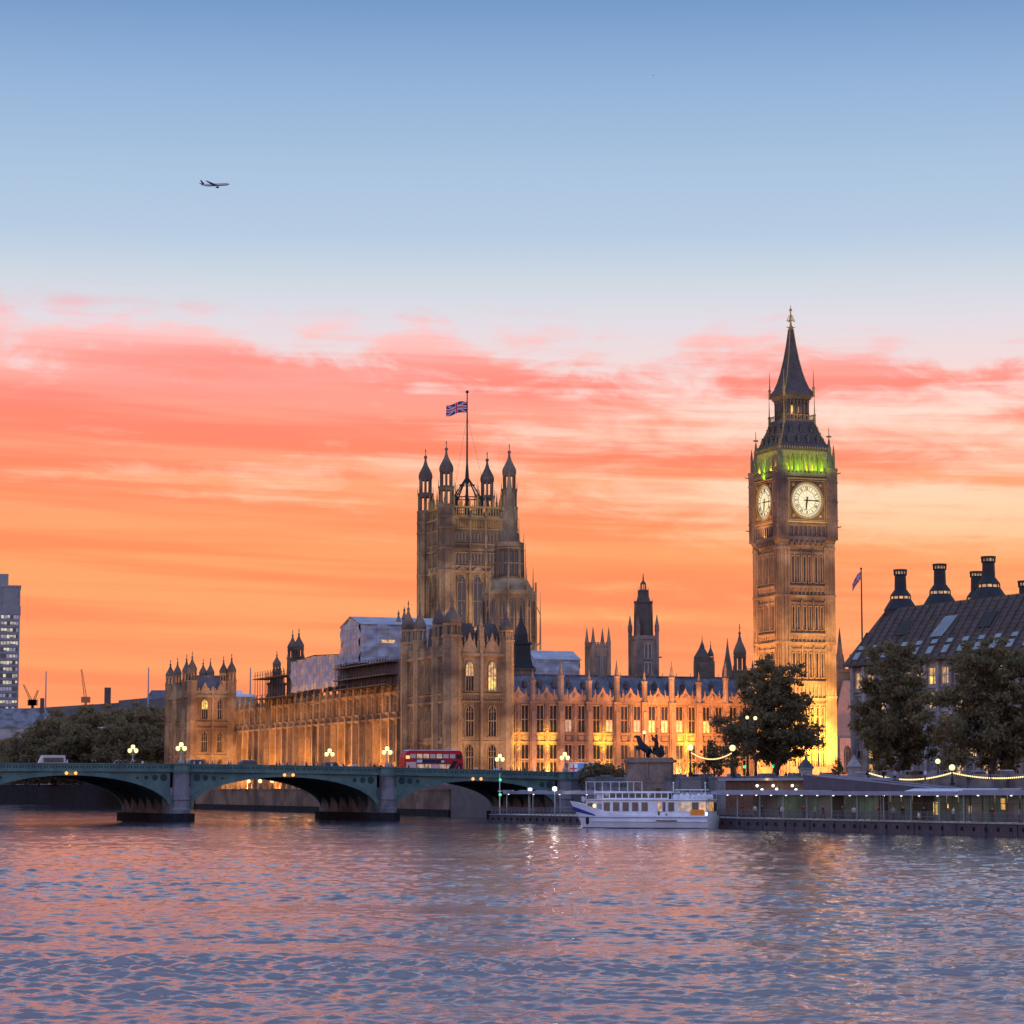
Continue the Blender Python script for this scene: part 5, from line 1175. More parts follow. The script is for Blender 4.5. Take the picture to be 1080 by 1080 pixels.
b = MB(); b.xbox(-33, 30, 0, 20, 0, 34); b.build('wall', 'brick', rt)
r = MB(); r.add([(-33, -0.6, 34), (5, -0.6, 34), (5, 9, 42.5), (-33, 9, 40)], [(0, 1, 2, 3)]); r.add([(5, -0.6, 34), (31, -0.6, 35), (31, 9, 46), (5, 9, 43.5)], [(0, 1, 2, 3)]); r.xbox(-33, 5, 9, 20, 30, 40); r.xbox(5, 31, 9, 20, 30, 43.4); r.build('roof', 'slate_dark', rt)
c = MB(); c.xbox(-1, 1.6, 6, 9, 40, 49); c.build('chimney', 'slate_dark', rt); c = MB(); c.prism([(16, 8), (31, 8), (31, 13), (16, 13)], 43, 48.0, 0, [(19, 9), (31, 9), (31, 12), (19, 12)]); c.build('roof_lantern', 'slate', rt)
for px_, rt_, rb_, lab in ((46.5, 708, 756, 'thin pole rising left of the garden trees against the orange sky'), (155, 704, 756, 'thin white mast above the dark roof left of the far palace block'), (263, 704, 740, 'thin mast on the white building behind the river front')):
    X, Y = at(px_, 1000); o = thing('mast', lab, 'mast', (X, Y, 0)); z0, z1 = at(px_, 1000, rb_)[2], at(px_, 1000, rt_)[2]
    m = MB(); m.tube((0, 0, 0), (0, 0, z0), 0.5, None, 5); m.tube((0, 0, z0), (0, 0, z1), 0.36, 0.22, 5); m.box(-1.2, 1.2, -0.1, 0.1, z0+1, z0+1.3); m.build('pole', 'steel', o)
X, Y = at(255, 900); rt = thing('white_building', 'small white building peeping over the river front beside the far palace block', 'building', (X, Y, 0), R(10))
b = MB(); b.xbox(-6, 4, 0, 10, 0, 38.0); b.xbox(-5.4, 0, 1, 8, 38, 39.2); b.build('wall', 'white', rt); w = MB((-6, 0), (1, 0)); [w.box(0.8+2.6*i, 2.4+2.6*i, -0.05, 0.08, 33.5, 37) for i in range(4)]; w.build('window', 'glass_blue', rt)
def crane(px_, base, top, lean, lab, Y=1800):
    x, y, z0 = at(px_, Y, base); z1 = at(px_, Y, top)[2]; o = thing('tower_crane', lab, 'crane', (x, y, 0)); m = MB()
    dx_ = lean*Y/FPX
    for s in (-1, 1):
        m.tube((s*0.9, 0, z0), (dx_+s*0.3, 0, z1), 0.3, 0.2, 4)
    n = 14
    for i in range(n): t0, t1 = i/n, (i+1)/n; m.tube(((1-2*(i % 2))*0.9+dx_*t0, 0, z0+(z1-z0)*t0), (-(1-2*(i % 2))*0.7+dx_*t1, 0, z0+(z1-z0)*t1), 0.16, None, 4)
    m.build('jib', 'cranered', o); b = MB(); b.tube((0, 0, 0), (0, 0, z0), 1.0, None, 4); b.box(-3, 3, -1.2, 1.2, z0-2, z0+2); b.build('mast', 'cranered', o)
crane(34, 741, 722, -9.5, 'red luffing crane leaning left beside the office tower'); crane(35, 741, 728, 5, 'short red crane jib leaning right beside the office tower'); crane(90.5, 738, 706, -5, 'single slim crane jib rising behind the dark garden trees')
# ------------------------------------------------------------------ trees
def leaf_mesh(name, pts, size, rng, mats, weights):
    n = len(pts); c = np.array(pts); q = rng.normal(size=(n, 3)); q /= np.linalg.norm(q, axis=1)[:, None]
    r = rng.normal(size=(n, 3)); a = np.cross(q, r); a /= np.linalg.norm(a, axis=1)[:, None]; b = np.cross(q, a)
    s = size*rng.uniform(0.55, 1.35, (n, 1)); a, b = a*s, b*s*0.7
    v = np.stack([c-a, c+b*0.9-a*0.1, c+a, c-b*0.9+a*0.1], 1).reshape(-1, 3).astype(np.float32)
    me = bpy.data.meshes.new(name); me.vertices.add(4*n); me.vertices.foreach_set('co', v.ravel())
    me.loops.add(4*n); me.loops.foreach_set('vertex_index', np.arange(4*n, dtype=np.int32)); me.polygons.add(n); me.polygons.foreach_set('loop_start', np.arange(0, 4*n, 4, dtype=np.int32))
    me.update(calc_edges=True)
    for k in mats: me.materials.append(M[k])
    me.polygons.foreach_set('material_index', rng.choice(len(mats), n, p=weights).astype(np.int32)); return me
def tree_meshes(h, r, seed, nleaf, size, base=0.2, lobes=26, mats=('leaf', 'leaf2', 'leaf3'), wts=(0.45, 0.25, 0.3), squash=1.0, droop=0.0):
    rng = np.random.RandomState(seed); m = MB(); tr = max(0.25, h*0.022)
    pts = []; k = 0; p = Vector((0, 0, -0.3)); seg = 6; top = h*0.62; spine = []
    for i in range(seg):
        q = Vector((rng.normal(0, 0.025*h*(i > 0)), rng.normal(0, 0.025*h*(i > 0)), -0.3+(top+0.3)*(i+1)/seg)); m.tube(tuple(Vector((p.x, p.y, p.z))), tuple(q), tr*(1.25-0.85*i/seg), tr*(1.25-0.85*(i+1)/seg), 7); spine.append(q.copy()); p = q
    cl = []
    for i in range(lobes):
        u = (i+0.5)/lobes; th = i*2.399+rng.uniform(-0.5, 0.5); z = h*(base+0.10+(0.93-base-0.10)*u); f = (z/h-base)/(1-base)
        env = r*(math.sin(math.pi*min(1, max(0, f*0.86+0.12)))**0.75)*squash
        rad = env*rng.uniform(0.35, 0.92); c = Vector((rad*math.cos(th), rad*math.sin(th), z-droop*rad*0.3)); cl.append((c, rng.uniform(0.24, 0.42)*r*(0.75+0.5*(1-f))))
        s = spine[min(seg-1, max(1, int(f*seg*0.9)))]; mid = s.lerp(c, 0.55)+Vector((0, 0, 0.06*h*rng.uniform(-0.5, 1)))
        m.tube(tuple(s), tuple(mid), tr*0.42, tr*0.24, 5); m.tube(tuple(mid), tuple(c), tr*0.24, tr*0.08, 4)
        for _ in range(3): e = c+Vector(rng.normal(0, 1, 3))*cl[-1][1]*0.8; m.tube(tuple(mid.lerp(c, 0.7)), tuple(e), tr*0.1, tr*0.03, 3)
    cl.append((Vector((0, 0, h*0.9)), 0.2*r))
    wt = np.array([c[1]**2 for c in cl]); wt /= wt.sum(); cnt = rng.multinomial(nleaf, wt)
    for (c, s), n_ in zip(cl, cnt):
        sub = [np.array(c)+rng.normal(0, 1, 3)*s*np.array([0.66, 0.66, 0.50]) for _ in range(9)]; per = n_//9
        for sc in sub: pts.append(sc+rng.normal(0, 1, (per, 3))*s*0.21*np.array([1.0, 1.0, 0.75]))
    P_ = np.concatenate(pts); P_ = P_[P_[:, 2] > h*base*0.75]
    return m.mesh('trunk', 'bark'), leaf_mesh('crown', P_, size, rng, mats, wts)
def plant_tree(name, lab, cat, x, y, z, mesh, rz=0, sc=(1, 1, 1), group=None):
    rt = thing(name, lab, cat, (x, y, z), rz, group); rt.scale = sc; link('trunk', mesh[0], rt); link('crown', mesh[1], rt); return rt
px_, Y = 815, 448; X = at(px_, Y)[0]
big = tree_meshes(22.6, 7.6, 12, 32000, 0.29, 0.16, 28, droop=0.6)
plant_tree('plane_tree', 'big dark plane tree standing in front of the glowing foot of the clock tower', 'tree', X+0.5, Y, G, big, 0.6, (1.05, 1.05, 0.95))
A_ = tree_meshes(22.5, 7.0, 5, 34000, 0.30, 0.12, 32, droop=0.4); B_ = tree_meshes(22.5, 8.0, 8, 38000, 0.30, 0.12, 34, droop=0.3)
X, Y = at(946, 392); plant_tree('plane_tree', 'tall plane tree in front of the left part of the dark ribbed roof', 'tree', X, Y, G, A_, 0.3, (0.90, 0.90, 0.93))
X, Y = at(1046, 372); plant_tree('plane_tree', 'wide plane tree in front of the right part of the office block', 'tree', X, Y, G, B_, 1.2, (0.92, 0.92, 0.90))
X, Y = at(1122, 372); plant_tree('plane_tree', 'plane tree cut off by the right picture edge', 'tree', X, Y, G, A_, 2.9, (1.0, 1.0, 0.96))
sm = tree_meshes(8.0, 2.6, 21, 1700, 0.28, 0.25, 13, ('leaf2', 'leaf', 'leaf3'))
X, Y = at(752, 478); plant_tree('small_tree', 'small bronze-leaved tree before the floodlit front beside the string of bulbs', 'tree', X, Y, G, sm, 0.2)
X, Y = at(884, 500); plant_tree('small_tree', 'tiny dark conical tree at the right foot of the clock tower', 'tree', X, Y, G, sm, 1.4, (0.42, 0.42, 0.62))
g1 = tree_meshes(17, 8.5, 31, 17000, 0.42, 0.05, 30, ('leaf', 'leaf2', 'leaf3'), (0.3, 0.25, 0.45)); g2 = tree_meshes(17, 9.5, 35, 17000, 0.42, 0.05, 30, ('leaf', 'leaf2', 'leaf3'), (0.25, 0.35, 0.4))
gl = [(-14, 850, 780), (14, 800, 778), (42, 900, 768), (60, 790, 757), (88, 880, 748), (108, 800, 752), (128, 910, 750), (146, 810, 750), (166, 860, 748), (30, 780, 778), (78, 775, 766), (122, 770, 764), (158, 765, 766)]
labs = ['garden tree at the left picture edge', 'low garden tree near the left edge below the grey roof', 'garden tree below the end of the grey roof', 'rounded garden tree left of the tallest garden crown', 'tallest garden crown below the slim crane jib', 'garden tree with the white gull in front of it',
        'garden tree below the black chimney', 'garden tree behind the far parapet bridge lamp', 'garden tree touching the left wall of the far palace block', 'low front garden tree above the pale van', 'low front garden tree left of the gull', 'low front garden tree left of the far parapet lamp', 'low front garden tree beside the near parapet lamp']
for i, ((px_, Y, top), lab) in enumerate(zip(gl, labs)):
    x, y, z = at(px_, Y, top); s = (z-G)/17.0; plant_tree('garden_tree', lab, 'tree', x, y, G, (g1, g2)[i % 2], i*1.3, (max(0.9, s*0.95), max(0.9, s*0.95), s), 'dark trees of the riverside garden')
bs = tree_meshes(3.6, 3.2, 41, 2600, 0.26, 0.0, 12, ('leaf3', 'leaf', 'leaf2'))
for px_, Y, s, lab in ((630, 452, 1.0, 'dark bush beside the souvenir stall'), (643, 455, 0.9, 'dark bush between the souvenir stall and the statue plinth'), (654, 449, 0.6, 'low dark bush touching the statue plinth')):
    X = at(px_, Y)[0]; plant_tree('bush', lab, 'bush', X, Y, G-0.2, bs, px_, (s, s, s))

# ------------------------------------------------------------------ figures
def skin_mesh(name, verts, edges, radii, mat_, sub=1, root=0):
    me = bpy.data.meshes.new(name); me.from_pydata(verts, edges, []); o = bpy.data.objects.new('tmp', me); C.objects.link(o)
    o.modifiers.new('skin', 'SKIN'); o.modifiers.new('sub', 'SUBSURF').levels = sub
    for i, r_ in enumerate(radii): me.skin_vertices[0].data[i].radius = (r_, r_) if not isinstance(r_, tuple) else r_; me.skin_vertices[0].data[i].use_root = (i == root)
    dg = bpy.context.evaluated_depsgraph_get(); nm = bpy.data.meshes.new_from_object(o.evaluated_get(dg)); nm.name = name
    bpy.data.objects.remove(o); nm.materials.clear()
    for k in (mat_ if isinstance(mat_, (list, tuple)) else [mat_]): nm.materials.append(M[k])
    nm.polygons.foreach_set('use_smooth', [True]*len(nm.polygons)); return nm
def person_mesh(stride, arm, top, leg):
    v = [(0, 0, 0.95), (0, 0, 1.15), (0, 0, 1.40), (0, 0, 1.50), (0, -0.02, 1.62), (0, -0.02, 1.76),
         (0.10, 0, 0.90), (0.11, -stride*0.5, 0.50), (0.11, -stride*0.5+0.02, 0.09), (0.11, -stride*0.5-0.13, 0.04),
         (-0.10, 0, 0.90), (-0.11, stride*0.4, 0.50), (-0.11, stride*0.75, 0.10), (-0.11, stride*0.75-0.12, 0.05),
         (0.19, 0, 1.40), (0.25, 0.04-arm*0.1, 1.13), (0.24, -0.06-arm*0.25, 0.90+arm*0.15), (0.23, -0.10-arm*0.3, 0.82+arm*0.16),
         (-0.19, 0, 1.40), (-0.25, 0.05, 1.13), (-0.24, 0.0, 0.90), (-0.23, -0.02, 0.81)]
    e = [(0, 1), (1, 2), (2, 3), (3, 4), (4, 5), (0, 6), (6, 7), (7, 8), (8, 9), (0, 10), (10, 11), (11, 12), (12, 13), (2, 14), (14, 15), (15, 16), (16, 17), (2, 18), (18, 19), (19, 20), (20, 21)]
    r_ = [(0.16, 0.12), (0.16, 0.115), (0.17, 0.12), 0.06, 0.095, 0.085, 0.095, 0.07, 0.05, 0.04, 0.095, 0.07, 0.05, 0.04, 0.07, 0.052, 0.042, 0.035, 0.07, 0.052, 0.042, 0.035]
    me = skin_mesh('person', v, e, r_, [top, leg, 'skin'])
    mi = []
    for p in me.polygons: z = p.center.z; x = abs(p.center.x); mi.append(2 if z > 1.50 or (x > 0.19 and z < 0.90) else (1 if z < 0.93 else 0))
    me.polygons.foreach_set('material_index', mi); return me
PM = [person_mesh(0.5, 0, 'navy', 'black'), person_mesh(0.1, 1, 'maroon', 'navy'), person_mesh(0.35, 0.5, 'black', 'black'), person_mesh(0.3, 0.3, 'offwhite', 'navy'), person_mesh(0.15, 0.2, 'steel', 'black')]
for me_ in PM:                                           # hair cap
    bm_ = me_; hm = [p.index for p in me_.polygons if p.center.z > 1.70 or (p.center.z > 1.58 and p.center.y > 0.03)]
    me_.materials.append(M['black'])
    for i in hm: me_.polygons[i].material_index = 3
CL = ['in a dark blue coat', 'in a maroon top', 'in black clothes', 'in a pale jacket', 'in a grey jacket']
def person(k, x, y, z, rz, lab, group): o = link('person', PM[k], None, (x, y, z), rz); tag(o, lab, 'person', group); return o
rr = random.Random(9)
spots = [(-16.2, 24.6), (-9.8, 3.2), (19.6, 2.7), (20.6, 2.2), (21.5, 25), (22.6, 2.7), (23.8, 2.2), (24.9, 3.2), (26.0, 24.4), (27.0, 2.2), (29.5, 3.2), (31.0, 2.7), (16.5, 24.5), (17.6, 3.2), (3.2, 2.7), (5.4, 2.2), (7.2, 24.4), (38.4, 2.7), (39.8, 2.2), (56.8, 2.0), (58.0, 1.6), (60.0, 2.2), (61.0, 1.6), (62.6, 2.0), (64.0, 1.8), (66.4, 2.2), (67.6, 1.7), (44.6, 2.2), (8.8, 1.8), (28.6, 2.0), (10.5, 2.0)]
seen_ = {}
rq = random.Random(31)
spots += [(rq.uniform(-27, 66), rq.uniform(1.6, 3.4)) for _ in range(34)]+[(rq.uniform(17, 34), rq.uniform(1.6, 3.0)) for _ in range(12)]
for i, (t, w) in enumerate(spots):
    k = i*7 % 5; x, y = brg(t, w)
    where = 'far' if w > 10 else 'near'
    person(k, x, y, ztop(t)-1.12, BTH+(R(90) if rr.random() < 0.5 else R(-90))+rr.uniform(-0.4, 0.4), 'person %s walking behind the %s bridge parapet' % (CL[k], where), 'people crossing the bridge %s near the %s parapet' % (CL[k], where))

# ------------------------------------------------------------------ vehicles
def car(name, lab, x, y, z, rz, paint, L=4.4, Hh=1.5, van=False, group=None):
    rt = thing(name, lab, 'van' if van else 'car', (x, y, z), rz, group); h = L/2; w = 0.88
    b = MB(); 
    low = [(-h, 0.32), (h, 0.32), (h+0.02, 0.62), (h-0.1, 0.80), (-h+0.05, 0.86)] if not van else [(-h, 0.34), (h, 0.34), (h, 0.9), (h-0.7, 1.05), (-h, 1.05)]
    b.profile(low, -w, w); b.build('body', paint, rt)
    c = MB(); top = [(-h+0.2, 0.84), (h-1.15, 0.78), (h-1.85, Hh), (-h+0.85, Hh)] if not van else [(-h+0.02, 1.03), (h-0.65, 1.03), (h-1.25, Hh), (-h+0.1, Hh)]
    c.profile(top, -w+0.08, w-0.08, 1 if not van else 0); cx = sum(p[0] for p in top)/4
    c.profile([(top[3][0]-0.03, Hh-0.05), (top[2][0]+0.05, Hh-0.05), (top[2][0]-0.08, Hh+0.06), (top[3][0]+0.08, Hh+0.06)], -w+0.12, w-0.12, 0)
    if van: c.box(-h+0.4, h-1.3, -w+0.05, w-0.05, 1.25, Hh-0.35, 1)
    c.build('cabin', [paint, 'glass'], rt)
    for a in (-h+0.85, h-0.85):
        for s in (-1, 1):
            wh = MB(); wh.tube((a, s*(w-0.1), 0.33), (a, s*(w+0.04), 0.33), 0.33, None, 12); wh.build('wheel', 'tyre', rt)
    l = MB()
    for s in (-0.6, 0.6): l.box(h-0.06, h+0.06, s-0.15, s+0.15, 0.58, 0.76, 0); l.box(-h-0.05, -h+0.08, s-0.15, s+0.15, 0.6, 0.78, 1)
    l.build('lights', ['whitebulb', 'redlamp'], rt); return rt
def on_bridge(t, w): x, y = brg(t, w); return x, y, ztop(t)-1.1
car('van', 'pale green van crossing the left part of the bridge', *on_bridge(-19.5, 8), BTH+R(180), 'silver', 5.0, 2.35, True)
car('parked_car', 'dark grey taxi on the bridge below the garden trees', *on_bridge(-4.5, 16), BTH, 'blackpaint', 4.6, 1.75)
car('parked_car', 'white car on the bridge just right of the left stone pier', *on_bridge(4.0, 6), BTH+R(180), 'white', 4.6, 1.85)
car('parked_car', 'silver people carrier on the bridge below the far palace block', *on_bridge(13.8, 8), BTH+R(180), 'silver', 4.9, 1.9)
car('parked_car', 'black taxi half hidden behind the parapet left of the red bus', *on_bridge(31.0, 12), BTH, 'blackpaint', 4.6, 1.85)
M['busglass'] = emit('bus_glass', (0.9, 0.35, 0.25), 0.10)
def bus():
    x, y, z = on_bridge(50.2, 14); rt = thing('double_decker_bus', 'red double-decker bus crossing the bridge', 'bus', (x, y, z), BTH); h, w, H = 5.6, 1.27, 4.45
    b = MB(); b.profile([(-h, 0.4), (h-0.1, 0.4), (h, 0.9), (h, 2.2), (h-0.25, 3.9), (h-0.6, H-0.05), (-h+0.9, H-0.05), (-h+0.25, H-0.5), (-h, 3.2)], -w, w); b.build('body', 'red', rt)
    r = MB(); r.profile([(-h+0.7, H-0.1), (h-0.55, H-0.1), (h-0.9, H+0.06), (-h+1.1, H+0.06)], -w+0.15, w-0.15); r.build('roof', 'white', rt)
    for s in (1,):
        u = MB(); u.box(-h+1.0, h-1.5, w-0.05, w+0.03, 3.0, 3.85, 0)
        for i in range(7): a = -h+1.05+i*1.25; u.box(a, a+1.05, w, w+0.045, 3.05, 3.8, 1 if i in (1, 2, 4) else 2)
        u.build('upper_window', ['glass', 'lit_dim', 'busglass'], rt); sg = MB(); sg.box(-h+0.25, -h+0.95, w-0.05, w+0.03, 2.95, 3.5); sg.build('route_sign', 'amber', rt)
        l = MB(); [l.box(-h+2.4+i*1.4, -h+3.65+i*1.4, w-0.05, w+0.03, 1.1, 2.0, 1 if i in (0, 1, 3, 4) else 0) for i in range(5)]; l.box(-h+0.3, -h+2.2, w-0.05, w+0.03, 1.2, 2.4, 0); l.build('lower_window', ['busglass', 'lit_dim'], rt)
        a = MB(); a.box(-h+2.2, h-3.6, w-0.05, w+0.05, 2.25, 2.85, 0); a.box(-h+2.3, -h+3.3, w, w+0.06, 2.3, 2.8, 1); a.box(h-4.3, h-3.7, w, w+0.06, 2.3, 2.7, 1); a.build('side_poster', ['navy', 'offwhite'], rt)
        d = MB(); d.profile([(h-3.1, 1.0), (h-2.1, 1.0), (h-1.0, 2.6), (h-2.0, 2.6)], w-0.05, w+0.035); d.profile([(h-1.6, 1.0), (h-0.4, 1.0), (h-0.3, 2.1), (h-0.9, 2.3)], w-0.05, w+0.036); d.box(h-1.4, h-0.35, w-0.05, w+0.034, 2.95, 3.7); d.build('staircase_glazing', 'glass', rt)
    f = MB(); f.profile([(-w+0.1, 1.0), (w-0.1, 1.0), (w-0.1, 2.2), (-w+0.1, 2.2)], 0, 0.1); 
    for a in (-h+2.0, h-2.4):
        for s in (-1, 1): wm = MB(); wm.tube((a, s*(w-0.3), 0.5), (a, s*(w+0.02), 0.5), 0.5, None, 14); wm.build('wheel', 'tyre', rt)
bus()

# ------------------------------------------------------------------ souvenir stall, statue
X, Y = at(612, 457); rt = thing('souvenir_stall', 'small stall with bright blue white and red sheets at the bridge end', 'stall', (X, Y, G), R(12))
b = MB(); b.xbox(-2.1, 2.1, -1.0, 1.0, 0.0, 2.1); b.build('counter', 'bluepanel', rt); 
for k, (a0, a1, m_) in enumerate(((-2.2, -0.75, 0), (-0.72, 0.75, 1), (0.78, 2.2, 2))):
    q = MB((0, -1.05), (1, 0)); q.box(a0, a1, 0, 0.05, 2.1+0.0*k, 3.5, 0)
    if k == 0: q.box(a0+0.1, a1-0.1, 0.04, 0.08, 2.5, 2.75, 1); q.box(-1.6, -1.35, 0.04, 0.085, 2.15, 3.4, 1)
    q.build('sheet', [('offwhite', 'poster_blue', 'offwhite')[k], 'flagred'], rt)
r = MB(); r.xbox(-2.3, 2.3, -1.2, 1.2, 3.55, 3.68); [r.xbox(s*2.15-0.05, s*2.15+0.05, t*0.95-0.05, t*0.95+0.05, 2.1, 3.56) for s in (-1, 1) for t in (-1, 1)]; r.build('roof', 'offwhite', rt)
lamp('stall_light', 'POINT', (X+0.3, Y-3.2, G+3.4), 60, (0.85, 0.9, 1.0), None, radius=0.3)
X, Y = at(686, 428); rt = thing('statue_plinth', 'big grey-brown stone plinth with a small door carrying the bronze chariot group', 'plinth', (X, Y, 0), R(-8)); rt.scale = (0.93, 1, 1)
b = MB(); b.prism([(-4.0, -2.2), (4.0, -2.2), (4.0, 2.2), (-4.0, 2.2)], 1.0, 6.3); b.prism([(-4.15, -2.3), (4.15, -2.3), (4.15, 2.3), (-4.15, 2.3)], 6.3, 6.9); b.prism([(-3.9, -2.1), (3.9, -2.1), (3.9, 2.1), (-3.9, 2.1)], 6.9, 9.6); b.prism([(-4.4, -2.5), (4.4, -2.5), (4.4, 2.5), (-4.4, 2.5)], 9.6, 10.05); b.prism([(-3.9, -2), (3.9, -2), (3.9, 2), (-3.9, 2)], 10.05, 10.4)
b.box(-0.5, -0.2, 2.15, 2.32, 6.95, 9.55); b.build('block', 'stone_mid', rt); d = MB(); d.box(1.2, 2.0, 2.1, 2.25, 3.6, 5.4); d.build('door', 'brownpanel', rt)
def horse(dx_, dy_):
    v = [(0, 0, 1.15), (0.55, 0, 1.5), (0.95, 0, 2.0), (1.25, 0, 2.6), (1.45, 0, 3.0), (1.85, 0, 2.75), (-0.35, 0, 0.95),
         (-0.45, 0.22, 0.7), (-0.2, 0.24, 0.35), (-0.5, 0.24, 0.0), (-0.45, -0.22, 0.7), (-0.15, -0.24, 0.38), (-0.4, -0.24, 0.0),
         (0.95, 0.24, 1.45), (1.5, 0.26, 1.65), (1.65, 0.26, 1.2), (0.95, -0.24, 1.4), (1.4, -0.26, 1.35), (1.45, -0.26, 0.95), (-0.75, 0, 1.1), (-0.95, 0, 0.6)]
    e = [(0, 1), (1, 2), (2, 3), (3, 4), (4, 5), (0, 6), (6, 7), (7, 8), (8, 9), (6, 10), (10, 11), (11, 12), (1, 13), (13, 14), (14, 15), (1, 16), (16, 17), (17, 18), (6, 19), (19, 20)]
    r_ = [0.42, 0.42, 0.3, 0.22, 0.2, 0.11, 0.42, 0.22, 0.13, 0.1, 0.22, 0.13, 0.1, 0.18, 0.12, 0.09, 0.18, 0.12, 0.09, 0.1, 0.07]
    me = skin_mesh('horse', [(-(x*1.1+dx_), y+dy_, z*1.25) for x, y, z in v], e, [q*1.45 for q in r_], 'bronze'); return me
st = thing('statue_group', 'dark bronze chariot group with two rearing horses and an arm-raising driver on the plinth', 'statue', (X, Y, 10.4), R(-8)); st.scale = (0.86, 0.9, 0.95)
link('horse', horse(0.9, -0.75), st); link('horse', horse(0.7, 0.75), st)
dv = [(0, 0, 1.6), (0, 0, 2.1), (0, 0, 2.75), (0, 0, 3.0), (-0.02, 0, 3.35), (0, 0, 3.55), (0, 0, 0.9), (0.05, 0, 0.4), (-0.3, -0.25, 2.75), (-0.65, -0.4, 3.0), (-0.95, -0.4, 3.5), (-0.3, 0.3, 2.7), (-0.7, 0.4, 2.6), (-1.0, 0.35, 3.0)]
link('driver', skin_mesh('driver', [(x+1.2, y, z*1.15) for x, y, z in dv], [(0, 1), (1, 2), (2, 3), (3, 4), (4, 5), (0, 6), (6, 7), (2, 8), (8, 9), (9, 10), (2, 11), (11, 12), (12, 13)], [0.5, 0.42, 0.45, 0.16, 0.27, 0.22, 0.6, 0.8, 0.22, 0.16, 0.13, 0.22, 0.16, 0.13], 'bronze'), st)
for s in (-1, 1):
    dv2 = [(0, 0, 1.2), (0, 0, 1.7), (0, 0, 1.95), (0, 0, 2.2), (0, 0, 0.5), (0.2, 0.1*s, 1.3)]
    link('kneeling_figure', skin_mesh('kneeling_figure', [(x+2.1, y+0.75*s, z) for x, y, z in dv2], [(0, 1), (1, 2), (2, 3), (0, 4), (1, 5)], [0.48, 0.4, 0.16, 0.26, 0.6, 0.18], 'bronze'), st)
ch = MB(); ch.prism([(0.5, -0.9), (2.9, -0.9), (2.9, 0.9), (0.5, 0.9)], 0.55, 0.8); ch.prism([(0.5, -0.9), (0.7, -0.9), (0.7, 0.9), (0.5, 0.9)], 0.8, 1.75)
for s in (-1, 1): ch.prism([(0.7, 0.8*s-0.07), (2.7, 0.8*s-0.07), (2.7, 0.8*s+0.07), (0.7, 0.8*s+0.07)], 0.8, 1.3); wl_ = MB(); wl_.tube((1.8, s*0.9, 0.8), (1.8, s*1.1, 0.8), 0.8, None, 14); wl_.tube((1.8, s*1.1, 0.8), (1.8, s*1.5, 0.8), 0.1, 0.05, 5); wl_.build('chariot_wheel', 'bronze', st)
ch.tube((0.6, 0, 0.75), (-1.4, 0, 1.5), 0.09, 0.07, 5); ch.build('chariot', 'bronze', st)
# ------------------------------------------------------------------ boarding pontoon (k away along the quay, n inland; local x = inland, local y = away)
def qthing(name, lab, cat, k, n, z=0.0, group=None): x, y = quay(k, n); return thing(name, lab, cat, (x, y, z), QTH, group)
def pontoon(name, lab, k0, k1, z):
    rt = qthing(name, lab, 'pontoon', k0, 0); L = k1-k0; h = MB((0, L), (0, -1))
    h.box(0, L, -14, 0, -0.6, z-0.12); 
    for i in range(int(L/6)+1): h.box(i*6-0.08, i*6+0.08, -0.05, 0.12, -0.2, z-0.2)
    h.build('hull', 'darksteel', rt); d = MB((0, L), (0, -1)); d.box(-0.1, L+0.1, -14.1, 0.18, z-0.115, z, 0); d.build('deck', 'steel', rt)
    f = MB((0, L), (0, -1))
    for i in range(int(L/2.4)): f.tube((1.2+i*2.4, -0.05, z-0.5), (1.2+i*2.4, -0.05, z-0.95), 0.17, None, 6)
    f.build('fender', 'tyre', rt)
    r = MB((0, L), (0, -1)); n = int(L/1.5)
    for i in range(n+1): a = L*i/n; r.box(a-0.035, a+0.035, -0.32, -0.24, z, z+1.15)
    for zz in (z+0.55, z+1.12): r.box(0, L, -0.31, -0.25, zz, zz+0.06)
    for i in range(int(L/0.22)): r.box(i*0.22, i*0.22+0.03, -0.3, -0.27, z+0.1, z+1.1)
    r.build('railing', 'rail', rt); return rt
pontoon('pontoon', 'long dark boarding pontoon under the flat canopy', 13.5, 70, 1.45)
pontoon('pontoon', 'dark boarding pontoon section at the right picture edge', -42, 13.2, 1.45)
pontoon('pontoon', 'short dark pontoon section left of the white boat below the bridge end', 70.4, 146, 1.25)
def canopy(k0, k1, z, lab, post=6.0, step=3.9, n0=-0.4, n1=11):
    rt = qthing('pier_canopy', lab, 'canopy', k0, 0); L = k1-k0
    r = MB((0, L), (0, -1)); r.box(0, L, -n1, -n0, z, z+0.16, 0); r.box(-0.05, L+0.05, -n0-0.1, -n0+0.05, z-0.28, z+0.24, 0)
    i = 0
    while i*3.0 < L: r.xbox(n0+0.6, n1-0.5, i*3.0, i*3.0+0.3, z+0.16, z+0.36, 0); i += 1
    r.build('roof', 'steel', rt)
    a = 0.3
    while a <= L:
        for o in (-n0-0.46, -n1+0.6): p = MB((0, L), (0, -1)); p.box(a-0.06, a+0.06, o-0.06, o+0.06, 1.3, z); p.build('post', 'steel', rt)
        a += post
    a = 1.5
    while a < L:
        l = MB((0, L), (0, -1)); l.box(a-0.22, a+0.22, -1.6, -1.2, z-0.12, z-0.02, 1); l.ball((a, 1.25, z-0.2), 0.19, 0, 6); l.build('ceiling_light', ['whitebulb', 'steel'], rt); a += step
    k = 5.0
    while k < L: lamp('canopy_lamp', 'AREA', (3.2, k, z-0.25), 100, (1.0, 0.82, 0.55), rt, rot=(0, 0, 0), size=(0.6, 6)); k += 11
    return rt
canopy(12.4, 71, 4.78, 'flat grey canopy over the pontoon between boat and picture edge')
canopy(-42, 12.0, 4.86, 'flat grey canopy at the right picture edge', 12, 6.5)
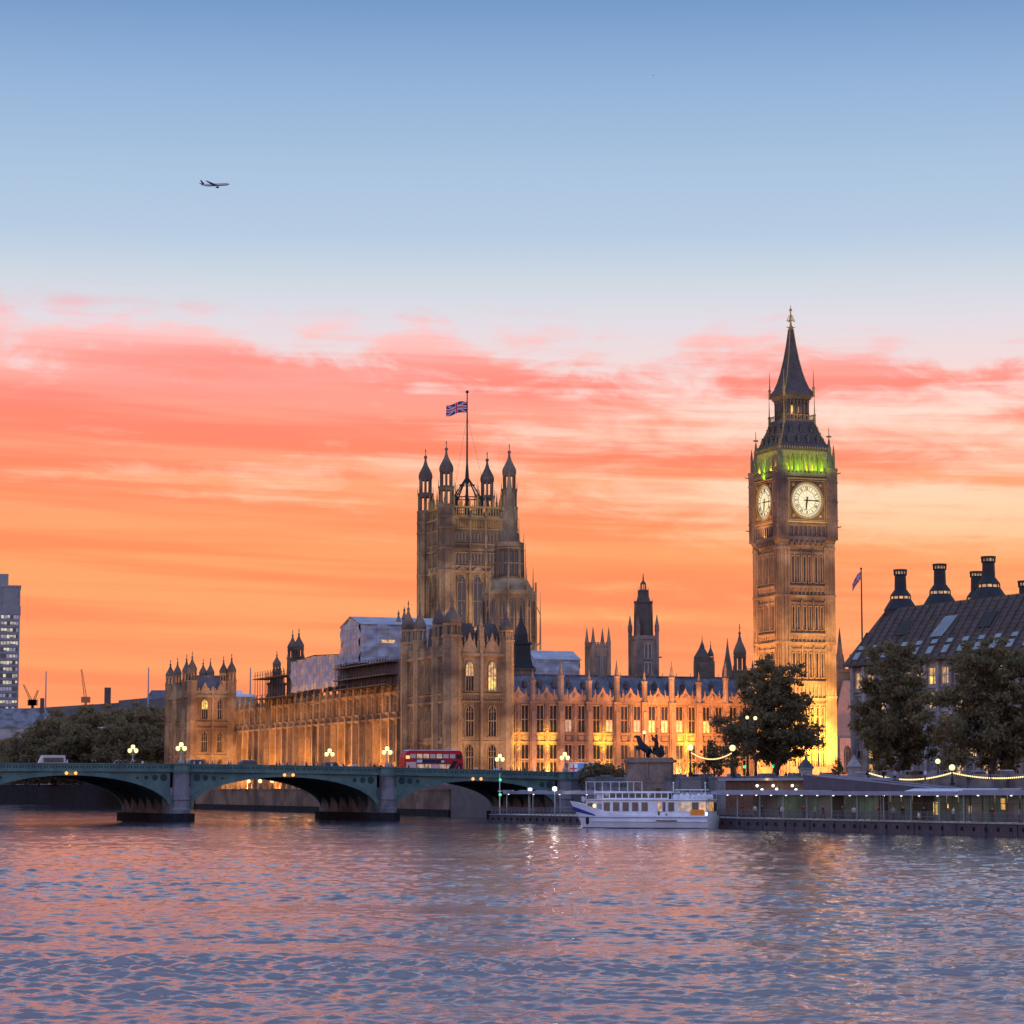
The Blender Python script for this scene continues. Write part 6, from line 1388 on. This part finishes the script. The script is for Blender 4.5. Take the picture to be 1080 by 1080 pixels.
canopy(101, 143, 4.75, 'small thin canopy left of the boat with bright lamps', 10, 9.5, 1.0, 6)
# waiting room under the canopy: panels, glass, lit posters
rt = qthing('waiting_room', 'glazed waiting room with teal, brown and lit panels under the long canopy', 'kiosk', -40, 5.5); rr = random.Random(17); wl = MB((0, 110), (0, -1)); a = 0.0
while a < 109.5:
    w = rr.choice((1.4, 2.0, 2.8, 3.6)); w = min(w, 110-a); m_ = rr.choice((0, 0, 1, 1, 2, 3, 0)); wl.box(a, a+w-0.1, -0.3, 0, 1.45, 4.7, m_)
    a += w
wl.box(-0.1, 110.1, -6, -0.31, 1.45, 4.6, 3); wl.build('wall_panel', ['teal', 'bluepanel', 'brownpanel', 'black'], rt)
lp = MB((0, 110), (0, -1))
for a, w, z0, z1, m_ in ((44, 0.9, 2.2, 3.7, 0), (51.5, 0.5, 2.4, 3.3, 1), (58, 0.8, 2.9, 4.2, 1), (63.2, 1.3, 2.3, 3.7, 0), (67, 0.5, 2.2, 3.6, 1), (76.5, 0.6, 2.2, 3.4, 1), (46.8, 0.35, 3.0, 3.6, 0), (81.0, 0.5, 2.3, 3.2, 1), (92, 0.7, 2.2, 3.0, 1), (40.5, 0.6, 1.8, 2.4, 2), (85.8, 0.9, 2.0, 2.6, 2), (71.7, 0.9, 2.0, 2.6, 2), (99, 0.5, 1.9, 2.7, 2), (104, 0.5, 1.9, 2.7, 2)): lp.box(a, a+w, -0.05, 0.06, z0, z1, m_)
lp.build('lit_panel', ['lit2', 'lit', 'offwhite'], rt)
gz = MB((0, 110), (0, -1)); a = 36.0
while a < 92: gz.box(a-0.05, a+0.05, 2.6, 2.75, 1.5, 4.6); a += 2.45
gz.box(36, 92, 2.62, 2.72, 3.55, 3.65); gz.build('glazing_bar', 'darksteel', rt)
ppl = [(66, 1.6), (64.2, 2.4), (60.5, 1.4), (57, 2.2), (55.4, 1.5), (50.8, 2.0), (47, 1.4), (45.8, 1.9), (42, 2.4), (37.8, 1.5), (33.2, 2.2), (29, 1.6), (27.6, 2.1), (22.4, 1.7), (17, 2.2), (8.5, 1.8), (4, 2.3), (-1, 1.5)]
for i, (k, n) in enumerate(ppl):
    x, y = quay(k, n); c = (i*3+1) % 5; person(c, x, y, 1.45, rr.uniform(0, 6.28), 'person %s waiting on the pontoon behind its railing' % CL[c], 'people %s on the pontoon' % CL[c])
# navigation light mast, bright floodlamps left of the boat
rt = qthing('signal_mast', 'thin mast with two green lights at the left end of the pontoon', 'signal mast', 144, 0.8, 1.25); m = MB(); m.tube((0, 0, 0), (0, 0, 6.6), 0.09, 0.06, 6); m.box(-0.3, 0.3, -0.06, 0.06, 3.6, 3.75); m.build('mast', 'white', rt)
for z in (3.1, 5.5):
    g = MB(); g.ball((0, -0.15, z), 0.24, 0, 6); g.box(-0.25, 0.25, -0.05, 0.1, z-0.3, z+0.3, 1); g.build('green_light', ['greenlamp', 'iron'], rt)
for px_, r_, Y, e, lab in ((559, 833, 415, 0.30, 'bright white floodlamp at the left end of the small canopy'), (585, 832, 400, 0.36, 'bright white floodlamp on the small canopy next to the boat bow')):
    x, y, z = at(px_, Y, r_); rt = thing('floodlamp', lab, 'lamp', (x, y, 1.25)); m = MB(); m.tube((0, 0, 0), (0, 0, z-1.3), 0.07, None, 5); m.box(-0.4, 0.4, -0.45, -0.1, z-1.6, z-0.9); m.build('pole', 'steel', rt); g = MB(); g.ball((0, -0.25, z-1.25), e, 0, 8); g.build('lamp_glass', 'whitebulb', rt)
    lamp('floodlamp_light', 'POINT', (x, y-1.1, z), 60, (1, 0.95, 0.85), None, radius=0.3)

# ------------------------------------------------------------------ white passenger boat (moored almost broadside to the view)
def boat():
    L = 18.5; bx, by = at(752, 351); rt = thing('passenger_boat', 'white two-deck passenger boat with blue bow stripe moored beside the pontoon', 'boat', (bx, by, 0), R(70))
    # local y runs from the stern (0) to the bow (L), river side is x < 0 ; B(px) = distance from the bow of a photo column
    n = 40; hb = 3.0; X0 = -3.0
    B = lambda px_: (px_-602)*L/145.0
    def half(u): return hb*(1 if u < 0.70 else max(0.03, 1-((u-0.70)/0.30)**2.3))
    def sheer(u): return 1.75+(0 if u < 0.62 else 1.9*((u-0.62)/0.38)**1.3)
    rk = lambda u, z: 1.3*max(0, (u-0.72)/0.28)**2*max(0, z-0.3)/2.4
    rows = []
    for i in range(n+1):
        u = i/n; w = half(u); s = sheer(u)
        rows.append([(w*q, L*u+rk(u, z), z) for q, z in ((-0.62, -0.6), (-0.86, 0.12), (-0.95, 0.85), (-1.0, 0.9), (-1.0, s), (1.0, s), (1.0, 0.9), (0.95, 0.85), (0.86, 0.12), (0.62, -0.6))])
    hm = MB(); m = 10; hm.v = [p for r in rows for p in r]
    fs = [(i*m+j, i*m+j+1, (i+1)*m+j+1, (i+1)*m+j) for i in range(n) for j in range(m-1)]+[tuple(range(m-1, -1, -1)), tuple(n*m+j for j in range(m))]
    hm.f = [tuple(reversed(f)) for f in fs]; hm.m = [1 if (k < n*(m-1) and k % (m-1) in (0, 8)) else 0 for k in range(len(fs))]
    hm.build('hull', ['white', 'darksteel'], rt)
    st = MB(); bl = MB()
    for i in range(n):
        u0, u1 = i/n, (i+1)/n
        for sg in (-1, 1):
            w0, w1 = half(u0)*sg, half(u1)*sg
            def strip(mb, a0, b0, a1, b1, off):
                pts = [(w0+sg*off, L*u0+rk(u0, a0), a0), (w1+sg*off, L*u1+rk(u1, a1), a1), (w1+sg*off, L*u1+rk(u1, b1), b1), (w0+sg*off, L*u0+rk(u0, b0), b0)]
                mb.add(pts+[(p[0]-sg*(off+0.05), p[1], p[2]) for p in pts], [(0, 1, 2, 3) if sg > 0 else (3, 2, 1, 0), (0, 4, 5, 1), (3, 2, 6, 7), (1, 5, 6, 2), (4, 0, 3, 7)])
            strip(st, 1.42, 1.54, 1.42, 1.54, 0.09)
            if u0 >= 0.845:
                f = lambda u: (1.7+0.85*(u-0.845)/0.155, 0.12+0.62*(u-0.845)/0.155)
                (c0, h0), (c1, h1) = f(u0), f(u1); strip(bl, c0-h0*0.5, c0+h0*0.5, c1-h1*0.5, c1+h1*0.5, 0.05)
    st.build('rubbing_strake', 'steel', rt); bl.build('bow_stripe', 'blue', rt)
    fe = MB(); fe.lathe(-2.75, L-B(614.5), [(0.05, 0.45), (0.24, 0.7), (0.24, 1.35), (0.05, 1.55)], 8); fe.build('fender', 'tyre', rt)
    cw = 2.72; yb = L-B(631); ye = L-B(609)
    cab = MB(); cab.prism([(-cw, 0.25), (cw, 0.25), (cw, yb), (1.3, ye), (-1.3, ye), (-cw, yb)], 1.6, 3.8); cab.build('cabin', 'white', rt)
    fd = (-1.3+cw, ye-yb); fl = math.hypot(*fd)
    def side(a0, a1, z0, z1, m_, fr='steel', nm='window', o=(-cw, L), d=(0, -1)):
        w = MB(o, d); w.box(a0, a1, -0.06, 0.05, z0, z1, 0); w.box(a0-0.06, a1+0.06, -0.06, 0.025, z0-0.06, z1+0.06, 1); return w.build(nm, [m_, fr], rt)
    for p0 in (633, 643.5, 654, 664.5, 675): side(B(p0), B(p0+6.2), 2.35, 3.45, 'boatglass')
    side(B(692.5), B(697), 2.3, 3.5, 'lit'); side(B(698.5), B(700.5), 2.3, 3.5, 'glass'); side(B(704), B(710.5), 2.3, 3.5, 'boatglass', 'white')
    for i, g in enumerate(('lit_dim', 'lit_dim', 'boatglass', 'lit')): p0 = 715+i*7.6; side(B(p0), B(p0+6.9), 2.3, 3.5, g, 'white')
    for i in range(3): side(0.35+i*1.7, 1.85+i*1.7, 2.3, 3.5, ('lit_dim', 'lit', 'boatglass')[i], 'white', 'window', (-cw, 0.25), (1, 0))
    ow, dw = (-1.3, ye), (-fd[0], -fd[1])
    side(fl*0.12, fl*0.42, 2.45, 3.35, 'boatglass', 'steel', 'window', ow, dw); side(fl*0.70, fl*0.95, 1.62, 3.3, 'steel', 'steel', 'door', ow, dw)
    w = MB(ow, dw); w.ball((fl*0.56, -0.15, 3.0), 0.22, 0, 7); w.build('bow_lamp', ['bulb'], rt)
    dk = MB(); dk.prism([(-2.95, 0.1), (2.95, 0.1), (2.95, yb+0.3), (1.3, ye+0.4), (-1.3, ye+0.4), (-2.95, yb+0.3)], 3.8, 3.93); dk.build('upper_deck', 'white', rt)
    ya, yz = L-B(703), L-B(631); uw = 2.35
    up = MB(); up.prism([(-uw-0.1, ya-0.3), (uw+0.1, ya-0.3), (uw+0.1, yz), (uw-0.6, yz+1.5), (-uw+0.6, yz+1.5), (-uw-0.1, yz)], 4.72, 4.98); up.build('upper_roof', 'white', rt)
    wh = MB(); wh.prism([(-1.1, yz+0.1), (1.1, yz+0.1), (0.9, yz+1.4), (-0.9, yz+1.4)], 3.93, 4.72); wh.build('wheelhouse_front', 'white', rt)
    gl = MB((-uw, yz), (0, -1)); LL = yz-ya; gl.box(0, LL, -0.1, 0, 3.95, 4.72, 0); nn_ = 10
    for i in range(nn_+1): a = LL*i/nn_; gl.box(a-0.07, a+0.07, -0.12, 0.05, 3.93, 4.73, 1)
    gl.box(0, LL, -0.12, 0.045, 3.935, 4.08, 1); gl.build('upper_glazing', ['glass', 'white'], rt)
    bk = MB(); bk.prism([(-uw+0.12, ya), (uw, ya), (uw, yz), (-uw+0.12, yz)], 3.95, 4.7); bk.build('saloon', 'bluepanel', rt)
    for s in (-1, 1):
        rl = MB()
        for i in range(9): y = 0.3+i*(ya-0.9)/8; rl.tube((s*2.8, y, 3.9), (s*2.8, y, 4.75), 0.025, None, 4)
        rl.tube((s*2.8, 0.3, 4.75), (s*2.8, ya-0.6, 4.75), 0.03, None, 4); rl.build('railing', 'white', rt)
        rl = MB(); pv = None
        for i in range(6):
            u = i/5; y = ye+0.5+u*(L-ye-0.4); w_ = half(min(0.99, y/L))*0.9; zs = sheer(min(1, y/L)); rl.tube((s*w_, y, zs-0.05), (s*w_, y, zs+0.6), 0.025, None, 4)
            if pv: rl.tube(pv, (s*w_, y, zs+0.6), 0.025, None, 4)
            pv = (s*w_, y, zs+0.6)
        rl.build('railing', 'white', rt)
    fr = MB()
    for p0 in (629, 648, 664): y = L-B(p0); [fr.tube((s*1.9, y, 4.95), (s*1.9, y, 6.25), 0.045, None, 5) for s in (-1, 1)]; fr.tube((-1.9, y, 6.25), (1.9, y, 6.25), 0.035, None, 4)
    for s in (-1, 1): fr.tube((s*1.9, L-B(610), 6.25), (s*1.9, L-B(664), 6.25), 0.04, None, 4); fr.tube((s*1.9, L-B(611), 3.9), (s*1.9, L-B(611), 6.25), 0.05, None, 4)
    fr.build('awning_frame', 'white', rt)
    ms = MB()
    for p0, z in ((703.5, 6.1), (738.5, 6.1)): y = L-B(p0); ms.tube((0, y, 3.9), (0, y, z), 0.07, 0.06, 5); ms.ball((0, y, z), 0.13, 0, 6)
    ms.prism([(-1.2, L-B(740)), (1.2, L-B(740)), (1.2, L-B(708)), (-1.2, L-B(708))], 5.12, 5.24); [ms.tube((s*1.0, L-B(p0), 3.9), (s*1.0, L-B(p0), 5.13), 0.04, None, 4) for s in (-1, 1) for p0 in (711, 724, 737)]
    ms.build('mast_frame', 'white', rt)
    tp = MB()
    for i, p0 in enumerate((710, 716, 722.5, 729, 735, 741, 747)): tp.lathe(-1.7+0.25*(i % 2), L-B(p0), [(0.55, 3.93), (0.56, 4.25), (0.38, 4.5), (0.08, 4.6+0.1*(i % 3))], 7, 0, 0.3*i)
    tp.build('tarpaulin', 'offwhite', rt)
    og = MB((-cw, L), (0, -1)); og.box(B(728.5), B(743), 0.02, 0.12, 1.62, 2.55); og.build('orange_board', 'orange', rt)
    bd = MB((-cw, L), (0, -1)); bd.box(B(745), B(746.5), 0, 0.1, 1.7, 2.2); bd.build('stern_light', 'whitebulb', rt)
    mk = MB((-cw, L), (0, -1)); mk.box(B(691.5), B(714), 0.2, 0.42, 0.98, 1.12); mk.build('side_step', 'darksteel', rt)
    mk = MB((-cw, L), (0, -1)); mk.box(B(693), B(694.5), 0.02, 0.1, 1.7, 2.3); mk.build('life_buoy_case', 'navy', rt); mk = MB((-cw, L), (0, -1)); mk.ball((B(702), -0.02, 1.85), 0.14, 0, 6); mk.build('porthole', 'glass', rt)
    for y in (3, 9, 15): lamp('boat_fill_light', 'POINT', (-4.6, y, 4.6), 12, (0.9, 0.9, 1.0), rt, radius=0.3)  # unseen fill lamps in the air beside the hull, added to brighten the boat
M['boatglass'] = mat('brown_boat_glass', (0.10, 0.06, 0.03), 0.15, 0.4, 0.6, 2, 0, spec=0.6)
boat()
# ------------------------------------------------------------------ gangways, awnings and stairs on the embankment side
rt = qthing('gangway', 'covered dark gangway sloping down from the embankment to the pontoon canopy', 'gangway', 26, 13.5); m = MB(); 
m.add([(0, 0, 4.6), (3, 0, 4.6), (3, 44, 7.2), (0, 44, 7.2), (0, 0, 1.5), (3, 0, 1.5), (3, 44, 5.2), (0, 44, 5.2)], [(0, 1, 2, 3), (7, 6, 5, 4), (4, 0, 3, 7), (1, 5, 6, 2), (4, 5, 1, 0), (3, 2, 6, 7)]); m.build('hood', 'bluepanel', rt)
h = MB()
for s in (-0.08, 3.0): h.tube((s, 0, 4.75), (s, 44, 7.35), 0.1, None, 4)
h.build('edge_rail', 'steel', rt)
rt = qthing('arrivals_hall', 'brown lit hall with white ceiling lamps behind the canopy next to the gangway', 'kiosk', 66, 18); m = MB(); m.xbox(0, 8, 0, 34, 1.5, 6.5); m.build('wall', 'brownpanel', rt); r = MB(); r.xbox(-1, 8.5, -0.5, 34.5, 6.5, 6.85); r.build('roof', 'steel', rt)
for i, (y, z) in enumerate(((24, 5.6), (22.6, 5.0), (19.4, 5.6), (18.4, 5.1), (14, 5.6), (13, 5.0), (4.5, 5.05), (1.2, 5.05))): l = MB(); l.ball((-0.35, y, z+0.15), 0.2, 0, 6); l.box(-0.2, 0.05, -y-0.25, -y+0.25, z+0.25, z+0.4, 1); l.build('wall_lamp', ['whitebulb', 'steel'], rt)
lamp('hall_light', 'AREA', (-2.0, 20, 6.2), 240, (1, 0.62, 0.25), rt, target=(0, 20, 4.5), size=(0.6, 22))
for k0, k1, z, m_, lab in ((23, 42, 4.95, 'offwhite', 'long white boat awning showing above the canopy below the bulb string'), (5, 15, 5.1, 'flagred', 'red boat awning above the canopy at the right picture edge'), (18, 22.4, 5.0, 'pink', 'short peach awning beside the long white awning')):
    rt = qthing('awning', lab, 'awning', k0, 12); L = k1-k0; a = MB(); a.add([(-0.6, 0, z), (-0.6, L, z), (1.2, L, z+0.4), (1.2, 0, z+0.4), (3, 0, z), (3, L, z)], [(0, 3, 2, 1), (3, 4, 5, 2)]); a.xbox(-0.62, 3.02, 0, L, z-0.25, z+0.01); a.build('cloth', m_, rt); 
    for x in (-0.5, 2.8):
        for y in (0.2, L-0.4): p = MB(); p.xbox(x, x+0.1, y, y+0.1, 1.3, z-0.2); p.build('post', 'steel', rt)
X, Y = quay(150, 24); rt = thing('stair_flight', 'grey stone stair flight with side wall descending from the bridge end to the pontoon', 'stairs', (X, Y, 0), QTH)
s = MB(); [s.xbox(-3.0, 0, -1.1*i-1.1, -1.1*i+0.02, 1.0, 7.4-0.42*i) for i in range(14)]; s.build('steps', 'granite', rt); b = MB(); b.xbox(-3.4, -3.05, -15.5, 1.5, 1.0, 5.6); b.build('side_wall', 'granite', rt)
# ------------------------------------------------------------------ embankment lamps, bulbs, traffic lights, cars, people
def globe_lamp(px_, row, Y, lab, r=0.42, zb=G+1.05):
    x, y, z = at(px_, Y, row); o = thing('globe_lamp', lab, 'street lamp', (x, y, zb)); h = z-zb
    p = MB(); p.lathe(0, 0, [(0.34, 0), (0.34, 0.12*h), (0.2, 0.2*h), (0.22, 0.35*h), (0.12, 0.42*h), (0.09, 0.9*(h-r)), (0.2, h-r*0.9)], 8); p.build('lamp_post', 'iron', o)
    g = MB(); g.ball((0, 0, h), r, 0, 8); g.build('globe', 'globe', o); return (x, y, z)
L1 = globe_lamp(1004, 809.5, 349, 'single globe lamp where the two bulb strings meet at the right', 0.42, G-0.4)
L2 = globe_lamp(1112, 807, 328.5, 'globe lamp carrying the bulb string beyond the right picture edge', 0.42, G-0.4)
x, y, z = at(915.5, 369, 815.5); o = thing('bulb_post', 'short dark post at the left end of the long bulb string', 'post', (x, y, G+0.9)); p = MB(); p.tube((0, 0, -2.2), (0, 0, z-G-0.7), 0.13, 0.1, 6); p.ball((0, 0, z-G-0.7), 0.2, 0, 6); p.build('pole', 'iron', o); L0 = (x, y, z+0.2)
L3 = globe_lamp(728, 788.5, 416, 'globe lamp at the left end of the short bulb string before the floodlit front', 0.5); L4 = globe_lamp(772.5, 789, 404, 'square-headed lamp at the right end of the short bulb string beside the plane tree', 0.5)
globe_lamp(679.5, 772.5, 470, 'globe lamp rising behind the bronze horses', 0.34, G); globe_lamp(694.5, 797, 440, 'globe lamp low beside the chariot wheel of the bronze group', 0.32, G); globe_lamp(989, 803, 360, 'yellow-lit lamp under the trees left of the meeting bulb strings', 0.36, G)
globe_lamp(788, 756.8, 425, 'high lamp shining through the plane tree crown, left of two', 0.3, G); globe_lamp(796.5, 757.5, 427, 'high lamp shining through the plane tree crown, right of two', 0.33, G)
def bulbs(p, q, sag, lab):
    P_, Q_ = Vector(p), Vector(q); o = thing('bulb_string', lab, 'string lights', tuple(P_)); c = MB(); b = MB(); n = max(8, int((Q_-P_).length/0.42)); prev = None
    for i in range(n+1):
        u = i/n; v = P_.lerp(Q_, u)-P_; v.z -= sag*4*u*(1-u)
        if prev is not None: c.tube(tuple(prev), tuple(v), 0.03, None, 3)
        b.lathe(v.x, v.y, [(0.03, v.z-0.02), (0.09, v.z-0.08), (0.105, v.z-0.15), (0.05, v.z-0.24)], 5); prev = v
    c.build('cable', 'iron', o); bb = b.build('bulbs', 'bulb', o); bb['kind'] = 'stuff'
dz_ = Vector((0, 0, -0.55))
bulbs(L0, Vector(L1)+dz_, 0.95, 'long sagging string of warm bulbs left of the globe lamp'); bulbs(Vector(L1)+dz_, Vector(L2)+dz_, 0.85, 'string of warm bulbs running from the globe lamp to the right picture edge'); bulbs(Vector(L3)+dz_, Vector(L4)+dz_, 1.1, 'short string of warm bulbs in front of the floodlit palace front')
for k, (px_, r_, Y, lab) in enumerate(((785, 808, 455, 'green traffic light left of the plane tree trunk'), (815.5, 807.5, 455, 'green traffic light just left of the thick tree trunk'))):
    x, y, z = at(px_, Y, r_); o = thing('traffic_light', lab, 'traffic light', (x, y, G)); p = MB(); p.tube((0, 0, 0), (0, 0, z-G+0.9), 0.07, None, 6); p.build('pole', 'iron', o); b = MB(); b.xbox(-0.22, 0.22, -0.35, -0.05, z-G-0.45, z-G+1.0); b.build('head', 'iron', o); l = MB(); l.ball((0, -0.4, z-G-0.1), 0.3, 0, 6); l.build('green_light', 'greenlamp', o)
ROAD = [('red', 'red car on the embankment road near the statue plinth', 712, 4.3, 1.5), ('white', 'white car below the short bulb string', 736, 4.3, 1.5), ('silver', 'silver car beside the plane tree trunk', 809, 4.4, 1.5), ('red', 'red car at the glowing foot of the clock tower', 842, 4.4, 1.5), ('white', 'white car right of the stone gate pier', 908, 4.4, 1.55), ('blackpaint', 'black car under the left right-hand plane tree', 968, 4.4, 1.6), ('red', 'red car under the trees by the long bulb string', 938, 4.4, 1.6), ('silver', 'silver car under the trees right of the globe lamp', 1028, 4.4, 1.5), ('white', 'white car under the trees near the right edge', 1058, 4.4, 1.6)]
for p_, lab, px_, L_, h_ in ROAD:
    n = 37; 
    # where the ray meets the road line n metres inland
    r_ = (px_-540)/FPX; a, b_ = QO[0]+n*math.cos(QTH), QO[1]+n*math.sin(QTH); k = (a-r_*b_)/(math.sin(QTH)+r_*math.cos(QTH))
    lab = lab.replace('left right-hand plane tree', 'tree in front of the ribbed roof'); x, y = quay(k, n); car('parked_car', lab, x, y, G+0.01, QTH+R(90), p_, L_, h_)
walk = [(560, 470, 0), (572, 462, 1), (700, 440, 2), (718, 436, 0), (724, 430, 3), (744, 428, 2), (758, 424, 1), (768, 424, 4), (829, 410, 2), (833, 411, 0), (846, 404, 3), (866, 396, 2), (880, 392, 1), (612, 452, 2), (626, 450, 0), (932, 362, 2), (944, 360, 4), (976, 352, 3), (1044, 336, 2)]
for px_, Y, k in walk: x = at(px_, Y)[0]; person(k, x, Y, G+(0.9 if px_ < 580 else 0.02), rr.uniform(0, 6.2), 'person %s on the embankment above the river wall' % CL[k], 'people %s strolling on the embankment' % CL[k])
X, Y = at(850, 420); rt = thing('gate_kiosk', 'small stone kiosk with a pointed lead roof before the glowing tower foot', 'kiosk', (X, Y, G), R(15)); b = MB(); b.square(0, 0, [(0.85, 0), (0.85, 2.2), (1.0, 2.3), (1.0, 2.5)]); b.build('wall', 'stone_pale', rt); r = MB(); r.square(0, 0, [(1.05, 2.5), (0.5, 3.4), (0.12, 4.0), (0.03, 4.6)]); r.build('roof', 'lead', rt)
X, Y = at(901, 425); rt = thing('gate_kiosk', 'small stone gate pier with pointed top left of the trees', 'kiosk', (X, Y, G), R(15)); b = MB(); b.square(0, 0, [(0.8, 0), (0.8, 2.5), (0.95, 2.6), (0.95, 2.8), (0.4, 3.8), (0.05, 4.6)]); b.build('wall', 'stone_pale', rt)
rt = pthing('terrace_lamps', 'row of seven globe lamps along the palace terrace seen under the bridge arch', 'lamps')
bpy.data.objects.remove(rt)
TLp = None
for i in range(7):
    x, y = pal(-9.3, 62+i*11.5); o = thing('terrace_lamp', 'globe lamp in the row on the palace terrace seen under the middle arch', 'street lamp', (x, y, 5.25), 0, 'row of terrace lamps under the arch')
    if i == 0:
        p = MB(); p.lathe(0, 0, [(0.2, 0), (0.1, 0.3), (0.08, 1.5)], 6); pm = p.build('lamp_post', 'iron', o); g = MB(); g.ball((0, 0, 1.95), 0.5, 0, 8); gm = g.build('globe', 'bulb', o); TLp = (pm.data, gm.data)
    else: link('lamp_post', TLp[0], o); link('globe', TLp[1], o)
lamp('terrace_light', 'AREA', (pal(-6, 95)[0], pal(-6, 95)[1], 7.4), 900, (1, 0.6, 0.3), None, rot=(0, 0, TH), size=(3, 80))
# ------------------------------------------------------------------ aeroplane, birds
X, Y, Z = at(227, 5300, 195); rt = thing('airliner', 'dark twin-engine airliner flying to the right in the blue sky', 'aeroplane', (X, Y, Z), R(-12)); 
b = MB(); b.v = []; prof = [(-31, 0.2), (-29, 0.9), (-20, 2.6), (-12, 3.0), (22, 3.0), (27, 2.4), (30, 1.1), (31.2, 0.1)]; n = 12
vs = [(x, r_*math.cos(2*math.pi*i/n), (1.4 if x < -25 else 0.5 if x < -18 else 0)+r_*math.sin(2*math.pi*i/n)) for x, r_ in prof for i in range(n)]
b.add(vs, [(j*n+i, j*n+(i+1) % n, (j+1)*n+(i+1) % n, (j+1)*n+i) for j in range(len(prof)-1) for i in range(n)]); b.build('fuselage', 'silver', rt, True)
def slab(nm, pts, th, m_='darksteel'):
    q = MB(); k = len(pts); q.add(pts+[(p[0], p[1], p[2]+th) for p in pts], [tuple(range(k)), tuple(range(2*k-1, k-1, -1))]+[(i, k+i, k+(i+1) % k, (i+1) % k) for i in range(k)]); q.build(nm, m_, rt)
for s in (-1, 1):
    slab('wing', [(6, s*2.5, -1.6), (-5, s*2.5, -1.6), (-11, s*29, 6.5 if s > 0 else 2.2), (-8.5, s*29, 6.5 if s > 0 else 2.2)], 0.6); slab('tailplane', [(-24, s*1, 1.6), (-29, s*1, 1.6), (-32, s*10, 2.6), (-30, s*10, 2.6)], 0.4)
    e = MB(); ev = [(x, s*9.6+r_*math.cos(2*math.pi*i/10), -3.0+r_*math.sin(2*math.pi*i/10)) for x, r_ in ((5, 1.5), (4, 1.9), (0, 1.7), (-2, 0.9)) for i in range(10)]; e.add(ev, [(j*10+i, j*10+(i+1) % 10, (j+1)*10+(i+1) % 10, (j+1)*10+i) for j in range(3) for i in range(10)]+[tuple(range(9, -1, -1)), tuple(range(30, 40))]); e.build('engine', 'darksteel', rt)
q = MB(); q.add([(-22, -0.3, 2.2), (-29, -0.3, 2.6), (-33, -0.2, 11.5), (-30.2, -0.2, 11.5), (-22, 0.3, 2.2), (-29, 0.3, 2.6), (-33, 0.2, 11.5), (-30.2, 0.2, 11.5)], [(0, 1, 2, 3), (7, 6, 5, 4), (0, 4, 5, 1), (1, 5, 6, 2), (2, 6, 7, 3), (3, 7, 4, 0)]); q.build('tail_fin', 'darksteel', rt)
def bird(lab, px_, row, Y, m_, rz, s=1.0):
    x, y, z = at(px_, Y, row); o = thing('gull', lab, 'bird', (x, y, z), rz); o.scale = (s, s, s)
    v = [(-0.28, 0, 0), (0, 0, 0), (0.2, 0, 0.02), (0.3, 0, 0.04), (0.02, 0.25, 0.14), (-0.05, 0.62, 0.05), (0.02, -0.25, 0.14), (-0.05, -0.62, 0.05)]
    link('body', skin_mesh('gull', v, [(0, 1), (1, 2), (2, 3), (1, 4), (4, 5), (1, 6), (6, 7)], [(0.05, 0.02), 0.075, 0.05, 0.02, (0.07, 0.02), (0.03, 0.01), (0.07, 0.02), (0.03, 0.01)], m_, 1, 1), o)
bird('white gull gliding in front of the dark garden trees', 107, 768, 330, 'white', R(130)); bird('tiny dark bird high in the blue sky', 689, 79.5, 700, 'black', R(40), 0.8)
